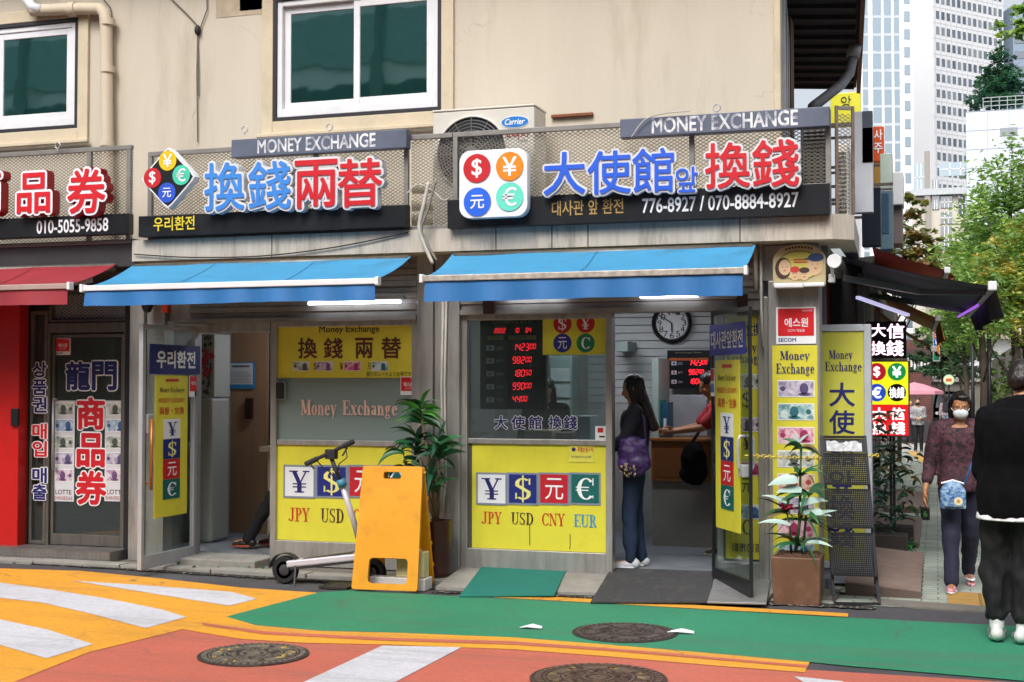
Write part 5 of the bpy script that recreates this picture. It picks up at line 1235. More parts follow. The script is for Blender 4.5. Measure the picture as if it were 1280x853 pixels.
# interior things of the corner shop
wood = M('counter_wood', '#8a5526', .45, 0, .18, 3, stretch=(.6, 4, 4)); wood2 = M('counter_panel_wood', '#75441d', .5, 0, .18, 3, stretch=(.6, 4, 4))
CYt = 12.25
a, b = on(814, 560, CYt).x, -1.36; c0, c1 = on(850, 602, CYt).z, on(850, 548, CYt).z
r = thing('shop_counter', 'wooden counter with grey base inside the open doorway', 'counter', ((a+b)/2, CYt, FL))
q = MB(); q.box(a, b, CYt+.03, CYt+.6, FL, c0-.002); q.build('base', M('counter_base', '#8d8a82', .6, 0, .08, 3), r)
q = MB(); q.box(a, b, CYt, CYt+.6, c0, c1-.032); q.build('front_board', wood, r, bevel=.003)
q = MB(); q.box(on(818, 580, CYt).x, b-.1, CYt-.006, CYt-.001, c0+.04, c1-.1); q.build('front_panel', wood2, r)
q = MB(); q.box(a-.02, b, CYt-.03, CYt+.62, c1-.03, c1); q.build('top', wood, r, bevel=.005)
q = MB(); q.box(a+.0, a+.06, CYt+.05, CYt+.6, c1, c1+.75); q.build('side_screen', M('screen_pale', '#9fb0a8', .5), r)
for px0, px1, y0, m, lab in ((820, 829, 500, M('book_green', '#0f7a60', .5), 'green file box on the counter'), (829, 838, 503, M('book_teal', '#2c5a78', .5), 'blue grey file box on the counter beside the green one')):
    a2, b2, c2, d2 = RC(px0, y0, px1, 540, CYt+.2); r = thing('file_box', lab, 'file box', ((a2+b2)/2, CYt+.2, c1+.001), 0, 'file boxes on the counter')
    q = MB(); q.box(a2, b2-.003, CYt+.12, CYt+.36, c1+.001, d2); q.build('case', m, r, bevel=.005); q = MB(); q.box(a2+.02, b2-.023, CYt+.116, CYt+.119, c1+.1, c1+.18); q.build('spine_label', white, r)
q = MB(); q.box(on(838, 520, 12.7).x, on(884, 520, 12.7).x, 12.72, 13.1, c1+.001, on(860, 494, 12.72).z); tag(q.build('cabinet', M('cab_grey', '#a8aab0', .5), None, bevel=.006, loc=(on(860, 520, 12.9).x, 12.9, c1)), 'pale grey cabinet behind the counter under the small rate board', 'cabinet')
c = on(840, 404, 13.28); r = thing('wall_clock', 'round black-rimmed clock on the slatted wall', 'clock', (c.x, 13.28, c.z))
Rk = on(865, 404, 13.28).x-c.x
q = MB(); q.lathe((c.x, 13.28, c.z), [(Rk, .03), (Rk, -.03), (Rk*.9, -.045), (Rk*.8, -.02), (Rk*.8, .0)], 40, axis='y'); q.build('rim', M('clock_rim', '#1d1a1c', .35), r, autosm=40)
q = MB(); q.disc(c.x, c.z, Rk*.81, 13.275, 0, 40); q.build('face', M('clock_face', '#d9dcdc', .5), r)
q = MB()
for k in range(12):
    t = rad(90-30*k); p0 = Vector((c.x+Rk*.62*math.cos(t), 13.27, c.z+Rk*.62*math.sin(t))); n_ = str(k or 12); q.text(n_, p0.x-.022*len(n_), p0.x+.022*len(n_), p0.z-.03, p0.z+.03, 13.27, 0)
q.build('numerals', inkblk, r)
q = MB(); q.bar((c.x, 13.262, c.z), (c.x-Rk*.68, 13.262, c.z+Rk*.42), .012, .003, (0, 1, 0)); q.bar((c.x, 13.258, c.z), (c.x+Rk*.02, 13.258, c.z-Rk*.45), .016, .003, (0, 1, 0)); q.build('hands', inkblk, r)
q = MB(); q.box(on(772, 415, 13.1).x, on(790, 415, 13.1).x, 12.9, 13.3, on(780, 440, 13.1).z, on(780, 428, 13.1).z); tag(q.build('wall_shelf', M('shelf_grey', '#7d8a86', .5), None, loc=tuple(on(780, 440, 13.1))), 'small grey shelf on the slatted wall near the door frame', 'shelf')
# desk, cabinets behind the rate window
q = MB(); q.box(XB0+.25, -2.75, 11.0, 11.6, .75, .79); q.box(XB0+.25, -2.75, 11.55, 11.6, FL, .749); q.box(XB0+.25, -2.75, 11.0, 11.04, FL, .749); tag(q.build('service_desk', M('desk_grey', '#86878a', .5), None, bevel=.004, loc=(-3.3, 11.3, FL)), 'grey service desk behind the exchange rate window', 'desk')
for px0, px1, y0, y1, Yd, col, lab, cat, nm in ((686, 715, 445, 510, 12.6, '#8fa19c', 'pale steel cabinet with drawers behind the clerk', 'cabinet', 'drawer_cabinet'), (655, 690, 538, 556, 11.1, '#b7ad86', 'cream cash machine on the service desk', 'machine', 'cash_counter'), (694, 714, 541, 556, 11.1, '#8a6a62', 'brown cash tray on the service desk', 'tray', 'cash_tray'), (720, 738, 520, 556, 11.15, '#9fb6bb', 'pale plastic bottle stand on the service desk', 'stand', 'bottle_stand')):
    a2, b2, c2, d2 = RC(px0, y0, px1, y1, Yd); c2 = .791 if Yd < 12 else FL+.002; r = thing(nm, lab, cat, ((a2+b2)/2, Yd, c2)); q = MB(); q.box(a2, b2, Yd, Yd+.3, c2, d2); q.build('case', M('deskthing_'+nm, col, .5), r, bevel=.012)
    q = MB()
    if Yd > 12:
        z = c2+.1
        while z < d2-.1: q.box(a2+.02, b2-.02, Yd-.012, Yd-.001, z, z+.13); z += .16
    else: q.box(a2+.03, b2-.03, Yd-.008, Yd-.001, c2+.04, c2+(d2-c2)*.6)
    q.build('drawers' if Yd > 12 else 'front_cover', M('deskfront_'+nm, '#c2cbc8' if Yd > 12 else '#77706a', .5), r, bevel=.003)
# in the middle doorway: a standing air conditioner with a flower print, and a notice
acp = M('floor_ac_white', '#989c96', .5, 0, .06, 4)
a, b, _q, d = RC(249, 418, 268, 496, 11.2); c = FL+.002; zm = on(258, 497, 11.2).z
r = thing('floor_air_conditioner', 'tall pale floor air conditioner with red flower print inside the middle door', 'air conditioner', ((a+b)/2, 11.2, c))
q = MB(); q.box(a, b, 11.2, 11.5, zm, d); up_ = q.build('upper_panel', acp, r, bevel=.01); q = MB(); q.box(a-.0, b, 11.17, 11.5, c, zm-.004); q.build('lower_case', acp, r, bevel=.03)
random.seed(3); q = MB()
for i in range(46):
    u, v = random.random(), random.random(); red = .3 < v < .75 and random.random() < .6; uu = a+.03+(b-a-.06)*u; vv = zm+.03+(d-zm-.06)*v; rr_ = (.016 if red else .009)*(1+random.random()*.7)
    for k in range(4 if red else 2): q.disc(uu+rr_*.7*math.cos(k*1.7+i), vv+rr_*.7*math.sin(k*1.7+i), rr_*.75, 11.197-i*.0002-k*.00003, 0 if red else 1, 8, rr_*(.75 if red else 1.3))
q.build('flower_print', [M('petal_red', '#a83a44', .6), M('leaf_dark', '#3a4a3c', .6)], up_)
a, b, c, d = RC(278.5, 453, 318.5, 486, 11.985); r = thing('door_notice', 'blue-edged printed notice on the brown inner door', 'notice', ((a+b)/2, 11.985, c))
q = MB(); q.box(a, b, 11.985, 11.99, c, d); q.build('panel', M('notice_blue', '#2f7fb8', .5), r); W, H_ = b-a, d-c
q = MB(); q.box(a+W*.2, b-W*.06, 11.982, 11.984, c+H_*.16, d-H_*.04, 0); q.box(a+W*.3, b-W*.16, 11.98, 11.981, d-H_*.19, d-H_*.12, 1)
for i in range(6): q.box(a+W*.26, b-W*.1-(i % 3)*.02, 11.98, 11.981, c+H_*(.24+.075*i), c+H_*(.255+.075*i), 1)
q.build('sheet', [M('paper', '#c6cdd2', .6), M('paper_ink', '#4a5560', .6)], r)
# security cameras by the door
for px, py, lab in ((184, 386, 'black dome camera under the ledge beside the orange alarm'),):
    p = on(px, py, 10.28); r = thing('security_camera', lab, 'camera', p); q = MB(); q.lathe((p.x, p.y, p.z), [(.05, .05), (.05, .02), (.045, 0), (.03, -.03), (.0001, -.04)], 18); q.build('dome', black, r, autosm=40)
    q = MB(); q.box(p.x-.03, p.x+.03, p.y, 10.4, p.z+.051, p.z+.08); q.build('bracket', wpvc, r)
p = on(206, 384, 10.34); q = MB(); q.box(p.x-.035, p.x+.035, 10.33, 10.398, p.z-.05, p.z+.06); tag(q.build('alarm_box', M('alarm_orange', '#d8501c', .45), None, bevel=.008, loc=tuple(p)), 'orange alarm box on the steel pillar near the camera', 'alarm')
# ================================================================== THINGS ON THE STREET
# manhole covers
iron = M('cast_iron', '#4d4742', .6, .6, .3, 18, bump=.4, bscale=80, dirt=.5, dirtcol='#8a7a62'); ironlug = M('iron_lug', '#8b8175', .5, .5, .25, 30, dirt=.4, dirtcol='#3d352c'); ironbrown = M('cast_iron_brown', '#53403a', .6, .5, .25, 18, bump=.4, bscale=80, dirt=.4, dirtcol='#b09a6a')
def manhole(px, py, rx, label, mats, ycol=None, seed=1):
    c = gd(px, py); e = gd(px+rx, py); R_ = (e-c).length; random.seed(seed)
    r = thing('manhole_cover', label, 'manhole cover', (c.x, c.y, 0), 0, 'manhole covers in the painted road')
    q = MB(); q.lathe((0, 0, 0), [(R_, -.01), (R_, .012), (R_*.965, .0135), (R_*.96, .0115), (.0001, .0115)], 56); q.build('plate', mats[0], r, local=True)
    q = MB()
    def ring(r0, r1, z, mi=0, n=56, a0=0, a1=360):
        k = max(2, int(n*(a1-a0)/360))
        for i in range(k):
            t0, t1 = rad(a0+(a1-a0)*i/k), rad(a0+(a1-a0)*(i+1)/k)
            q.hexa([(r0*math.cos(t0), r0*math.sin(t0), .0116), (r1*math.cos(t0), r1*math.sin(t0), .0116), (r1*math.cos(t1), r1*math.sin(t1), .0116), (r0*math.cos(t1), r0*math.sin(t1), .0116),
                    (r0*math.cos(t0), r0*math.sin(t0), z), (r1*math.cos(t0), r1*math.sin(t0), z), (r1*math.cos(t1), r1*math.sin(t1), z), (r0*math.cos(t1), r0*math.sin(t1), z)], mi)
    for k in range(44): ring(R_*.84, R_*.93, .017, 0, 56, k*360/44, k*360/44+4.6)
    ring(R_*.78, R_*.8, .017); ring(R_*.5, R_*.53, .017); ring(R_*.2, R_*.24, .017)
    for k in range(8): ring(R_*.56, R_*.75, .0165, 0, 56, k*45+3, k*45+36)
    for k in range(60):
        rr, t = R_*random.choice((.3, .36, .42, .47)), random.random()*360; ring(rr-.014, rr+.012, .0165, 0, 80, t, t+9)
    for k in range(70):
        rr, t = R_*random.choice((.6, .66, .71)), random.random()*360; ring(rr-.012, rr+.012, .0185, 1 if random.random() < .35 else 0, 120, t, t+random.uniform(2, 6))
    ring(R_*.03, R_*.13, .0165)
    q.build('cast_pattern', [mats[1], mats[2]], r, local=True)
manhole(317, 820, 69, 'worn round manhole cover in red paint with a splash of yellow', [iron, ironlug, M('iron_yellow', '#c9a94a', .6, 0, .2)], seed=2)
manhole(781, 792.5, 66, 'dark manhole cover in the green paint beside scraps of white paper', [M('iron_dark', '#3c3533', .65, .4, .3, 20, bump=.4, bscale=80), M('iron_dark_lug', '#5d524c', .55, .4, .2), M('iron_dark_lug2', '#6a5f58', .55, .4, .2)], seed=3)
manhole(748, 850, 86, 'largest manhole cover, cut by the lower picture edge, with gold-tinted relief', [ironbrown, M('iron_brown_lug', '#6e594b', .55, .4, .25), M('iron_gold', '#a98f58', .55, .4, .25)], seed=4)
for px, py, s, lab in ((664, 787, 1.0, 'scrap of white paper lying alone on the green paint'), (851, 793, 1.2, 'crumpled white paper at the edge of the dark manhole cover')):
    p = gd(px, py); q = MB(); w_ = .075*s
    q.add([(p.x-w_, p.y-.03, .012), (p.x-.01, p.y-.04, .022), (p.x+w_, p.y-.015, .014), (p.x+w_*.9, p.y+.03, .02), (p.x, p.y+.035, .032), (p.x-w_*.9, p.y+.03, .013)], [(0, 1, 4, 5), (1, 2, 3, 4)])
    q.v += [(x, y, z-.003) for x, y, z in q.v]; q.f += [(9, 10, 7, 6)[::-1], (10, 9, 8, 7)[::-1]]; q.m += [0, 0]
    tag(q.build('paper_scrap', M('paper_white', '#e3e5ea', .7), None, loc=tuple(p)), lab, 'paper')
# gutter grating
a = gd(398, 737); b = gd(452, 726); q = MB()
x0, x1, y0, y1 = a.x, gd(452, 732).x, a.y, a.y+.32
q.frame(x0, x1, 0, 1, .02, 0, 1); q.v = [(x, y0+z*(y1-y0), .008+.016*(y > .5)) for x, y, z in q.v]
for i in range(1, 26): q.box(x0+(x1-x0)*i/26-.004, x0+(x1-x0)*i/26+.004, y0+.02, y1-.02, .006, .02)
for i in range(1, 5): q.box(x0, x1, y0+(y1-y0)*i/5-.003, y0+(y1-y0)*i/5+.003, .006, .018)
tag(q.build('drain_grating', M('grating_iron', '#3d3a37', .6, .5, .2), None, loc=(x0, y0, 0)), 'iron drain grating in the pavement behind the yellow folding board', 'drain')
# yellow folding board
ayel = M('board_yellow', '#dc930e', .45, 0, .08, 3, dirt=.55, dirtcol='#8a5f16', dscale=4, bump=.1, bscale=14)
ang = rad(5); ao = Vector((-4.095, 9.69, .0)); r = thing('folding_board', 'yellow plastic folding floor board with handle slot and bottom opening', 'floor sign', ao, ang)
def rr(x0, x1, z0, z1, rd, n=4):
    o = []
    for cx, cz, a in ((x1-rd, z1-rd, 0), (x0+rd, z1-rd, 90), (x0+rd, z0+rd, 180), (x1-rd, z0+rd, 270)):
        for k in range(n+1): t = rad(a+90*k/n); o.append((cx+rd*math.cos(t), cz+rd*math.sin(t)))
    return o
def tilt(mb, ang_, zt, y0=0.0):
    mb.v = [(x, y0+(y*math.cos(ang_)+(z-zt)*math.sin(ang_)), zt+((z-zt)*math.cos(ang_)-y*math.sin(ang_))) for x, y, z in mb.v]
ZT = .965; tf = math.atan2(.21, ZT)
def tap(mb): mb.v = [(x*(1+.09*(1-z/ZT)), y, z) for x, y, z in mb.v]
q = MB(); q.plate(rr(-.245, .245, 0, ZT, .018), [rr(-.07, .075, ZT-.1, ZT-.045, .015)[::-1], rr(-.13, .165, .05, .245, .03)[::-1]], -.016, .032); tap(q); tilt(q, tf, ZT, -.012)
q.build('front_panel', ayel, r, local=True, bevel=.006)
q = MB(); q.plate(rr(-.245, .245, 0, ZT-.01, .018), [rr(-.07, .075, ZT-.1, ZT-.045, .015)[::-1], rr(-.13, .165, .05, .245, .03)[::-1]], -.016, .032); tap(q); tilt(q, -tf, ZT, .024)
q.build('rear_panel', ayel, r, local=True, bevel=.006)
q = MB()
for s in (-1, 1):
    for zz in (.15, .33, .52, .7): 
        q.lathe((s*(.262-.02*zz), 0, zz), [(.018, -.006), (.018, .004), (.01, .008), (.0001, .008)], 12, axis='x')
tilt(q, -tf, ZT, .05); q.build('stud', ayel, r, local=True)
q = MB()
for s in (-1, 1): q.lathe((s*.25, .005, ZT-.05), [(.014, -.01), (.014, .012), (.0001, .014)], 12, axis='x')
q.build('hinge', M('board_yellow_dark', '#c98a10', .45), r, local=True)
# white base and cream box behind the board
p = gd(505, 728, .0); r = thing('stone_block', 'white marble slab lying behind the yellow folding board', 'block', (-4.02, 9.72, 0.002))
q = MB(); q.box(-4.27, -3.80, 9.62, 9.78, .002, .10); q.build('slab', M('marble_white', '#c9c6c4', .5, 0, .1, 5, dirt=.2), r, bevel=.008)
q = MB(); q.box(-4.05, -3.82, 9.64, 9.76, .103, .30); q.box(-4.0, -3.87, 9.66, 9.74, .302, .315); tag(q.build('cream_box', M('box_cream', '#cbc092', .6, 0, .1, 4), None, bevel=.012, loc=(-3.93, 9.7, .103)), 'cream box standing on the slab behind the yellow folding board', 'box')
# electric scooter
sy = 9.66; scw = M('scooter_white', '#c9c6cf', .35, .2, .06, 4, dirt=.2); scd = M('scooter_dark', '#26262a', .5, 0, .1)
wx0, wx1, wr = on(357, 716, sy).x, on(466, 715, 9.74).x, .112
r = thing('electric_scooter', 'white electric kick scooter with black handlebar parked by the window', 'scooter', ((wx0+wx1)/2, sy, 0.002))
def wheel(x, y):
    t = MB(); t.lathe((x, y, wr+.003), [(wr*.62, -.028), (wr*.9, -.03), (wr, -.016), (wr, .016), (wr*.9, .03), (wr*.62, .028), (wr*.62, -.028)], 32, axis='y'); t = t.build('wheel', rubber, r, autosm=40)
    q = MB(); q.lathe((x, y, wr+.003), [(.02, -.036), (wr*.62, -.02), (wr*.63, .02), (.02, .036)], 20, axis='y'); q.build('rim', M('rim_dark', '#4a4a4d', .4, .5), t, autosm=40)
wheel(wx0, sy); wheel(wx1, 9.74)
stx, stz = on(447, 662, 9.72).x, on(447, 662, 9.72).z
q = MB(); A = Vector((wx0+.03, sy, .165)); Bp = Vector((on(449, 690, 9.72).x, 9.72, .24))
q.bar(A, Bp, .13, .055); q.bar(Bp, (stx+.03, 9.73, stz-.02), .05, .06); q.build('deck', scw, r, bevel=.012)
q = MB(); q.bar(A+Vector((.03, 0, -.034)), Bp+Vector((0, 0, -.034)), .12, .02); q.bar(A+Vector((.06, 0, .031)), Bp+Vector((-.05, 0, .031)), .1, .005); q.build('deck_trim', scd, r)
q = MB(); n = 9; pts = [(wx0+(wr+.022)*math.cos(rad(t)), sy, wr+.003+(wr+.022)*math.sin(rad(t))) for t in range(30, 175, 16)]
for i in range(len(pts)-1): q.bar(pts[i], pts[i+1], .075, .006, (0, 1, 0) if False else (0, 0, 1))
q.build('rear_mudguard', scd, r)
tp = on(418, 582, 9.6); q = MB(); fk = Vector((wx1, 9.74, wr+.003)); top = Vector((tp.x, tp.y, tp.z))
mid = on(431, 622, 9.63); q.tube([on(452, 684, 9.73), on(440, 645, 9.68), on(427, 604, 9.62)], [.026, .024, .022], 12); q.build('stem', scw, r, smooth=True)
q = MB(); q.tube([on(427, 606, 9.62), on(413, 570, 9.6)], .017, 10); q.tube([fk+Vector((0, -.045, 0)), on(456, 694, 9.70), on(452, 684, 9.73)], .014, 8); q.tube([fk+Vector((0, .045, 0)), on(458, 694, 9.78), on(452, 684, 9.75)], .014, 8); q.build('fork', scd, r, smooth=True)
q = MB(); p = on(427, 604, 9.62); n = 16; d = (on(413, 570, 9.6)-on(440, 645, 9.68)).normalized()
q.tube([p-d*.03, p+d*.03], .036, 14); q.build('lock_ring', M('lock_blue', '#3b7f96', .4), r, smooth=True)
h0, h1 = on(382, 580.5, 9.42), on(442, 552, 9.8); q = MB(); q.tube([h0, h1], .015, 10); q.tube([h0, h0.lerp(h1, .24)], .021, 10); q.tube([h0.lerp(h1, .78), h1], .021, 10)
q.box(on(408, 570, 9.6).x, on(420, 566, 9.6).x, 9.57, 9.64, on(414, 574, 9.6).z, on(414, 562, 9.6).z); q.build('handlebar', scd, r, smooth=False, bevel=.003)
q = MB()
for a_, b_ in (((388, 580), (392, 586)), ((434, 560), (428, 570))): q.tube([on(a_[0], a_[1], 9.6), on(b_[0], b_[1], 9.55)], .007, 6)
q.tube([on(395, 575, 9.55), on(403, 584, 9.5), on(412, 590, 9.54), on(420, 600, 9.58)], .005, 6); q.tube([on(432, 558, 9.7), on(434, 572, 9.66), on(424, 580, 9.6), on(421, 594, 9.6)], .005, 6); q.build('brake_cable', black, r, smooth=True)
q = MB(); q.bar((on(373, 706, sy).x, sy-.05, .16), (on(375, 730, sy).x, sy-.1, .006), .014); q.build('kickstand', scd, r)

# leafy plants
def blade(mb, base, d, L, wd, droop, n=6, mi=0, fold=.25, roll=None):
    roll = random.uniform(-1.0, 1.0) if roll is None else roll; cr_, sr_ = math.cos(roll), math.sin(roll)
    d = Vector(d).normalized(); base = Vector(base); side = d.cross(Vector((0, 0, 1)))
    if side.length < .05: side = Vector((1, 0, 0))
    side.normalize(); vs = []; p = base.copy(); dd = d.copy(); st = L/n
    for i in range(n+1):
        t = i/n; w_ = wd*math.sin(math.pi*min(1, .12+.88*t)**.8)*.5 if t < 1 else 0.0008
        up = side.cross(dd).normalized()
        if up.z < 0: up = -up
        sd0 = side; sd2 = side*cr_+up*sr_; up = up*cr_-side*sr_
        vs += [tuple(p-sd2*w_+up*w_*fold), tuple(p), tuple(p+sd2*w_+up*w_*fold)]
        p = p+dd*st; dd = (dd+Vector((0, 0, -droop/n))).normalized(); side = dd.cross(Vector((0, 0, 1))); side = side.normalized() if side.length > .02 else sd0
    fs = []
    for i in range(n): fs += [(3*i, 3*i+1, 3*i+4, 3*i+3), (3*i+1, 3*i+2, 3*i+5, 3*i+4)]
    mb.add(vs, fs, mi)
lg = [M('leaf_deep', '#214b36', .4, 0, .15, 6), M('leaf_mid', '#2c6338', .4, 0, .15, 6), M('leaf_bright', '#4b8f3a', .4, 0, .15, 6), M('leaf_pale', '#9db8b0', .4, 0, .1, 8), M('leaf_brown', '#6b5b33', .6)]
random.seed(11)
px_, py_ = on(545, 690, 10.16).x, 10.16
r = thing('potted_plant', 'tall glossy leafed plant in a dark red pot behind the yellow board', 'plant', (px_, py_, .05))
q = MB(); q.lathe((px_, py_, .05), [(.1, 0), (.12, .02), (.135, .42), (.14, .45), (.12, .45), (.115, .42), (.0001, .41)], 24); q.build('pot', M('pot_maroon', '#3a1513', .3, 0, .15, 4), r, autosm=40)
q = MB(); stems = []
for (ex_, ez, n_) in ((526, 515, 20), (520, 555, 16), (548, 560, 20), (538, 600, 14), (505, 575, 8)):
    e = on(ex_, ez, 10.1+random.uniform(-.05, .1)); q.tube([(px_+random.uniform(-.05, .05), py_, .45), ((px_+e.x)/2+.01, py_, (.45+e.z)/2), e], [.018, .015, .011], 7); stems.append((e, n_))
q.build('stem', M('stem_brown', '#5b4a35', .8), r, smooth=True)
q = MB()
for si, (e, n_) in enumerate(stems):
    for k in range(int(n_*1.6)):
        t = random.random()*6.28; up = random.uniform(-.1, 1.3); d = (math.cos(t), math.sin(t)*.7, up); L = random.uniform(.17, .28)
        blade(q, e+Vector((0, 0, random.uniform(-.1, .06))), d, L, random.uniform(.036, .06), random.uniform(1.0, 1.9), mi=random.choice((0, 0, 0, 1, 1)) if si else random.choice((0, 1, 1, 2, 2)))
q.build('foliage', lg, r, smooth=True)
# corner planter
pc = gd(998, 757); pxc, pyc = on(998, 740, 9.99).x, 9.99
r = thing('planter', 'square brown planter with pink-flowered dracaena at the corner pillar', 'planter', (pxc, pyc, 0.002))
hw = .178
q = MB(); q.hexa([(pxc-hw+.015, pyc-hw+.015, .002), (pxc+hw-.015, pyc-hw+.015, .002), (pxc+hw-.015, pyc+hw-.015, .002), (pxc-hw+.015, pyc+hw-.015, .002), (pxc-hw, pyc-hw, .355), (pxc+hw, pyc-hw, .355), (pxc+hw, pyc+hw, .355), (pxc-hw, pyc+hw, .355)]); q.build('pot', M('pot_brown', '#6a4a38', .55, 0, .12, 5, dirt=.35, dirtcol='#a08a6a', dscale=5), r, bevel=.008)
q = MB(); q.box(pxc-hw+.02, pxc+hw-.02, pyc-hw+.02, pyc+hw-.02, .356, .362); 
for i in range(90): q.ell((pxc+random.uniform(-.15, .15), pyc+random.uniform(-.15, .15), .364), (.012, .012, .008), 0, None, 6, 4)
q.build('soil', M('soil_brown', '#5a4030', .95, 0, .35, 40), r)
q = MB(); zz = lambda py: on(998, py, pyc).z; xx = lambda px: on(px, 640, pyc).x
P = [(pxc-.02, pyc, .36), (xx(1000), pyc-.02, zz(650)), (xx(1001), pyc-.01, zz(595)), (xx(1002), pyc, zz(560))]; q.tube(P, [.014, .012, .009, .006], 7)
P2 = [(pxc+.03, pyc+.03, .36), (xx(1008), pyc, zz(640)), (xx(1012), pyc-.02, zz(618))]; q.tube(P2, [.01, .008, .006], 7)
P3 = [(pxc-.05, pyc+.0, .36), (xx(988), pyc-.03, zz(660)), (xx(984), pyc-.03, zz(640))]; q.tube(P3, [.01, .008, .006], 7); q.build('stem', M('stem_green', '#4a5a34', .7), r, smooth=True)
q = MB(); random.seed(5)
for P_, n_, L0 in ((P[3], 7, .17), (P[2], 9, .24), (P[1], 12, .3), (P2[2], 10, .3), (P3[2], 9, .24), ((pxc, pyc, .42), 12, .3)):
    for k in range(n_):
        t = random.random()*6.28; blade(q, P_, (math.cos(t), math.sin(t)*.8, random.uniform(-.05, 1.0)), L0*random.uniform(.7, 1.1), random.uniform(.028, .046), random.uniform(.8, 2.2), mi=random.choice((0, 0, 1, 1, 1, 4)))
for px, py, dx, dz, L, w_ in ((1000, 600, -.9, .1, .24, .11), (1006, 640, .9, .2, .22, .08), (990, 655, -.9, .3, .26, .05), (1012, 648, .7, .5, .24, .05), (1004, 612, -.8, .15, .2, .09), (1002, 630, .8, .4, .22, .08), (985, 628, -.8, .5, .2, .04), (1010, 676, .9, .15, .2, .04), (1001, 552, -.5, .8, .1, .035), (1002, 552, .6, .8, .1, .035)):
    blade(q, (xx(px), pyc-.1, zz(py)), (dx, -.1, dz), L*.95, w_*.8, .7, mi=3, roll=.9 if dx < 0 else -.9)
q.build('foliage', lg, r, smooth=True)
q = MB(); random.seed(8)
for k in range(26):
    t = random.random()*6.28; blade(q, (xx(984), pyc-.05, zz(636)), (math.cos(t), math.sin(t), random.uniform(-.2, 1.4)), random.uniform(.05, .085), .03, .8, 4, 0)
q.build('flower', M('flower_pink', '#c23a55', .5, 0, .2, 9), r, smooth=True)
# brochure rack, leaning back
rk = M('rack_black', '#2a2a2e', .5, .2, .15, 8); rm = M('rack_mesh', '#222226', .6, .2, .1)
ro_ = Vector((-.575, 10.12, 0.003)); r = thing('brochure_rack', 'black wire mesh brochure rack with three pockets standing by the light box', 'rack', ro_, rad(6))
WR, HR = .32, 1.22; shear_x = -.075; lean_y = .28
def RK(x, y, z): return (x+shear_x*z/HR, y+lean_y*z/HR, z)
q = MB()
for s in (-1, 1): q.bar(RK(s*WR/2, 0, 0), RK(s*WR/2, 0, HR), .022, .022, (0, 1, 0))
for z in (HR-.011, HR-.14): q.bar(RK(-WR/2, 0, z), RK(WR/2, 0, z), .016, .02)
for s in (-1, 1): q.bar((s*WR/2, 0, .012), (s*WR/2, .34, .012), .02, .02); q.bar((s*WR/2, .34, .012), RK(s*WR/2, 0, .75), .014, .014)
q.bar((-WR/2, .34, .012), (WR/2, .34, .012), .018, .018); q.bar((-WR/2, -.14, .012), (WR/2, -.1, .012), .018, .018)
for s in (-1, 1): q.bar((s*WR/2, -.12, .012), (s*WR/2, 0, .1), .014, .014)
q.build('frame', rk, r, local=True)
for i, (z0, z1) in enumerate(((.2, .5), (.545, .82), (.86, 1.08))):
    q = MB(); 
    def mq(x, z, o=-.05): return RK(x, o, z)
    n = 22
    for k in range(n+1):
        x = -WR/2+.012+(WR-.024)*k/n; q.bar(mq(x, z0), mq(x, z1), .0095, .003, (0, 1, 0))
    m_ = int((z1-z0)/.014)
    for k in range(m_+1):
        z = z0+(z1-z0)*k/m_; q.bar(mq(-WR/2+.01, z, -.052), mq(WR/2-.01, z, -.052), .0095, .003, (0, 1, 0))
    for s in (-1, 1): q.bar(mq(s*(WR/2-.004), z0), mq(s*(WR/2-.004), z1), .014, .012, (0, 1, 0))
    for z in (z0, z1): q.bar(mq(-WR/2, z), mq(WR/2, z), .014, .014)
    for s in (-1, 1): q.bar(mq(s*WR/2, z0), RK(s*WR/2, .01, z0), .012, .012)
    q.poly([RK(-WR/2, -.05, z0+.003), RK(WR/2, -.05, z0+.003), RK(WR/2, .03, z0+.003), RK(-WR/2, .03, z0+.003)])
    q.build('pocket', rm, r, local=True)
q = MB(); z0, z1 = HR-.128, HR-.024; random.seed(4); tp_ = []; nn = 16
top = [RK(-WR/2+.03+(WR-.06)*k/nn, -.012, z1-.012-random.random()*.022) for k in range(nn+1)]; bot = [RK(-WR/2+.03+(WR-.06)*k/nn, -.012, z0+.01) for k in range(nn+1)]
q.add(bot+top, [(k, k+1, nn+2+k, nn+1+k) for k in range(nn)]); q.build('torn_notice', printmat('torn_paper', '#a9adb3', '#d6d9dd', 20), r, local=True)
q = MB(); q.poly([RK(-WR/2+.01, .006, z0), RK(WR/2-.01, .006, z0), RK(WR/2-.01, .006, z1), RK(-WR/2+.01, .006, z1)]); q.build('header_plate', rk, r, local=True)
# yellow plastic chain from the door handle to the light box
P0 = Vector((ro[0]+(RWd-.08)*math.cos(ang_r), ro[1]+(RWd-.08)*math.sin(ang_r)-.03, on(930, 569, 9.85).z)); P1 = on(1098, 569, 10.82)
q = MB(); N_ = 44; mid = lambda t: P0.lerp(P1, t)+Vector((0, -.02, -.1*math.sin(math.pi*t)*(1 if t < .9 else 1)))+Vector((0, 0, .08*math.sin(math.pi*t)))
for i in range(N_):
    a_, b_ = mid(i/N_), mid((i+1)/N_); d = (b_-a_); c = (a_+b_)/2; dn = d.normalized(); u = Vector((0, 0, 1)) if i % 2 else Vector((0, 1, 0)); u = (u-dn*u.dot(dn)).normalized(); Lh = d.length*.68; pts = []
    for k in range(13):
        t = 2*math.pi*k/12; pts.append(c+dn*Lh*math.cos(t)+u*.013*math.sin(t))
    q.tube(pts, .0042, 5, 0, False)
tag(q.build('plastic_chain', M('chain_yellow', '#d9c25a', .5, 0, .1), None, smooth=True, loc=tuple(P0)), 'yellow plastic chain slung from the door handle to the light box', 'chain')

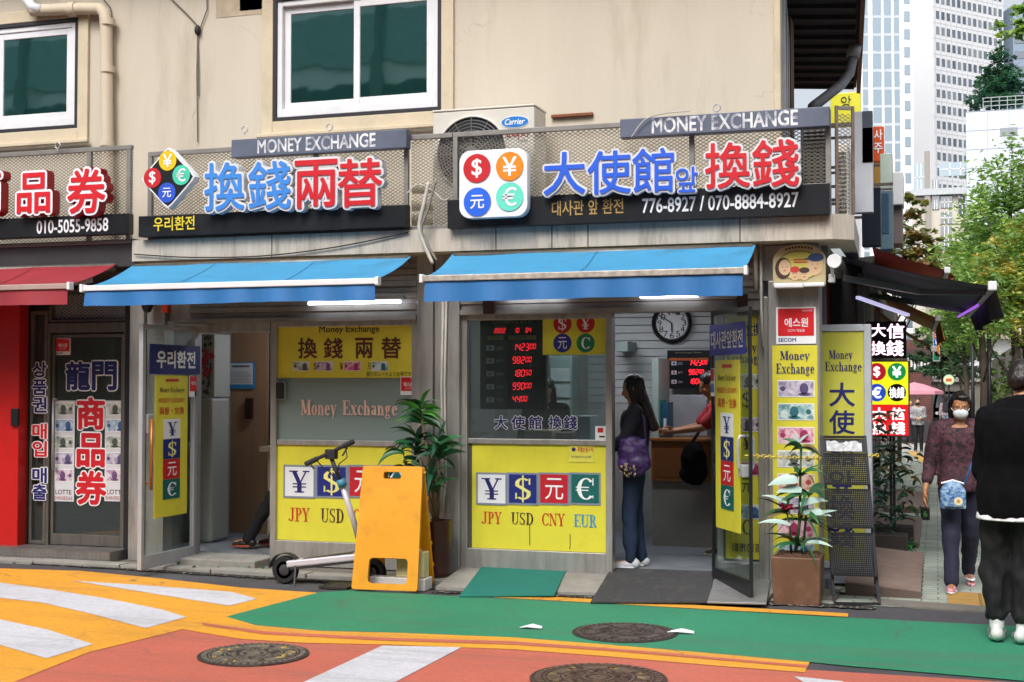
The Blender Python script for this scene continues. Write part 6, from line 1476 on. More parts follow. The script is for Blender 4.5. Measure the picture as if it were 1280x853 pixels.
# ================================================================== THE ALLEY
deckm = M('corrugated_brown', '#86736a', .7, 0, .2, 4, dirt=.5, dirtcol='#8d8378'); deckd = M('deck_side', '#5c4c46', .8, 0, .2)
for (pa, pb, lab) in (((1098, 751, 1153, 697), 0, 'nearest brown ribbed ramp plate along the alley shops'), ((1096, 682, 1151, 645), 0, 'middle brown ribbed ramp plate beyond a tuft of weeds'), ((1096, 632, 1160, 606), 0, 'farthest brown ribbed ramp plate under the potted shrubs')):
    x0, y0, x1, y1 = pa; a = gd(x1, y0); f = gd(x1, y1); X1 = (a.x+f.x)/2-.0; Y0, Y1 = a.y+.05, f.y-.02; X0 = X1-.55
    r = thing('ramp_plate', lab, 'ramp', ((X0+X1)/2, Y0, gz(Y0)), 0, 'brown ramp plates along the alley')
    q = MB(); z0, z1 = gz(Y0), gz(Y1); q.hexa([(X0, Y0, z0+.0), (X1, Y0, z0), (X1, Y1, z1), (X0, Y1, z1), (X0, Y0, z0+.1), (X1, Y0, z0+.055), (X1, Y1, z1+.055), (X0, Y1, z1+.1)]); q.build('base', deckd, r)
    q = MB(); n = int((Y1-Y0)/.05)
    for i in range(n):
        y = Y0+(Y1-Y0)*(i+.5)/n; q.bar((X0, y, gz(y)+.104), (X1, y, gz(y)+.059), .03, .012)
    q.build('ribs', deckm, r)
def tuft(mb, c, n, L, mi=(0, 1, 2)):
    for k in range(n):
        t = random.random()*6.28; blade(mb, (c[0]+random.uniform(-.12, .12), c[1]+random.uniform(-.2, .2), c[2]), (math.cos(t), math.sin(t), random.uniform(.3, 1.6)), L*random.uniform(.6, 1.2), .03, 1.4, 4, random.choice(mi))
random.seed(21)
p = gd(1128, 690); q = MB(); tuft(q, (p.x, p.y+.1, .02), 70, .17); tag(q.build('weeds', lg, None, smooth=True, loc=tuple(p)), 'tuft of weeds growing between two brown ramp plates', 'weeds')
p = gd(291, 713); q = MB(); random.seed(23)
for k in range(6): tuft(q, (p.x-.25+k*.1+random.uniform(-.03, .03), p.y+.05, .02), 5, .05)
tag(q.build('weeds', lg, None, smooth=True, loc=tuple(p)), 'thin line of weeds at the foot of the middle door step', 'weeds')
p = gd(1157, 641); r = thing('number_block', 'small dark block with a green 6 at the edge of the farthest ramp plate', 'block', (p.x, p.y, gz(p.y)+.005))
q = MB(); q.box(p.x-.06, p.x+.05, p.y-.02, p.y+.1, gz(p.y)+.006, gz(p.y)+.16); q.build('case', M('block_dark', '#2a2a28', .7), r, bevel=.01); q = MB(); q.text('6', p.x-.025, p.x+.02, gz(p.y)+.05, gz(p.y)+.12, p.y-.024, 0, off=.02); q.build('lettering', M('green_six', '#6fae58', .5), r)
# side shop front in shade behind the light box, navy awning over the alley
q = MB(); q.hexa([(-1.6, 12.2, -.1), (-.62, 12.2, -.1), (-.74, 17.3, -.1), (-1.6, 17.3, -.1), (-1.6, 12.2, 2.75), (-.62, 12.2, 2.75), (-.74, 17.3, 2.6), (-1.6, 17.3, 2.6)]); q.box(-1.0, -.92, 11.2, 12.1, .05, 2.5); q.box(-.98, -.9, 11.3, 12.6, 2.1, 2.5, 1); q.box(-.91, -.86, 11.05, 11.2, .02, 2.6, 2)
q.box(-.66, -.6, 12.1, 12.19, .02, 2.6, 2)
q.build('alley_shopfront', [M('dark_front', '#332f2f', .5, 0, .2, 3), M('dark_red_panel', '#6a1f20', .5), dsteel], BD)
navyc = M('awning_navy', '#1a263c', .7, 0, .12, 3, bump=.15, bscale=200, dirt=.2, dirtcol='#3c4452')
def side_awning(label, A0, A1, B0, B1, mat, vh, arm=True, group=None):
    """canopy from wall edge A0(near)-A1(far) to outer edge B0-B1"""
    A0, A1, B0, B1 = map(Vector, (A0, A1, B0, B1)); r = thing('awning', label, 'awning', A0); q = MB(); m, n = 6, 6; vs = []
    for j in range(m+1):
        for i in range(n+1):
            u, v = i/n, j/m; p = A0.lerp(A1, u).lerp(B0.lerp(B1, u), v); p.z -= .02*math.sin(math.pi*v); vs.append(tuple(p))
    fs = [(j*(n+1)+i, j*(n+1)+i+1, (j+1)*(n+1)+i+1, (j+1)*(n+1)+i) for j in range(m) for i in range(n)]; k = len(vs)
    q.add(vs+[(x, y, z-.005) for x, y, z in vs], fs+[tuple(x+k for x in f[::-1]) for f in fs]); q.build('canopy', mat, r, smooth=True)
    q = MB(); q.bar(B0, B1, .05, .055); q.build('front_bar', M('bar_grey', '#86868a', .45, .5), r)
    q = MB(); d = (B0-B1).normalized(); q.bar(B0-d*.0, B0+d*.06, .07, .075); q.build('end_cap', wpvc, r, bevel=.01)
    q = MB(); nn = 24; vs = []
    for j in range(4):
        for i in range(nn+1):
            u = i/nn; v = j/3; p = B0.lerp(B1, u); vs.append((p.x+.03+.03*v*math.sin(u*21)+.05*v, p.y, p.z-.025-vh*v*(1+.06*math.sin(u*13))))
    q.add(vs, [(j*(nn+1)+i, j*(nn+1)+i+1, (j+1)*(nn+1)+i+1, (j+1)*(nn+1)+i) for j in range(3) for i in range(nn)]); q.build('valance', mat, r, smooth=True)
    if arm:
        for u, s in ((.1, 1), (.8, -1)):
            a_ = A0.lerp(A1, u)+Vector((.0, 0, -.16)); b_ = B0.lerp(B1, u)+Vector((-.03, 0, -.02)); e = (a_+b_)/2+Vector((.05, s*.45, -.03))
            q = MB(); q.bar(a_, e, .04, .055); q.bar(e, b_, .035, .045); q.build('arm', M('arm_grey', '#8e8f92', .45, .4), r, bevel=.004)
    return r
na = side_awning('navy blue awning stretched out over the alley with folding arms', on(1052, 320, 11.25), on(1068, 352, 16.0), on(1240, 358, 11.35), on(1209, 394, 16.0), navyc, .2)
a_, b_ = on(1072, 372, 11.6), on(1135, 394, 12.4); q = MB(); q.bar(a_, b_, .035, .025); tag(q.build('strip_light', M('violet_light', '#d6d2ff', .5, 0, 0, emit=.45), None, loc=tuple(a_)), 'pale violet strip light under the navy alley awning', 'lamp')
a_, b_ = on(1198, 396, 15.6), on(1222, 382, 13.3); q = MB(); q.tube([a_, b_], .014, 8); tag(q.build('strip_light', M('purple_light', '#c070ff', .5, 0, 0, emit=.45), None, loc=tuple(a_)), 'short purple tube light on the outer bar of the navy awning', 'lamp')
side_awning('red awning beyond the navy one, higher on the alley wall', on(1090, 308, 16.6), on(1097, 338, 20), on(1184, 338, 16.6), on(1178, 352, 20), M('awning_red2', '#9c1f24', .6, 0, .1, 3), .05, False)
side_awning('ochre yellow awning further down the alley', on(1100, 362, 19), on(1112, 385, 23), on(1172, 398, 19), on(1166, 413, 23), M('awning_ochre', '#c98a2c', .6, 0, .15, 4, dirt=.3), .26, False)
side_awning('brownish orange awning drooping under the ochre one', on(1092, 384, 17.6), on(1104, 400, 21), on(1167, 436, 17.6), on(1164, 436, 21), M('awning_brown', '#a0561f', .6, 0, .2, 4, dirt=.4, dirtcol='#4a2c18'), .08, False)
# blade signs hung over the alley, seen past the corner
def blade_sign(label, pxs, Y, dep, mat, emat=None, parts=()):
    px0, py0, px1, py1 = pxs; a, b, c, d = RC(px0, py0, px1, py1, Y); r = thing('blade_sign', label, 'sign', ((a+b)/2, Y, c), 0, 'blade signs over the alley')
    q = MB(); q.box(a, b, Y, Y+dep, c, d); q.build('case', mat, r, bevel=.008)
    for (q0, q1, q2, q3, m, nm) in parts:
        a2, b2, c2, d2 = RC(q0, q1, q2, q3, Y-.006); q = MB(); q.box(a2, b2, Y-.008, Y-.001, c2, d2); q.build(nm, m, r)
    q = MB(); q.bar((a, Y+dep/2, d-.1), (-1.3, Y+dep/2, d-.1), .03); q.build('bracket', dsteel, r); return r
pnl = lambda n, c: M('signface_'+n, c, .35, 0, .08, 3)
blade_sign('white-edged slab sign nearest the corner with a grey top', (1066, 139, 1091, 266), 12.2, .12, pnl('white', '#c9ccd4'), None, [(1078, 139, 1091, 203, pnl('slate', '#4a5362'), 'panel'), (1078, 160, 1091, 203, pnl('dark', '#33363c'), 'lower_panel')][:2])
blade_sign('dark navy blade sign low over the alley', (1077, 234, 1101, 308), 13.0, .15, pnl('navy', '#151d2c'))
blade_sign('blue grey light box sign with rounded white end', (1100, 238, 1116, 312), 14.2, .3, pnl('glassblue', '#5d7886'), None, [(1101, 242, 1111, 292, pnl('deepblue', '#34506a'), 'panel')])
blade_sign('white round-topped sign box beside the blue grey one', (1116, 215, 1129, 256), 14.8, .4, pnl('bright', '#d5d8dc'), None, [])
blade_sign('brown grey sign box hanging under the white one', (1115, 256, 1128, 305), 14.9, .4, pnl('taupe', '#6f6262'))
blade_sign('pale mint sign box high over the alley', (1100, 192, 1115, 236), 15.2, .35, pnl('mint', '#b8c8bd'))
r = blade_sign('orange 사주 sign with white letters over the alley', (1091, 158, 1105, 202), 16, .12, pnl('orange', '#d9541e'))
for ch, y0, y1 in (('사', 162, 175), ('주', 179, 191)): put_text(r, 'lettering', ch, 1092.5, y0, 1103, y1, 15.99, [white], off=.02)
blade_sign('ochre sign panel beneath the orange one', (1087, 203, 1100, 236), 17, .12, pnl('ochre', '#a07a34'))
r = blade_sign('yellow banner sign with black Korean letter behind the eave', (1038, 116, 1076, 158), 18.6, .1, pnl('lemon', '#d6d234'))
put_text(r, 'lettering', '앙', 1051, 120, 1064, 136, 18.59, [inkblk])
# LED sign tower of the next money changer
TY = 13.2
r = thing('led_sign', 'black pixel sign with white and pink characters above the currency board', 'sign', on(1113, 447, TY)); Xl = on(1083, 420, TY).x
a, b, c, d = RC(1083, 402, 1133, 448, TY); q = MB(); q.box(a, b, TY, TY+.12, c, d); q.build('case', M('led_case', '#1b1222', .4), r, bevel=.006)
ledw = M('led_white', '#ffd9ea', .5, 0, 0, emit=1.4)
for ch, x0, y0, x1, y1 in (('大', 1089, 405, 1107, 421), ('信', 1109, 405, 1130, 423), ('換', 1089, 427, 1107, 444), ('錢', 1108, 426, 1129, 445)):
    put_text(r, 'led_lettering', ch, x0, y0, x1, y1, TY-.004, [ledw], off=.02)
r = thing('currency_sign', 'yellow and red lit currency sign of the next money changer on a post', 'sign', on(1115, 600, TY))
a, b, c, d = RC(1084, 451, 1137, 546, TY); zm = on(1115, 506, TY).z
q = MB(); q.box(a, b, TY, TY+.14, c, d); q.build('case', M('sign_edge_grey', '#6d6d70', .5), r, bevel=.006)
q = MB(); q.box(a+.012, b-.012, TY-.004, TY-.001, zm, d-.012); q.build('yellow_panel', M('lit_yellow', '#e6e21e', .4, 0, 0, emit=.75), r)
q = MB(); q.box(a+.012, b-.012, TY-.004, TY-.001, c+.012, zm-.003); q.build('red_panel', M('lit_red', '#c81a1c', .4, 0, 0, emit=.9), r)
lit_w = M('lit_white', '#f2f2f4', .4, 0, 0, emit=.85)
for s, px, py, m in (('$', 1096, 465, M('lit_dot_red', '#c0202a', .4, 0, 0, emit=.5)), ('¥', 1121, 465, M('lit_dot_green', '#1f9a4a', .4, 0, 0, emit=.5)), ('€', 1096, 491, M('lit_dot_blue', '#2b55c8', .4, 0, 0, emit=.5)), ('換錢', 1121, 491, M('dot_brown', '#3a241c', .4))):
    cc_ = on(px, py, TY-.006); R_ = on(px+11.5, py, TY-.006).x-cc_.x; q = MB(); q.disc(cc_.x, cc_.z, R_, TY-.006, 0)
    w_ = R_*(.5 if len(s) == 1 else .8); q.text(s, cc_.x-w_, cc_.x+w_, cc_.z-R_*.6, cc_.z+R_*.6, TY-.009, 1, off=.03, keep=len(s) == 1); q.build('currency_dot', [m, lit_w], r)
for ch, x0, y0, x1, y1 in (('大', 1090, 510, 1108, 525), ('信', 1113, 510, 1131, 525), ('換', 1090, 528, 1108, 543), ('錢', 1113, 528, 1131, 543)):
    put_text(r, 'lettering', ch, x0, y0, x1, y1, TY-.007, [lit_w], off=.03)
q = MB(); 
for px in (1113, 1117): q.bar((on(px, 560, TY).x, TY+.07, gz(TY)), (on(px, 560, TY).x, TY+.07, d), .025)
q.box(a+.1, b-.02, TY-.1, TY+.3, gz(TY), gz(TY)+.04); q.build('post', black, r)
# shrubs in boxes under it
random.seed(31)
for (px, py0, py1, Y, lab, sp) in ((1106, 515, 600, 13.0, 'dark long-leaved shrub in front of the red currency sign', .16), (1116, 560, 606, 13.9, 'low dark shrub in a box at the foot of the currency sign', .2)):
    p = on(px, py1, Y); z0 = gz(Y); zt_ = on(px, py0, Y).z; r = thing('shrub', lab, 'plant', (p.x, Y, z0)); q = MB(); q.box(p.x-.2, p.x+.2, Y-.12, Y+.14, z0, z0+.22); q.build('box', M('planter_dark', '#2b2624', .7), r, bevel=.008)
    q = MB()
    for k in range(130):
        t = random.random()*6.28; z = z0+.2+(zt_-z0-.2)*random.random()**.8; blade(q, (p.x+random.gauss(0, sp*.6), Y+random.gauss(0, .1), z), (math.cos(t), math.sin(t), random.uniform(-.2, 1)), random.uniform(.1, .2), .035, 1.3, 4, random.choice((0, 0, 0, 1, 4)))
    q.build('foliage', lg, r, smooth=True)
# low neighbour building along the alley's left side
r = thing('neighbour_building', 'low dark shop building along the left side of the alley', 'building', (-3, 19, gz(20)))
q = MB(); q.hexa([(-8, 18.0, -.4), (-.76, 18.0, -.4), (-.95, 33, -.6), (-8, 33, -.6), (-8, 18.0, 2.5), (-.76, 18.0, 3.3), (-.95, 33, 3.3), (-8, 33, 2.1)]); q.build('wall', M('neigh_dark', '#4b4743', .7, 0, .2, 2), r)
q = MB()
for y in (19, 22, 25, 28, 31):
    q = MB(); q.box(-.9-(y-18)*.005, -.73-(y-18)*.0125, y, y+1.8, gz(y)+.2, gz(y)+1.9); q.build('shop_window', M('neigh_glass', '#6f7a78', .2), r)

# ------------------------------------------------------------------ buildings beyond
def tower(name, label, o, ang, W, D, H, mat, z0=-1.0):
    r = thing(name, label, 'building', (o[0], o[1], z0), ang); q = MB(); q.box(0, W, 0, D, 0, H); q.build('wall', mat, r, local=True); return r
twhite = M('tower_white', '#eef0f3', .6, 0, .03, .05); tglass = tinted_glass('tower_glass', '#5b7282', (.66, .76, .84), .45); tdark = tinted_glass('tower_dark_glass', '#59636d', (.6, .66, .72), .35)
# T2: white office tower with small square windows
ca = rad(49); 
o2 = on(1168, 200, 300); r = tower('office_tower', 'white office tower covered in small square windows', (o2.x, o2.y), ca, 23.2, 9, 110, twhite)
wn_ = []; ncol, fl_ = 13, 3.45
for k in range(26):
    z = 20+k*fl_
    for i in range(ncol):
        x = .9+i*1.72; wn_.append((x, z))
kz = [(x, z) for x, z in wn_]
import itertools
rows = {}
for x, z in kz: rows.setdefault(z, []).append(x)
for z, xs_ in rows.items():
    q = MB()
    for x in xs_: q.box(x, x+1.05, -.06, -.01, z, z+1.7, random.choice((0, 0, 0, 1, 2)))
    q.build('window_row', [tdark, tinted_glass('tower_blind', '#8d949a', (.6, .66, .72), .2), tinted_glass('tower_deep', '#3d464f', (.5, .56, .62), .4)], r, local=True)
q = MB()
for z in rows: q.box(0, 23.2, -.03, -.005, z+2.5, z+2.56)
for i in range(ncol): q.box(.55+i*1.72, .62+i*1.72, -.03, -.005, 2, 108)
q.build('panel_joint', M('joint_grey', '#b4b9c0', .6), r, local=True)
# T1: taller glass-striped tower
o1 = on(1076, 200, 255); r = tower('glass_tower', 'tall white tower with vertical strips of blue glass', (o1.x, o1.y), rad(17), 9.9, 10, 110, twhite)
for x0, x1 in ((.5, 1.5), (2.4, 4.0), (4.5, 5.9), (6.4, 7.4)):
    q = MB(); q.box(x0, x1, -.08, -.01, 26, 107); 
    z = 27
    while z < 107: q.box(x0, x1, -.12, -.085, z, z+.5, 1); z += 3.4
    q.build('glass_strip', [tglass, M('spandrel_pale', '#c2ccd4', .5)], r, local=True)
z = 6
q = MB()
while z < 106: q.box(8.3, 9.4, -.08, -.01, z, z+1.9); z += 3.4
q.build('window_column', tglass, r, local=True)
q = MB(); q.box(3.0, 7.6, -.3, -.09, 20, 32); q.build('glass_box', tdark, r, local=True)
# low beige building with glass corner
o3 = on(1140, 300, 140); r = tower('low_building', 'low cream building with tall window strips beyond the alley', (o3.x, o3.y), 0, 7.6, 8, 20.5, M('cream_stone', '#c6c1b6', .7, 0, .06, .3), 0)
sc_ = 140*1.05/1650
def L3(px0, py0, px1, py1): 
    a, b, c, d = RC(px0, py0, px1, py1, 140); return a-o3.x, b-o3.x, c, d
for bx in ((1142, 205, 1156, 240), (1174, 203, 1214, 220), (1176, 246, 1190, 260), (1176, 265, 1190, 280), (1176, 283, 1190, 312), (1165, 225, 1174, 262), (1198, 240, 1212, 270)):
    a, b, c, d = L3(*bx); q = MB(); q.box(a, b, -.1, -.01, c, d); q.build('window', tglass if bx[1] < 225 else tdark, r, local=True)
    q = MB(); n = 3
    for i in range(1, n): q.box(a+(b-a)*i/n-.04, a+(b-a)*i/n+.04, -.15, -.105, c, d)
    q.box(a, b, -.15, -.105, (c+d)/2-.05, (c+d)/2+.05); q.build('mullion', wpvc, r, local=True)
a, b, c, d = L3(1156, 190, 1163, 330); q = MB(); q.box(a, b, -.5, -.01, 0, d); q.build('pier', M('stone_pier', '#9a968d', .7), r, local=True)
a, b, c, d = L3(1138, 196, 1216, 201); q = MB(); q.box(a, b, -.6, 8, 20.55, 21.2); q.build('roof', M('pale_roof', '#b9bfc3', .6), r, local=True)
# white panel building with roof rail, conifer on its roof
o4 = on(1209, 300, 110); r = tower('panel_building', 'blank white panel building with a railing on the roof', (o4.x, o4.y), rad(-1), 9, 8, on(1245, 138, 110).z, M('panel_white2', '#ccd5e2', .5, 0, .03, .4), 0)
H4 = on(1245, 138, 110).z; q = MB()
for x in (1.6, 3.2, 4.8, 6.4, 8): q.box(x-.02, x+.02, -.03, -.005, 0, H4)
z = 2
while z < H4: q.box(0, 9, -.028, -.004, z, z+.04); z += 1.5
q.build('panel_joint', M('joint_blue', '#a9b4c4', .6), r, local=True)
q = MB(); 
for i in range(14): q.bar((1.3+i*.6, .15, H4), (1.3+i*.6, .15, H4+1.05), .05)
for zz_ in (.4, .75, 1.05): q.bar((1.3, .15, H4+zz_), (9, .15, H4+zz_), .05)
q.build('roof_rail', M('rail_white', '#aab0b4', .5), r, local=True)
q = MB(); a_, b_, c_, d_ = RC(1250, 160, 1272, 170, 110); q.box(a_-o4.x, b_-o4.x, -.05, -.01, c_, d_); q.build('vent_grille', M('vent_grey', '#8f979e', .6), r, local=True)
o5 = on(1267, 100, 320); r = tower('far_tower', 'distant blue grey tower at the frame edge behind the white office tower', (o5.x, o5.y), rad(18), 12, 10, on(1272, 6, 320).z+1, M('tower_bluegrey', '#8fa0b4', .5, 0, .05, .1))
q = MB(); z = 10
while z < on(1272, 10, 320).z: q.box(.3, 11.7, -.1, -.01, z, z+1.8); z += 3.5
q.build('window_row', tdark, r, local=True)
# brick building, dark planter wall, ivy wall, far kerbside things
bk = brickmat('maroon_brick', '#5a2a28', '#6a3430', '#7d6a62', 3.0, .5, .25, .02, .8, plane='XZ')
a, b, c, d = RC(1128, 430, 1164, 478, 62); r = thing('brick_building', 'dark red brick building with white window bars down the alley', 'building', ((a+b)/2, 62, gz(62)))
q = MB(); q.box(a-6, b, 62, 75, gz(62), on(1150, 425, 62).z); q.build('wall', bk, r)
a2, b2, c2, d2 = RC(1134, 447, 1163, 463, 61.9)
q = MB()
for i in range(7): q.box(a2+(b2-a2)*i/7, a2+(b2-a2)*(i+.62)/7, 61.88, 61.99, c2, d2)
q.build('window_row', M('win_white', '#c9ccd0', .4), r)
q = MB(); q.box(a2-.2, b2+.2, 61.8, 61.99, on(1150, 437, 62).z, on(1150, 444, 62).z); q.build('sign_band', M('band_dark', '#3b2b2a', .6), r)
a, b, c, d = RC(1160, 470, 1222, 512, 70); r = thing('planter_wall', 'grey planter wall below the pines at the end of the alley', 'wall', ((a+b)/2, 70, -.6)); q = MB(); q.box(a, b+4, 70, 71, -.6, d-.3); q.build('wall', concd, r); q = MB(); q.box(a-.2, b+4, 69.8, 71.2, d-.299, d-.1); q.build('coping', conc, r)
a, b, c, d = RC(1158, 396, 1232, 476, 95); r = thing('villa', 'pale low house behind the pines with a broad roof', 'building', ((a+b)/2, 95, -.6)); q = MB(); q.box(a, b+4, 95, 104, -.6, on(1200, 425, 95).z); q.build('wall', M('villa_wall', '#c3c6c6', .7), r)
q = MB(); q.box(a-1, b+5, 94, 105, on(1200, 425, 95).z+.01, on(1200, 420, 95).z+.2); q.build('roof', M('villa_roof', '#8a8378', .8), r); q = MB()
for i in range(5): q.box(a+.8+i*1.3, a+1.5+i*1.3, 94.9, 94.99, .6, 3.0)
q.build('window', tdark, r)
wx = 2.35; r = thing('ivy_wall', 'grey garden wall hung with ivy along the far side of the alley', 'wall', (wx, 40, gz(40)))
zt_ = lambda y: gz(y)+3.2
q = MB(); q.hexa([(wx, 24, -.6), (wx+.25, 24, -.6), (wx+.25, 62, -.6), (wx, 62, -.6), (wx, 24, zt_(24)), (wx+.25, 24, zt_(24)), (wx+.25, 62, zt_(62)), (wx, 62, zt_(62))]); q.build('wall', concd, r)
def leafcloud(blobs, n, size, seed, nm=3, flat=.35):
    """leaf-sized faces spread in clumps through ellipsoids (centre, radii)"""
    rnd = random.Random(seed); q = MB(); vol = [b[1][0]*b[1][1]*b[1][2] for b in blobs]; tot = sum(vol)
    for (c, rd_), v_ in zip(blobs, vol):
        nc = max(6, int(n*v_/tot/26))
        for k in range(nc):
            while True:
                u = Vector((rnd.uniform(-1, 1), rnd.uniform(-1, 1), rnd.uniform(-1, 1)))
                if .25 < u.length < 1: break
            cc = Vector((c[0]+u.x*rd_[0], c[1]+u.y*rd_[1], c[2]+u.z*rd_[2])); cr = min(rd_)*rnd.uniform(.16, .34); tone = rnd.choice(range(nm))
            for i in range(26):
                g_ = Vector((rnd.gauss(0, cr), rnd.gauss(0, cr), rnd.gauss(0, cr*.7))); p = cc+g_; s = size*rnd.uniform(.6, 1.3)
                a = Vector((rnd.gauss(0, 1), rnd.gauss(0, 1), rnd.gauss(0, flat))).normalized(); b = a.cross(Vector((rnd.gauss(0, .5), rnd.gauss(0, .5), 1))).normalized()
                q.add([tuple(p-a*s), tuple(p-b*s*.45), tuple(p+a*s), tuple(p+b*s*.45)], [(0, 1, 2, 3)], tone if rnd.random() < .75 else rnd.choice(range(nm)))
    return q
ivym = [leafmat('ivy_dark', '#3f5434'), leafmat('ivy_mid', '#566e3e'), leafmat('ivy_light', '#6e864a')]
q = leafcloud([((wx-.05, 27+i*3.3, gz(27+i*3.3)+1.3+.5*(i % 2)), (.18, 1.3, 1.5)) for i in range(10)], 9000, .09, 3); q.build('ivy', ivym, r)
# thin black poles
for px, py0, Y, lab in ((1216, 428, 38, 'thin black post at the end of the ivy wall'), (1237, 408, 31, 'thin black post in front of the ivy wall'), (1271, 388, 26, 'thin black post behind the head of the man in black')):
    x = on(px, 480, Y).x; r = thing('black_post', lab, 'post', (x, Y, gz(Y)), 0, 'thin black posts beside the ivy wall'); q = MB(); q.tube([(x, Y, gz(Y)), (x, Y, on(px, py0, Y).z)], .045, 8); q.build('pole', black, r, smooth=True); q = MB(); q.box(x-.1, x+.1, Y-.1, Y+.1, gz(Y), gz(Y)+.03); q.build('foot', black, r)
# trees
bark = M('bark', '#4a4036', .9, 0, .25, 12, bump=.6, bscale=30)
gk = [leafmat('ginkgo_light', '#a4c274'), leafmat('ginkgo_mid', '#8fb268'), leafmat('ginkgo_deep', '#749a58'), leafmat('ginkgo_yellow', '#c6ba66')]
pn = [leafmat('pine_dark', '#3d5a48'), leafmat('pine_mid', '#4e6f58'), leafmat('pine_light', '#5f7f5a')]
tw_ = [leafmat('twig_olive', '#8a8a50'), leafmat('twig_brown', '#8a6c48'), leafmat('twig_green', '#74884e')]
def tree(label, px, Y, zt, zb, rx, blobs, mats, n, size, seed, trunk=True, limbs=7, base=None):
    x = on(px, 480, Y).x; z0 = gz(Y) if base is None else base; r = thing('tree', label, 'tree', (x, Y, z0)); rnd = random.Random(seed)
    B = []
    for u, v, a_, b_ in blobs: B.append(((x+u*rx, Y+rnd.uniform(-.3, .3)*rx, zb+(zt-zb)*v), (a_*rx, a_*rx*.9, b_*(zt-zb))))
    q = leafcloud(B, n, size, seed, len(mats)); q.build('crown', mats, r)
    q = MB(); H_ = zt-z0; q.tube([(x, Y, z0), (x+.04*rx, Y, z0+H_*.35), (x-.06*rx, Y, z0+H_*.65), (x, Y, z0+H_*.92)], [.022*H_*.7, .018*H_*.7, .011*H_*.7, .003*H_], 9)
    for k in range(limbs):
        t = rnd.random()*6.28; h0 = z0+H_*rnd.uniform(.3, .75); q.tube([(x, Y, h0), (x+.4*rx*math.cos(t), Y+.4*rx*math.sin(t), h0+H_*.1), (x+.75*rx*math.cos(t), Y+.75*rx*math.sin(t), h0+H_*.2)], [.0045*H_, .003*H_, .001*H_], 6)
    q.build('trunk', bark, r, smooth=True); return r
col = [(0, .12, .75, .14), (-.35, .25, .6, .14), (.35, .3, .65, .15), (0, .42, .8, .16), (-.3, .58, .55, .14), (.3, .62, .55, .15), (0, .78, .5, .15), (.1, .92, .3, .1), (-.5, .42, .35, .1), (.55, .48, .35, .1)]
tree('tall bright green ginkgo at the frame edge by the ivy wall', 1268, 24, on(1265, 172, 24).z, on(1265, 405, 24).z, 1.15, col, gk[:3], 13000, .06, 41)
tree('pale green ginkgo second in the row, its crown open to the sky', 1228, 31, on(1230, 235, 31).z, on(1230, 425, 31).z, 1.05, col, gk[:3], 9500, .07, 42)
tree('yellowing ginkgo in front of the ivy wall at the frame edge', 1284, 20, on(1275, 265, 20).z, on(1275, 425, 20).z, .85, col, gk[1:], 8000, .052, 43)
tree('ginkgo in the middle of the row with a rounded top', 1206, 42, on(1200, 320, 42).z, on(1200, 440, 42).z, 1.2, col, gk[:3], 7500, .085, 44)
pine = [(0, .1, 1.0, .08), (-.4, .3, .7, .09), (.45, .38, .7, .09), (0, .55, .8, .1), (-.3, .72, .5, .09), (.2, .85, .45, .09), (0, .95, .25, .06)]
tree('flat-layered dark pine at the end of the alley', 1178, 58, on(1180, 395, 58).z, on(1180, 470, 58).z, 1.5, pine, pn, 7000, .12, 45)
tree('second dark pine with spreading layers in front of the pale house', 1200, 64, on(1200, 400, 64).z, on(1200, 475, 64).z, 1.7, pine, pn, 7000, .12, 46)
tree('olive and brown twiggy tree rising behind the red awning', 1121, 36, on(1140, 240, 36).z, on(1140, 350, 36).z, 1.0, [(.5, .1, .8, .1), (.2, .3, .5, .1), (.8, .28, .6, .09), (.3, .5, .4, .1), (.75, .5, .45, .09), (.4, .68, .3, .09), (.6, .84, .2, .1), (.35, .95, .12, .06), (1.1, .12, .4, .06)], tw_, 3600, .1, 47)
con = [(0, .08, 1.0, .1), (-.35, .12, .7, .1), (.4, .14, .7, .1), (0, .28, .85, .1), (-.25, .42, .6, .1), (.25, .42, .6, .1), (0, .56, .6, .1), (.05, .7, .42, .1), (-.03, .82, .28, .09), (0, .93, .13, .08)]
tree('dark conifer growing on the roof of the blank white building', 1254, 113, on(1258, 48, 113).z, on(1258, 134, 113).z, 2.5, con, [leafmat('conifer_dark', '#2f5f50'), leafmat('conifer_mid', '#3b6f5a'), leafmat('conifer_light', '#4c8068')], 11000, .16, 48, base=H4)
tree('leafy branch tree peeking in at the upper frame edge', 1345, 14, on(1275, 4, 14).z, on(1275, 50, 14).z, .6, [(-.9, .3, .3, .3), (-.75, .6, .3, .3), (0, .7, .7, .5)], gk[:3], 1500, .05, 49, limbs=2)
# small coloured vertical sign, round sign, parasol, van
r = blade_sign('small white vertical sign with red, blue and green squares', (1166, 413, 1175, 452), 33, .15, pnl('white', '#c9ccd4'), None, [(1167, 415, 1174, 423, redp, 'red_square'), (1167, 424, 1174, 432, bluep, 'blue_square'), (1167, 433, 1174, 441, orangep, 'orange_square'), (1167, 442, 1174, 450, greenp, 'green_square')])
for py, s in ((419, '$'), (428, '¥')): put_text(r, 'lettering', s, 1168.5, py-3.2, 1172.5, py+3.2, 32.985, [white], off=.02)
c = on(1186, 475, 52); r = thing('round_sign', 'round mint sign with coloured letters on a post', 'sign', (c.x, 52, -.6)); q = MB(); q.disc(c.x, c.z, .2, 52, 0, 24, depth=.04); q.disc(c.x, c.z, .165, 51.99, 1, 20); q.build('disc', [M('mint', '#9cc8b0', .5), M('mint_in', '#d9d9a0', .5)], r)
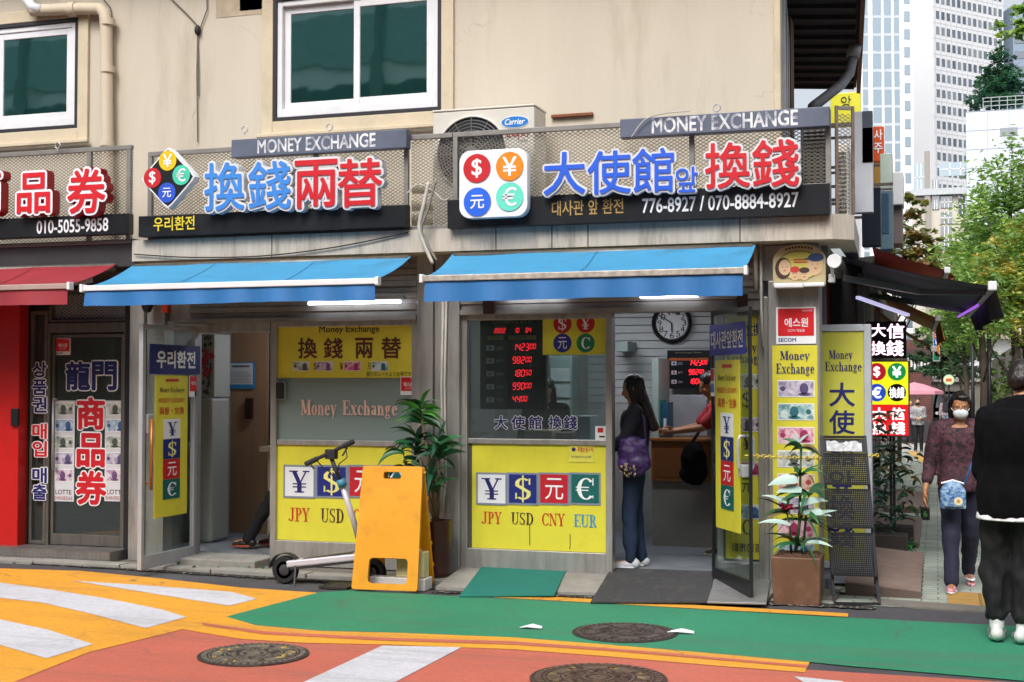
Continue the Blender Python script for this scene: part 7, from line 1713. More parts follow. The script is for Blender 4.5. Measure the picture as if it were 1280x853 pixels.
q = MB(); q.text('OPEN'[:2], c.x-.1, c.x+.1, c.z-.06, c.z+.06, 51.98, 0) if False else q.box(c.x-.1, c.x+.1, 51.97, 51.98, c.z-.05, c.z+.05); q.build('emblem', M('emblem_red', '#c0503c', .5), r); q = MB(); q.tube([(c.x, 52.02, -.6), (c.x, 52.02, c.z)], .03, 8); q.build('post', black, r)
a, b, c, d = RC(1136, 478, 1164, 491, 50); r = thing('parasol', 'pink market canopy over a stall beyond the plaid shirt man', 'parasol', ((a+b)/2, 50, -.6)); X_ = (a+b)/2-.2; q = MB()
q.lathe((X_, 50.6, 0), [(.001, d), (.35, d-.08), (1.0, c+.06), (1.02, c-.06)], 8); q.build('canopy', M('parasol_pink', '#c98a98', .6), r); q = MB(); q.tube([(X_, 50.6, -.6), (X_, 50.6, d)], .03, 8); q.build('pole', alu, r); q = MB(); q.box(X_-.7, X_+.7, 50.3, 51, -.6, .2); q.build('stall_table', M('stall_dark', '#37343a', .7), r, bevel=.02)
# yellow school minibus
x0, x1, zb_, zt2 = RC(1165, 488, 1187, 514, 70); zb_ = -.595
r = thing('minibus', 'yellow minibus parked at the far end of the alley', 'minibus', ((x0+x1)/2, 70, -.6)); busy = M('bus_yellow', '#e0a712', .35, 0, .05)
W_ = max(x1-x0, 1.4); q = MB(); zt2 = max(zt2, zb_+1.7); vs = [(x0, zb_+.25), (x0+W_, zb_+.25), (x0+W_, zb_+1.0), (x0+W_-.12, zt2-.15), (x0+W_-.3, zt2), (x0+.3, zt2), (x0+.12, zt2-.15), (x0, zb_+1.0)]
q.prism([(x, 70, z) for x, z in vs], (0, 4.2, 0)); q.build('body', busy, r, bevel=.06)
q = MB(); q.poly([(x0+.16, 69.985, zb_+.95), (x0+W_-.16, 69.985, zb_+.95), (x0+W_-.28, 69.985, zt2-.2), (x0+.28, 69.985, zt2-.2)]); q.build('windscreen', tdark, r)
for s in (.16, W_-.3):
    q = MB(); q.box(x0+s, x0+s+.14, 69.96, 69.99, zb_+.6, zb_+.74); q.build('headlight', white, r)
    q = MB(); q.lathe((x0+s+.07, 70.5, zb_+.3), [(.3, -.09), (.3, .09)], 18, axis='x'); q.build('wheel', rubber, r)
    q = MB(); q.lathe((x0+s+.07, 73.4, zb_+.3), [(.3, -.09), (.3, .09)], 18, axis='x'); q.build('wheel', rubber, r)
q = MB(); q.box(x0+.05, x0+W_-.05, 69.93, 69.99, zb_+.26, zb_+.45); q.build('bumper', black, r)
# office block across the road behind the camera, mirrored in the upper windows
r = thing('opposite_building', 'office block with dark glass bands across the road, mirrored in the upper windows', 'building', (-4, -9, 0)); q = MB(); q.box(-30, 22, -15, -9, 0, 13); q.build('wall', M('opp_wall', '#cdd8d4', .7, 0, .1, .5), r)
for z0, z1 in ((1, 3.2), (4.2, 6.3), (7.4, 9.25), (9.75, 11.1)):
    q = MB(); q.box(-29.5, 21.5, -8.99, -8.9, z0, z1); q.build('window_band', M('opp_glass', '#2a3f3e', .5) if z0 < 9 else M('opp_panel', '#7fa09a', .5), r)
q = MB()
for i in range(14): q.box(-28+i*3.6, -27.7+i*3.6, -8.89, -8.8, 0.5, 12.8)
q.build('mullion', M('opp_mull', '#5d706c', .6), r)
# ================================================================== PEOPLE
def capsule(mb, a, b, ra, rb, n=12):
    a, b = Vector(a), Vector(b); d = b-a
    if d.length < 1e-5: mb.ell(a, (ra, ra, ra)); return
    L_ = d.length; d.normalize(); pts, rs = [], []
    for k in range(5): t = rad(90-k*22.5); pts.append(a-d*ra*math.sin(t)); rs.append(max(.0005, ra*math.cos(t)))
    for k in range(5): t = rad(k*22.5); pts.append(b+d*rb*math.sin(t)); rs.append(max(.0005, rb*math.cos(t)))
    mb.tube(pts, rs, n)
def loft(mb, secs, n=20):
    """closed body through elliptical sections (centre, rx, ry, x-axis)"""
    vs, fs = [], []
    for c, rx, ry, ax in secs:
        c = Vector(c); ax = Vector(ax).normalized(); ay = Vector((-ax.y, ax.x, 0))
        for k in range(n):
            t = 2*math.pi*k/n; ct, st = math.cos(t), math.sin(t); e = .85
            vs.append(tuple(c+ax*rx*math.copysign(abs(ct)**e, ct)+ay*ry*math.copysign(abs(st)**e, st)))
    for i in range(len(secs)-1):
        for k in range(n): k2 = (k+1) % n; fs.append((i*n+k, i*n+k2, (i+1)*n+k2, (i+1)*n+k))
    fs.append(tuple(range(n-1, -1, -1))); fs.append(tuple((len(secs)-1)*n+k for k in range(n)))
    mb.add(vs, fs)
def skin(mb, name, mats, parent, vox=.01, smooth=4, fold=0.0, fscale=9.0, fz=1.0, clip=None, colour=None):
    """melt the pieces into one continuous surface"""
    me = bpy.data.meshes.new('m'); me.from_pydata(mb.v, [], mb.f); o = bpy.data.objects.new('m', me); COL.objects.link(o)
    bm = bmesh.new(); bm.from_mesh(me); bmesh.ops.recalc_face_normals(bm, faces=bm.faces); bm.to_mesh(me); bm.free()
    m = o.modifiers.new('r', 'REMESH'); m.mode = 'VOXEL'; m.voxel_size = vox; s = o.modifiers.new('s', 'SMOOTH'); s.iterations = smooth; s.factor = .5
    bpy.context.view_layer.update(); dg = bpy.context.evaluated_depsgraph_get(); out = bpy.data.meshes.new_from_object(o.evaluated_get(dg))
    bpy.data.objects.remove(o); bpy.data.meshes.remove(me)
    if fold:
        nrm = [v.normal.copy() for v in out.vertices]
        for v, n_ in zip(out.vertices, nrm):
            p = Vector((v.co.x*fscale, v.co.y*fscale, v.co.z*fscale*fz)); k = noise.noise(p)+.5*noise.noise(p*2.1+Vector((3, 1, 2)))
            v.co += n_*fold*k
    if not isinstance(mats, (list, tuple)): mats = [mats]
    q = MB(); q.v = [tuple(v.co) for v in out.vertices]; q.f = [tuple(p.vertices) for p in out.polygons]
    q.m = [0]*len(q.f)
    if colour:
        for i, p in enumerate(out.polygons): q.m[i] = colour(p.center)
    bpy.data.meshes.remove(out)
    return q.build(name, mats, parent, smooth=True, local=True)
skinm = M('skin', '#c4906f', .5, 0, .06, 8, bump=.08, bscale=120); skinm2 = M('skin_tan', '#a8744f', .5, 0, .08, 8); hairm = M('hair_black', '#17120f', .35, 0, .3, 60, stretch=(1, 1, .15), bump=.6, bscale=90); eyew = M('eye_white', '#d8d4cc', .3); eyed = M('eye_dark', '#1a120e', .2); lipm = M('lip', '#a8605a', .5)
Z = Vector((0, 0, 1))
def pose(H, **kw):
    """default standing skeleton, facing -Y; left of the body is +X"""
    J = dict(pelvis=(0, 0, .53*H), neck=(0, .012, .83*H), head=(0, -.01, .925*H), face=(0, -1, 0), hipaxis=(1, 0, 0), shaxis=(1, 0, 0))
    for s, n in ((1, 'L'), (-1, 'R')):
        J['sh'+n] = (s*.108*H, .01, .805*H); J['el'+n] = (s*.135*H, .02, .63*H); J['wr'+n] = (s*.14*H, -.02, .485*H); J['hd'+n] = (0, -.15, -1)
        J['hip'+n] = (s*.055*H, 0, .5*H); J['kn'+n] = (s*.058*H, -.012, .275*H); J['an'+n] = (s*.06*H, .015, .045*H); J['toe'+n] = (s*.012, -1, 0)
    J.update(kw); return {k: Vector(v) for k, v in J.items()}
def torso_secs(J, H, infl=0.0, z0=-.045, z1=1.0, wide=1.0, deep=1.0):
    P, N_ = J['pelvis'], J['neck']; prof = [(-.06, .088, .07), (0, .1, .076), (.12, .097, .07), (.3, .086, .062), (.5, .09, .066), (.7, .1, .072), (.84, .105, .068), (.94, .085, .052), (1.0, .045, .042)]
    out = []
    for t, rx, ry in prof:
        if t < z0-.02 or t > z1+.001: continue
        ax = J['hipaxis'].lerp(J['shaxis'], max(0, min(1, t))); out.append((P.lerp(N_, t), rx*H*wide+infl, ry*H*deep+infl, ax))
    return out
def hand(mb, w, d, s, side, curl=.5):
    """palm, five fingers of different lengths, thumb from the side of the palm"""
    d = Vector(d).normalized(); sd = side.normalized(); nrm = d.cross(sd).normalized(); L_ = .095*s
    c = w+d*L_*.5
    for k in range(5): mb.ell(w+d*L_*(.12+.19*k), (.024*s+.004*s*k*.5,)*3 if False else (.021*s, .021*s, .021*s))
    for u in (-.024, 0, .024): capsule(mb, w+d*.01+sd*u*s*.6, w+d*L_*.92+sd*u*s, .012*s, .011*s, 8)
    for i, (u, ln) in enumerate(((-.031, .062), (-.01, .076), (.011, .071), (.03, .055))):
        b = w+d*L_*.93+sd*u*s; d1 = (d+nrm*curl*.5).normalized(); m = b+d1*ln*s*.55; d2 = (d+nrm*curl*1.4).normalized(); capsule(mb, b, m, .0088*s, .008*s, 7); capsule(mb, m, m+d2*ln*s*.5, .008*s, .0068*s, 7)
    b = w+d*L_*.3-sd*.024*s; m = b+(d*.7-sd*.75+nrm*.35).normalized()*.036*s; capsule(mb, b, m, .0105*s, .0092*s, 7); capsule(mb, m, m+(d*.95-sd*.25+nrm*.4).normalized()*.032*s, .0092*s, .0075*s, 7)
def head_blob(mb, J, H):
    h = J['head']; f = J['face'].normalized(); sd = f.cross(Z).normalized(); up = sd.cross(f); k = H/1.7; R = Matrix((sd, -f, up)).transposed()
    mb.ell(h+up*.025*k-f*.01*k, (.076*k, .094*k, .09*k), 0, R, 18, 12)
    mb.ell(h-up*.04*k+f*.022*k, (.058*k, .066*k, .075*k), 0, R, 16, 10)
    mb.ell(h-up*.093*k+f*.05*k, (.028*k, .026*k, .02*k), 0, R)                       # chin
    capsule(mb, h+up*.012*k+f*.088*k, h-up*.03*k+f*.104*k, .008*k, .0125*k, 8)       # nose
    for s in (-1, 1):
        mb.ell(h+sd*s*.078*k-up*.01*k-f*.012*k, (.01*k, .02*k, .032*k), 0, R, 10, 7)   # ear
        mb.ell(h+sd*s*.038*k-up*.022*k+f*.066*k, (.022*k, .018*k, .018*k), 0, R, 10, 7)  # cheek
        mb.ell(h+sd*s*.03*k+up*.022*k+f*.082*k, (.022*k, .01*k, .007*k), 0, R, 10, 7)     # brow
    mb.ell(h-up*.062*k+f*.086*k, (.022*k, .01*k, .009*k), 0, R, 10, 7)
    return h, f, sd, up, k, R
def person(label, loc, rotz, H, J, top, bottom, shoe, sleeve=1.0, vox=.0085, hem=-.05, skn=None, top_infl=.016, leg_infl=.014, wide=1.0, deep=1.0, fold=.010, curl=.6, soles=None, cuff=1.0, group=None, baggy=0.0, topcol=None):
    r = thing('person', label, 'person', loc, rotz, group); skn = skn or skinm; s = H/1.7
    b = MB(); loft(b, torso_secs(J, H, 0, -.06, 1.0, wide*.96, deep*.96)); capsule(b, J['neck']-Z*.03, J['head']-Z*.05*s, .056*s, .05*s)
    h, f, sd, up, k, R = head_blob(b, J, H)
    for n, sg in (('L', 1), ('R', -1)):
        capsule(b, J['neck'].lerp(J['sh'+n], .3), J['sh'+n], .05*s, .05*s); capsule(b, J['sh'+n], J['el'+n], .047*s, .036*s); capsule(b, J['el'+n], J['wr'+n], .036*s, .025*s)
        dd = J['hd'+n].normalized(); side = J.get('side'+n); side = side if side is not None else J['shaxis'].cross(dd)*1.0
        if side.length < .1: side = Vector((0, 1, 0))
        hand(b, J['wr'+n]+dd*.012, dd, s, side, curl)
        capsule(b, J['hip'+n], J['kn'+n], .078*s, .052*s); capsule(b, J['kn'+n], J['kn'+n].lerp(J['an'+n], .35), .052*s, .053*s); capsule(b, J['kn'+n].lerp(J['an'+n], .35), J['an'+n], .053*s, .035*s)
        t = J['toe'+n].normalized(); capsule(b, J['an'+n]-t*.03*s-Z*.03*s, J['an'+n]+t*.13*s-Z*.045*s, .03*s, .024*s)
    skin(b, 'body', skn, r, vox, 3)
    for sg in (-1, 1):
        e = MB(); c = h+sd*sg*.031*k+up*.0*k+f*.0855*k; e.ell(c, (.0105*k, .007*k, .0042*k), 0, R, 10, 7); e.ell(c+f*.004*k, (.0058*k, .0045*k, .0046*k), 1, R, 8, 6); e.build('eye', [eyew, eyed], r, smooth=True, local=True)
    # trousers
    b = MB(); loft(b, torso_secs(J, H, leg_infl-.004, -.06, .16, wide, deep))
    for n in 'LR':
        hp, kn, an = J['hip'+n], J['kn'+n], J['an'+n]; e = kn.lerp(an, cuff)
        capsule(b, hp, kn, .08*s+leg_infl+baggy*.4, .054*s+leg_infl+baggy); capsule(b, kn, e, .054*s+leg_infl+baggy, .04*s+leg_infl+baggy*.8)
    skin(b, 'trousers', bottom, r, max(vox, .011), 4, fold*1.2, 11, .55)
    # top
    b = MB(); secs = torso_secs(J, H, top_infl, hem, .96, wide, deep)
    c0, rx0, ry0, ax0 = secs[0]; secs = [(J['pelvis'].lerp(J['neck'], hem), rx0*1.02, ry0*1.04, ax0)]+secs[1:] if hem < 0 else secs
    loft(b, secs)
    for n in 'LR':
        capsule(b, J['neck'].lerp(J['sh'+n], .25)-Z*.01, J['sh'+n], .05*s+top_infl, .054*s+top_infl); 
        if sleeve >= 1:
            capsule(b, J['sh'+n], J['el'+n], .052*s+top_infl, .042*s+top_infl); e = J['el'+n].lerp(J['wr'+n], sleeve-1); capsule(b, J['el'+n], e, .042*s+top_infl, .034*s+top_infl*.8)
        else: capsule(b, J['sh'+n], J['sh'+n].lerp(J['el'+n], sleeve), .052*s+top_infl, .05*s+top_infl)
    skin(b, 'top', top, r, max(vox, .011), 4, fold, 9, .42, colour=topcol)
    # shoes
    for n in 'LR':
        an = J['an'+n]; t = J['toe'+n].normalized(); lat = t.cross(Z); g = an.z-.045*H*0-.078*s; q = MB()
        base = Vector((an.x, an.y, an.z-.05*s)); RS = Matrix((lat, t, Z)).transposed()
        q.ell(base-t*.035*s+Z*.012*s, (.04*s, .05*s, .042*s), 0, RS); q.ell(base+t*.05*s, (.043*s, .085*s, .034*s), 0, RS); q.ell(base+t*.115*s-Z*.006*s, (.043*s, .052*s, .026*s), 0, RS); q.ell(base+Z*.045*s-t*.01*s, (.037*s, .046*s, .034*s), 0, RS)
        sh_ = skin(q, 'shoe', shoe, r, .008, 3)
        q = MB(); zt = base.z-.012*s; zb = an.z-.0765*s; n2 = 20; bot, tp = [], []
        for i in range(n2):
            a = 2*math.pi*i/n2; y = math.sin(a); x = math.cos(a); Lf = .128 if y > 0 else .09; w_ = .047 if y > 0 else .041
            p = base+t*(.045*s+y*Lf*s)+lat*x*w_*s; bot.append((p.x, p.y, zb)); tp.append((p.x, p.y, zt))
        q.add(bot+tp, [tuple(range(n2-1, -1, -1)), tuple(range(n2, 2*n2))]+[(i, (i+1) % n2, n2+(i+1) % n2, n2+i) for i in range(n2)]); q.build('sole', soles or white, sh_, local=True, bevel=.004)
    return r, (h, f, sd, up, k, R)
def hair_cap(r, hd, extra=None, lift=0.0, back=0.0, mat=None, vox=.008, fringe=.055):
    h, f, sd, up, k, R = hd; q = MB(); q.ell(h+up*(.04+lift)*k-f*.022*k, (.084*k, .096*k, .088*k), 0, R, 18, 12); q.ell(h-up*.01*k-f*.05*k, (.074*k, .062*k, .08*k), 0, R)
    if extra: extra(q, h, f, sd, up, k, R)
    return skin(q, 'hair', mat or hairm, r, vox, 3, .004, 40, .2)
denim = M('denim', '#1a2c48', .8, 0, .18, 20, bump=.2, bscale=200); navyk = M('navy_knit', '#191b2a', .85, 0, .2, 12, bump=.3, bscale=180); blackc = M('black_cloth', '#0a0a0d', .95, 0, .2, 10, bump=.25, bscale=160, spec=.15); blackt = M('black_trousers', '#0b0b0f', .8, 0, .2, 10, bump=.25, bscale=160)
navyt = M('navy_trousers', '#1d1f36', .8, 0, .2, 10, bump=.2, bscale=160); redt = M('red_cotton', '#9e1c24', .8, 0, .12, 9, bump=.2, bscale=160); taupe = M('taupe_trousers', '#6f675f', .85, 0, .12, 8, bump=.2, bscale=160)
sneak = M('sneaker_grey', '#c3c5c9', .55, 0, .25, 30); sneakw = M('sneaker_white', '#cfcfcd', .55, 0, .2, 24); pinks = printmat('sneaker_pink', '#a84a62', '#dcb0b8', 45); blackshoe = M('black_shoe', '#1a1719', .5, 0, .15)
# --- woman in the doorway, facing the counter window (away to the left)
H = 1.6
J = pose(H, face=(-.15, -1, -.25), elL=(.2, -.08, .66*H), wrL=(.1, -.25, .6*H), hdL=(-.6, -.8, -.1), elR=(-.2, -.08, .66*H), wrR=(-.1, -.25, .6*H), hdR=(.6, -.8, -.1), anL=(.085, -.03, .045*H), anR=(-.06, .05, .045*H), knL=(.07, -.04, .275*H), knR=(-.06, .01, .275*H))
pw = on(793, 640, 10.82); r, hd = person('woman with long black hair and blue jeans standing in the open doorway', (pw.x, 10.82, FL+.003), rad(-78), H, J, navyk, denim, sneak, 1.9, hem=-.02, wide=.92)
def longhair(q, h, f, sd, up, k, R):
    for s in (-1, -.5, 0, .5, 1):
        capsule(q, h-f*.05*k+sd*s*.05*k+up*.02*k, h-f*.1*k+sd*s*.075*k-up*.38*k, .045*k, .035*k)
    for s in (-1, 1): capsule(q, h+sd*s*.072*k+f*.02*k+up*.03*k, h+sd*s*.085*k-f*.01*k-up*.24*k, .03*k, .026*k)
hair_cap(r, hd, longhair)
bagm = printmat('purple_print', '#1a1233', '#4a2a72', 22)
bx_ = pw.x+.05; by_ = 10.82-.26; rb = thing('shoulder_bag', 'purple patterned shoulder bag on the arm of the long-haired woman', 'bag', (bx_, by_, .87))
q = MB(); q.ell((0, 0, .17), (.13, .06, .16)); q.ell((.01, .0, .1), (.145, .065, .1)); q.box(-.11, .11, -.03, .03, .05, .3); skin(q, 'bag_body', bagm, rb, .012, 3, .012, 12)
q = MB(); q.tube([(-.1, .03, .26), (-.07, .09, .46), (.0, .17, .54), (.07, .09, .46), (.1, .03, .26)], .012, 8); q.build('strap', M('strap_purple', '#2d2048', .7), rb, smooth=True, local=True)
q = MB(); random.seed(2)
for i in range(22): q.ell((random.uniform(-.1, .03), -.056-random.random()*.012, random.uniform(.0, .1)), (.008, .006, .014), 0, None, 7, 5)
q.build('tassel', printmat('tassel_gold', '#3a2c2a', '#b09a78', 30), rb, smooth=True, local=True)
# --- person in red at the inner counter
H = 1.66; J = pose(H, pelvis=(0, .12, .53*H), neck=(0, -.1, .82*H), head=(0, -.16, .91*H), face=(0, -.9, -.45), shL=(.18, -.08, .79*H), shR=(-.18, -.08, .79*H), elL=(.2, -.24, .68*H), wrL=(.12, -.46, .66*H), hdL=(-.1, -1, -.1), elR=(-.2, -.24, .68*H), wrR=(-.12, -.46, .66*H), hdR=(.1, -1, -.1),
          hipL=(.09, .12, .5*H), hipR=(-.09, .12, .5*H), knL=(.1, -.02, .28*H), anL=(.11, -.06, .045*H), knR=(-.1, .2, .28*H), anR=(-.1, .36, .05*H))
pr = on(902, 620, 11.95); r, hd = person('person in a red T-shirt leaning on the wooden counter', (pr.x+.06, 11.93, FL+.003), rad(-75), H, J, redt, taupe, blackshoe, .75, hem=-.04, skn=skinm2, soles=M('sole_pale', '#b9a79a', .6))
hair_cap(r, hd, None)
bb = on(866, 578, 11.62); rb = thing('backpack', 'black bag hanging at the side of the person in red', 'bag', (bb.x, 11.66, bb.z-.2)); q = MB(); q.ell((0, 0, .19), (.12, .085, .2)); q.ell((0, 0, .1), (.13, .09, .11)); skin(q, 'bag_body', blackc, rb, .012, 3, .01, 10)
q = MB(); q.tube([(-.04, .05, .34), (.05, .12, .5), (.18, .2, .6)], .016, 8); q.build('strap', black, rb, smooth=True, local=True)
# --- clerk behind the rate window
H = 1.58; J = pose(H, face=(-.25, -1, -.15), elL=(.22, -.02, .64*H), wrL=(.16, -.24, .56*H), hdL=(-.3, -1, 0), elR=(-.22, -.02, .64*H), wrR=(-.16, -.24, .56*H), hdR=(.3, -1, 0))
pk = on(682, 490, 11.95); r, hd = person('dark-haired clerk standing behind the exchange rate window', (pk.x, 11.95, FL+.003), 0, H, J, blackc, blackt, blackshoe, 1.8, vox=.011); hair_cap(r, hd, lambda q, h, f, sd, up, k, R: [capsule(q, h+sd*s*.07*k-f*.03*k, h+sd*s*.075*k-f*.03*k-up*.12*k, .035*k, .03*k) for s in (-1, 1)])
# --- seated person whose leg shows in the middle doorway
H = 1.68; J = pose(H, pelvis=(0, .05, .46), neck=(0, .12, .97), head=(0, .07, 1.13), hipL=(.09, .02, .47), hipR=(-.09, .02, .47), knL=(.1, -.4, .5), knR=(-.1, -.36, .5), anL=(.1, -.66, .095), anR=(-.1, -.5, .095), shL=(.18, .12, .93), shR=(-.18, .12, .93), elL=(.2, -.06, .7), wrL=(.12, -.26, .58), hdL=(0, -1, -.2), elR=(-.2, -.06, .7), wrR=(-.12, -.26, .58), hdR=(0, -1, -.2))
ps = on(327, 640, 10.98); redshoe = M('shoe_dark', '#251a19', .5)
r, hd = person('seated person in black trousers with orange shoes inside the middle shop', (ps.x+.58, 10.98, FL+.003), rad(-90), H, J, blackc, blackt, redshoe, 1.9, vox=.011, soles=M('sole_orange', '#b4441e', .5)); hair_cap(r, hd)
sx_ = ps.x+.66; r = thing('stool', 'low stool under the seated person in the middle shop', 'stool', (sx_, 10.98, FL)); q = MB(); q.lathe((0, 0, .3), [(.0001, 0), (.17, 0), (.18, .02), (.17, .05), (.0001, .055)], 20); q.build('seat', black, r, local=True)
for t in (45, 135, 225, 315):
    q = MB(); q.tube([(.1*math.cos(rad(t)), .1*math.sin(rad(t)), .3), (.15*math.cos(rad(t)), .15*math.sin(rad(t)), .002)], .012, 8); q.build('leg', alu, r, local=True)
# --- woman with mask walking out of the alley
H = 1.56; J = pose(H, pelvis=(0, 0, .53*H), head=(0, -.03, .92*H), face=(-.05, -1, -.22), knR=(-.085, -.14, .285*H), anR=(-.095, -.23, .05*H), knL=(.07, .03, .275*H), anL=(.075, .26, .11), toeL=(.1, -1, -.4), toeR=(-.12, -1, 0), elR=(-.225, .03, .625*H), wrR=(-.275, -.07, .495*H), hdR=(-.06, -.25, -1), elL=(.21, .06, .63*H), wrL=(.24, .06, .48*H))
tm = printmat('plum_print', '#151014', '#57303c', 24, .8); pm_ = gd(1203, 741); r, hd = person('woman in a white mask and plum patterned blouse walking out of the alley', (pm_.x, pm_.y+.19, .008), rad(4), H, J, tm, navyt, pinks, 1.62, hem=-.12, wide=1.02, deep=1.1, top_infl=.022, skn=skinm2, leg_infl=.018)
hair_cap(r, hd, lambda q, h, f, sd, up, k, R: [capsule(q, h+sd*s*.07*k-f*.01*k+up*.03*k, h+sd*s*.078*k-f*.03*k-up*.1*k, .03*k, .026*k) for s in (-1, 1)]+[q.ell(h+up*.085*k+f*.045*k-sd*.02*k, (.06*k, .04*k, .03*k), 0, R)])
h, f, sd, up, k, R = hd; q = MB(); q.ell(h-up*.052*k+f*.055*k, (.064*k, .066*k, .052*k), 0, R, 16, 10); q.ell(h-up*.04*k+f*.1*k, (.03*k, .022*k, .032*k), 0, R); skin(q, 'face_mask', M('mask_white', '#dcdfe3', .7, 0, .04), r, .006, 2)
q = MB()
for s in (-1, 1): q.tube([h+sd*s*.058*k-up*.03*k+f*.06*k, h+sd*s*.082*k-up*.015*k-f*.01*k], .0025*k, 5)
q.build('mask_loop', white, r, local=True)
pb = on(1191, 616, pm_.y-.08); rb = thing('crossbody_bag', 'small blue patterned crossbody bag hanging in front of the masked woman', 'bag', (pb.x, pb.y, pb.z-.12), rad(4)); fl1 = printmat('bag_blue_print', '#1f4f92', '#8fb0c4', 30)
q = MB(); q.ell((0, 0, .1), (.1, .05, .11)); q.box(-.095, .095, -.045, .045, .0, .14); skin(q, 'bag_body', fl1, rb, .009, 4)
q = MB(); q.rrect(-.075, .075, .015, .1, .02, -.064, .02); q.build('front_pocket', fl1, rb, local=True, bevel=.006); q = MB(); q.disc(.035, .06, .033, -.068, 0, 12); q.disc(.035, .06, .014, -.07, 1, 10); q.build('flower_emblem', [M('bag_cream', '#d9d4b0', .6), M('bag_gold', '#c98f3a', .6)], rb, local=True)
q = MB(); q.tube([(-.085, 0, .19), (0, -.0, .215), (.085, 0, .19)], .008, 6); q.build('top_zip', white, rb, local=True)
q = MB(); sL = rad(4); q.tube([(.085, .0, .18), (.14, .0, .34), (.19, .0, .5), (.215, .06, .66), (.2, .14, .72)], .009, 6); q.build('strap', M('strap_blue', '#3a6ba8', .6), rb, smooth=True, local=True)
# --- man in black at the frame edge, seen from behind
H = 1.78; J = pose(H, pelvis=(-.02, 0, .53*H), neck=(-.065, .03, .832*H), head=(-.07, -.05, .915*H), face=(-.2, -.9, -.5), shL=(.1, .03, .785*H), shR=(-.28, .03, .785*H), elL=(.165, -.03, .6*H), wrL=(.05, -.26, .58*H), hdL=(-.5, -.8, .1), elR=(-.345, -.03, .6*H), wrR=(-.22, -.26, .58*H), hdR=(.5, -.8, .1), knL=(.1, -.03, .275*H), anL=(.09, .02, .05*H), knR=(-.085, -.03, .275*H), anR=(-.07, .02, .05*H), toeL=(.25, -1, 0), toeR=(-.2, -1, 0), hipL=(.1, 0, .5*H), hipR=(-.1, 0, .5*H))
pmn = gd(1266, 804); r, hd = person('man in black jacket and black trousers seen from behind at the frame edge', (pmn.x, pmn.y, .008), rad(163), H, J, blackc, blackt, sneakw, 1.95, hem=-.3, top_infl=.045, leg_infl=.02, baggy=.018, wide=.98, deep=1.25, fold=.022, cuff=.78, skn=skinm)
hair_cap(r, hd, lambda q, h, f, sd, up, k, R: [q.ell(h+up*.1*k+f*.03*k, (.07*k, .07*k, .03*k), 0, R)])
q = MB(); loft(q, [(J['pelvis'].lerp(J['neck'], -.335), .1*H+.04, .09*H+.05, (1, 0, 0)), (J['pelvis'].lerp(J['neck'], -.25), .1*H+.035, .08*H+.045, (1, 0, 0))]); skin(q, 'shirt_hem', white, r, .012, 2)
q = MB(); c = J['neck']+Vector((0, -.0, .02)); loft(q, [(c-Z*.1, .17, .15, (1, 0, 0)), (c-Z*.05, .125, .12, (1, 0, 0)), (c+Z*.03, .08, .078, (1, 0, 0))]); skin(q, 'collar', blackc, r, .01, 2)
for n in 'LR':
    q = MB(); a = J['kn'+n].lerp(J['an'+n], .74); capsule(q, a, J['an'+n]+Z*.0, .05, .045); so_ = skin(q, 'sock', M('sock_white', '#d2d3d4', .85, 0, .04, 20, bump=.2, bscale=180), r, .008, 2)
    q = MB(); p = J['an'+n]+Vector((.05 if n == 'L' else -.05, .03, .08)); q.tube([p+Vector((0, .03, .012)), p+Vector((0, .0, -.006)), p+Vector((0, -.03, .02))], [.002, .006, .002], 5); q.build('sock_mark', black, so_, local=True)
    t = J['toe'+n].normalized(); lat = t.cross(Z); b0 = J['an'+n]-Z*.035
    for s in (-1, 1):
        q = MB(); q.bar(b0+lat*s*.046-t*.06, b0+lat*s*.05+t*.05, .006, .03); q.bar(b0+lat*s*.052+t*.02-Z*.005, b0+lat*s*.052+t*.045+Z*.02, .006, .012)
        q.build('shoe_stripe', M('suede_grey', '#7f7c78', .8, 0, .1), r, local=True, bevel=.003)
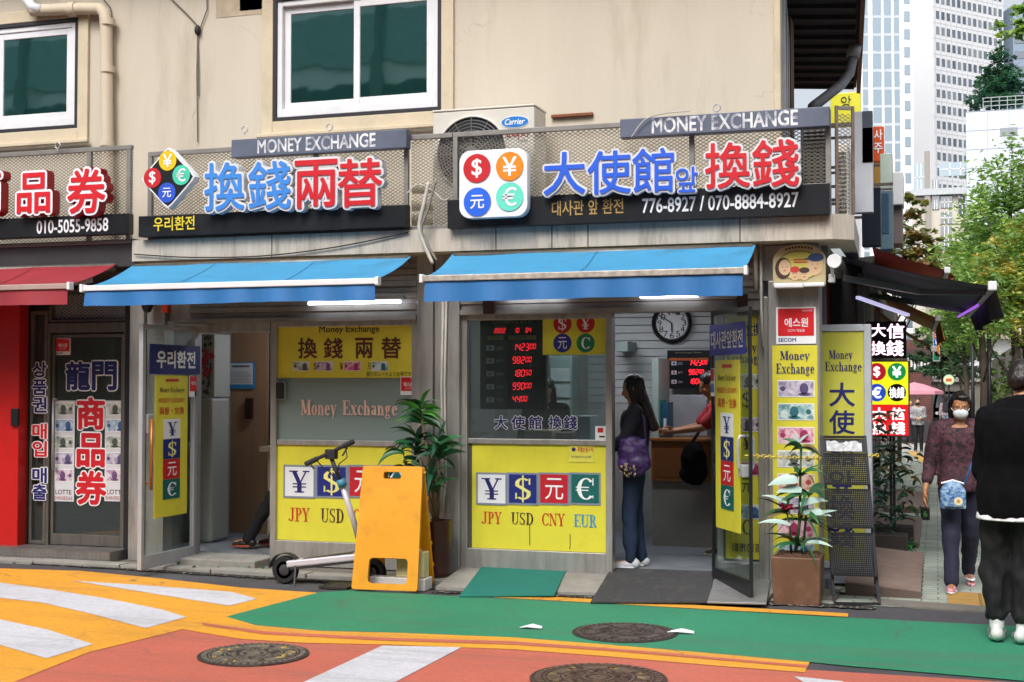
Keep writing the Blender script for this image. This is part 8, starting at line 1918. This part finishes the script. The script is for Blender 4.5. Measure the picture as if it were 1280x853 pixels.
# --- people down the alley
plaid = printmat('plaid_grey', '#55565c', '#b4b4b6', 22); H = 1.7
J = pose(H, elL=(.22, 0, .65*H), wrL=(.06, -.22, .63*H), hdL=(-1, -.3, 0), elR=(-.22, 0, .65*H), wrR=(-.06, -.22, .62*H), hdR=(1, -.3, 0), knR=(-.07, -.08, .28*H), anR=(-.07, -.08, .06*H))
yv = 43.0; p = on(1147, 500, yv); r, hd = person('man in a plaid shirt and black trousers with folded arms down the alley', (p.x, yv, gz(yv)+.008), rad(0), H, J, plaid, blackt, blackshoe, 1.8, vox=.016, hem=-.1, wide=1.05); hair_cap(r, hd, vox=.014); h, f, sd, up, k, R = hd; q = MB(); q.ell(h-up*.05*k+f*.06*k, (.062*k, .06*k, .05*k), 0, R); q.build('face_mask', black, r, smooth=True, local=True)
yv = 58.0; p = on(1182, 500, yv); J = pose(1.62, knL=(.07, -.08, .45), anL=(.07, -.1, .1)); r, hd = person('woman with a backpack and pale jeans walking away down the alley', (p.x, yv, gz(yv)+.008), rad(180), 1.62, J, M('pinkgrey_top', '#9c8a92', .8), M('pale_denim', '#7f93a8', .8), white, 1.8, vox=.018)
hair_cap(r, hd, lambda q, h, f, sd, up, k, R: capsule(q, h-f*.05*k, h-f*.09*k-up*.25*k, .07*k, .05*k), vox=.016)
rb = thing('backpack', 'dark backpack on the woman walking away', 'bag', (p.x, yv-.16, gz(yv)+1.0)); q = MB(); q.ell((0, 0, .2), (.14, .09, .22)); q.ell((0, 0, .08), (.15, .1, .09)); skin(q, 'bag_body', M('pack_dark', '#23242b', .8), rb, .02, 2)
q = MB(); q.tube([(-.1, .06, .34), (-.12, .2, .42), (-.12, .28, .3)], .018, 6); q.tube([(.1, .06, .34), (.12, .2, .42), (.12, .28, .3)], .018, 6); q.build('strap', black, rb, smooth=True, local=True)
yv = 49.0; p = on(1139, 500, yv); J = pose(1.6); r, hd = person('stall keeper in dark clothes standing under the pink canopy', (p.x-.05, yv+.4, -.592), rad(20), 1.6, J, M('dark_teal_top', '#2c3540', .8), blackt, blackshoe, 1.8, vox=.018); hair_cap(r, hd, vox=.016)
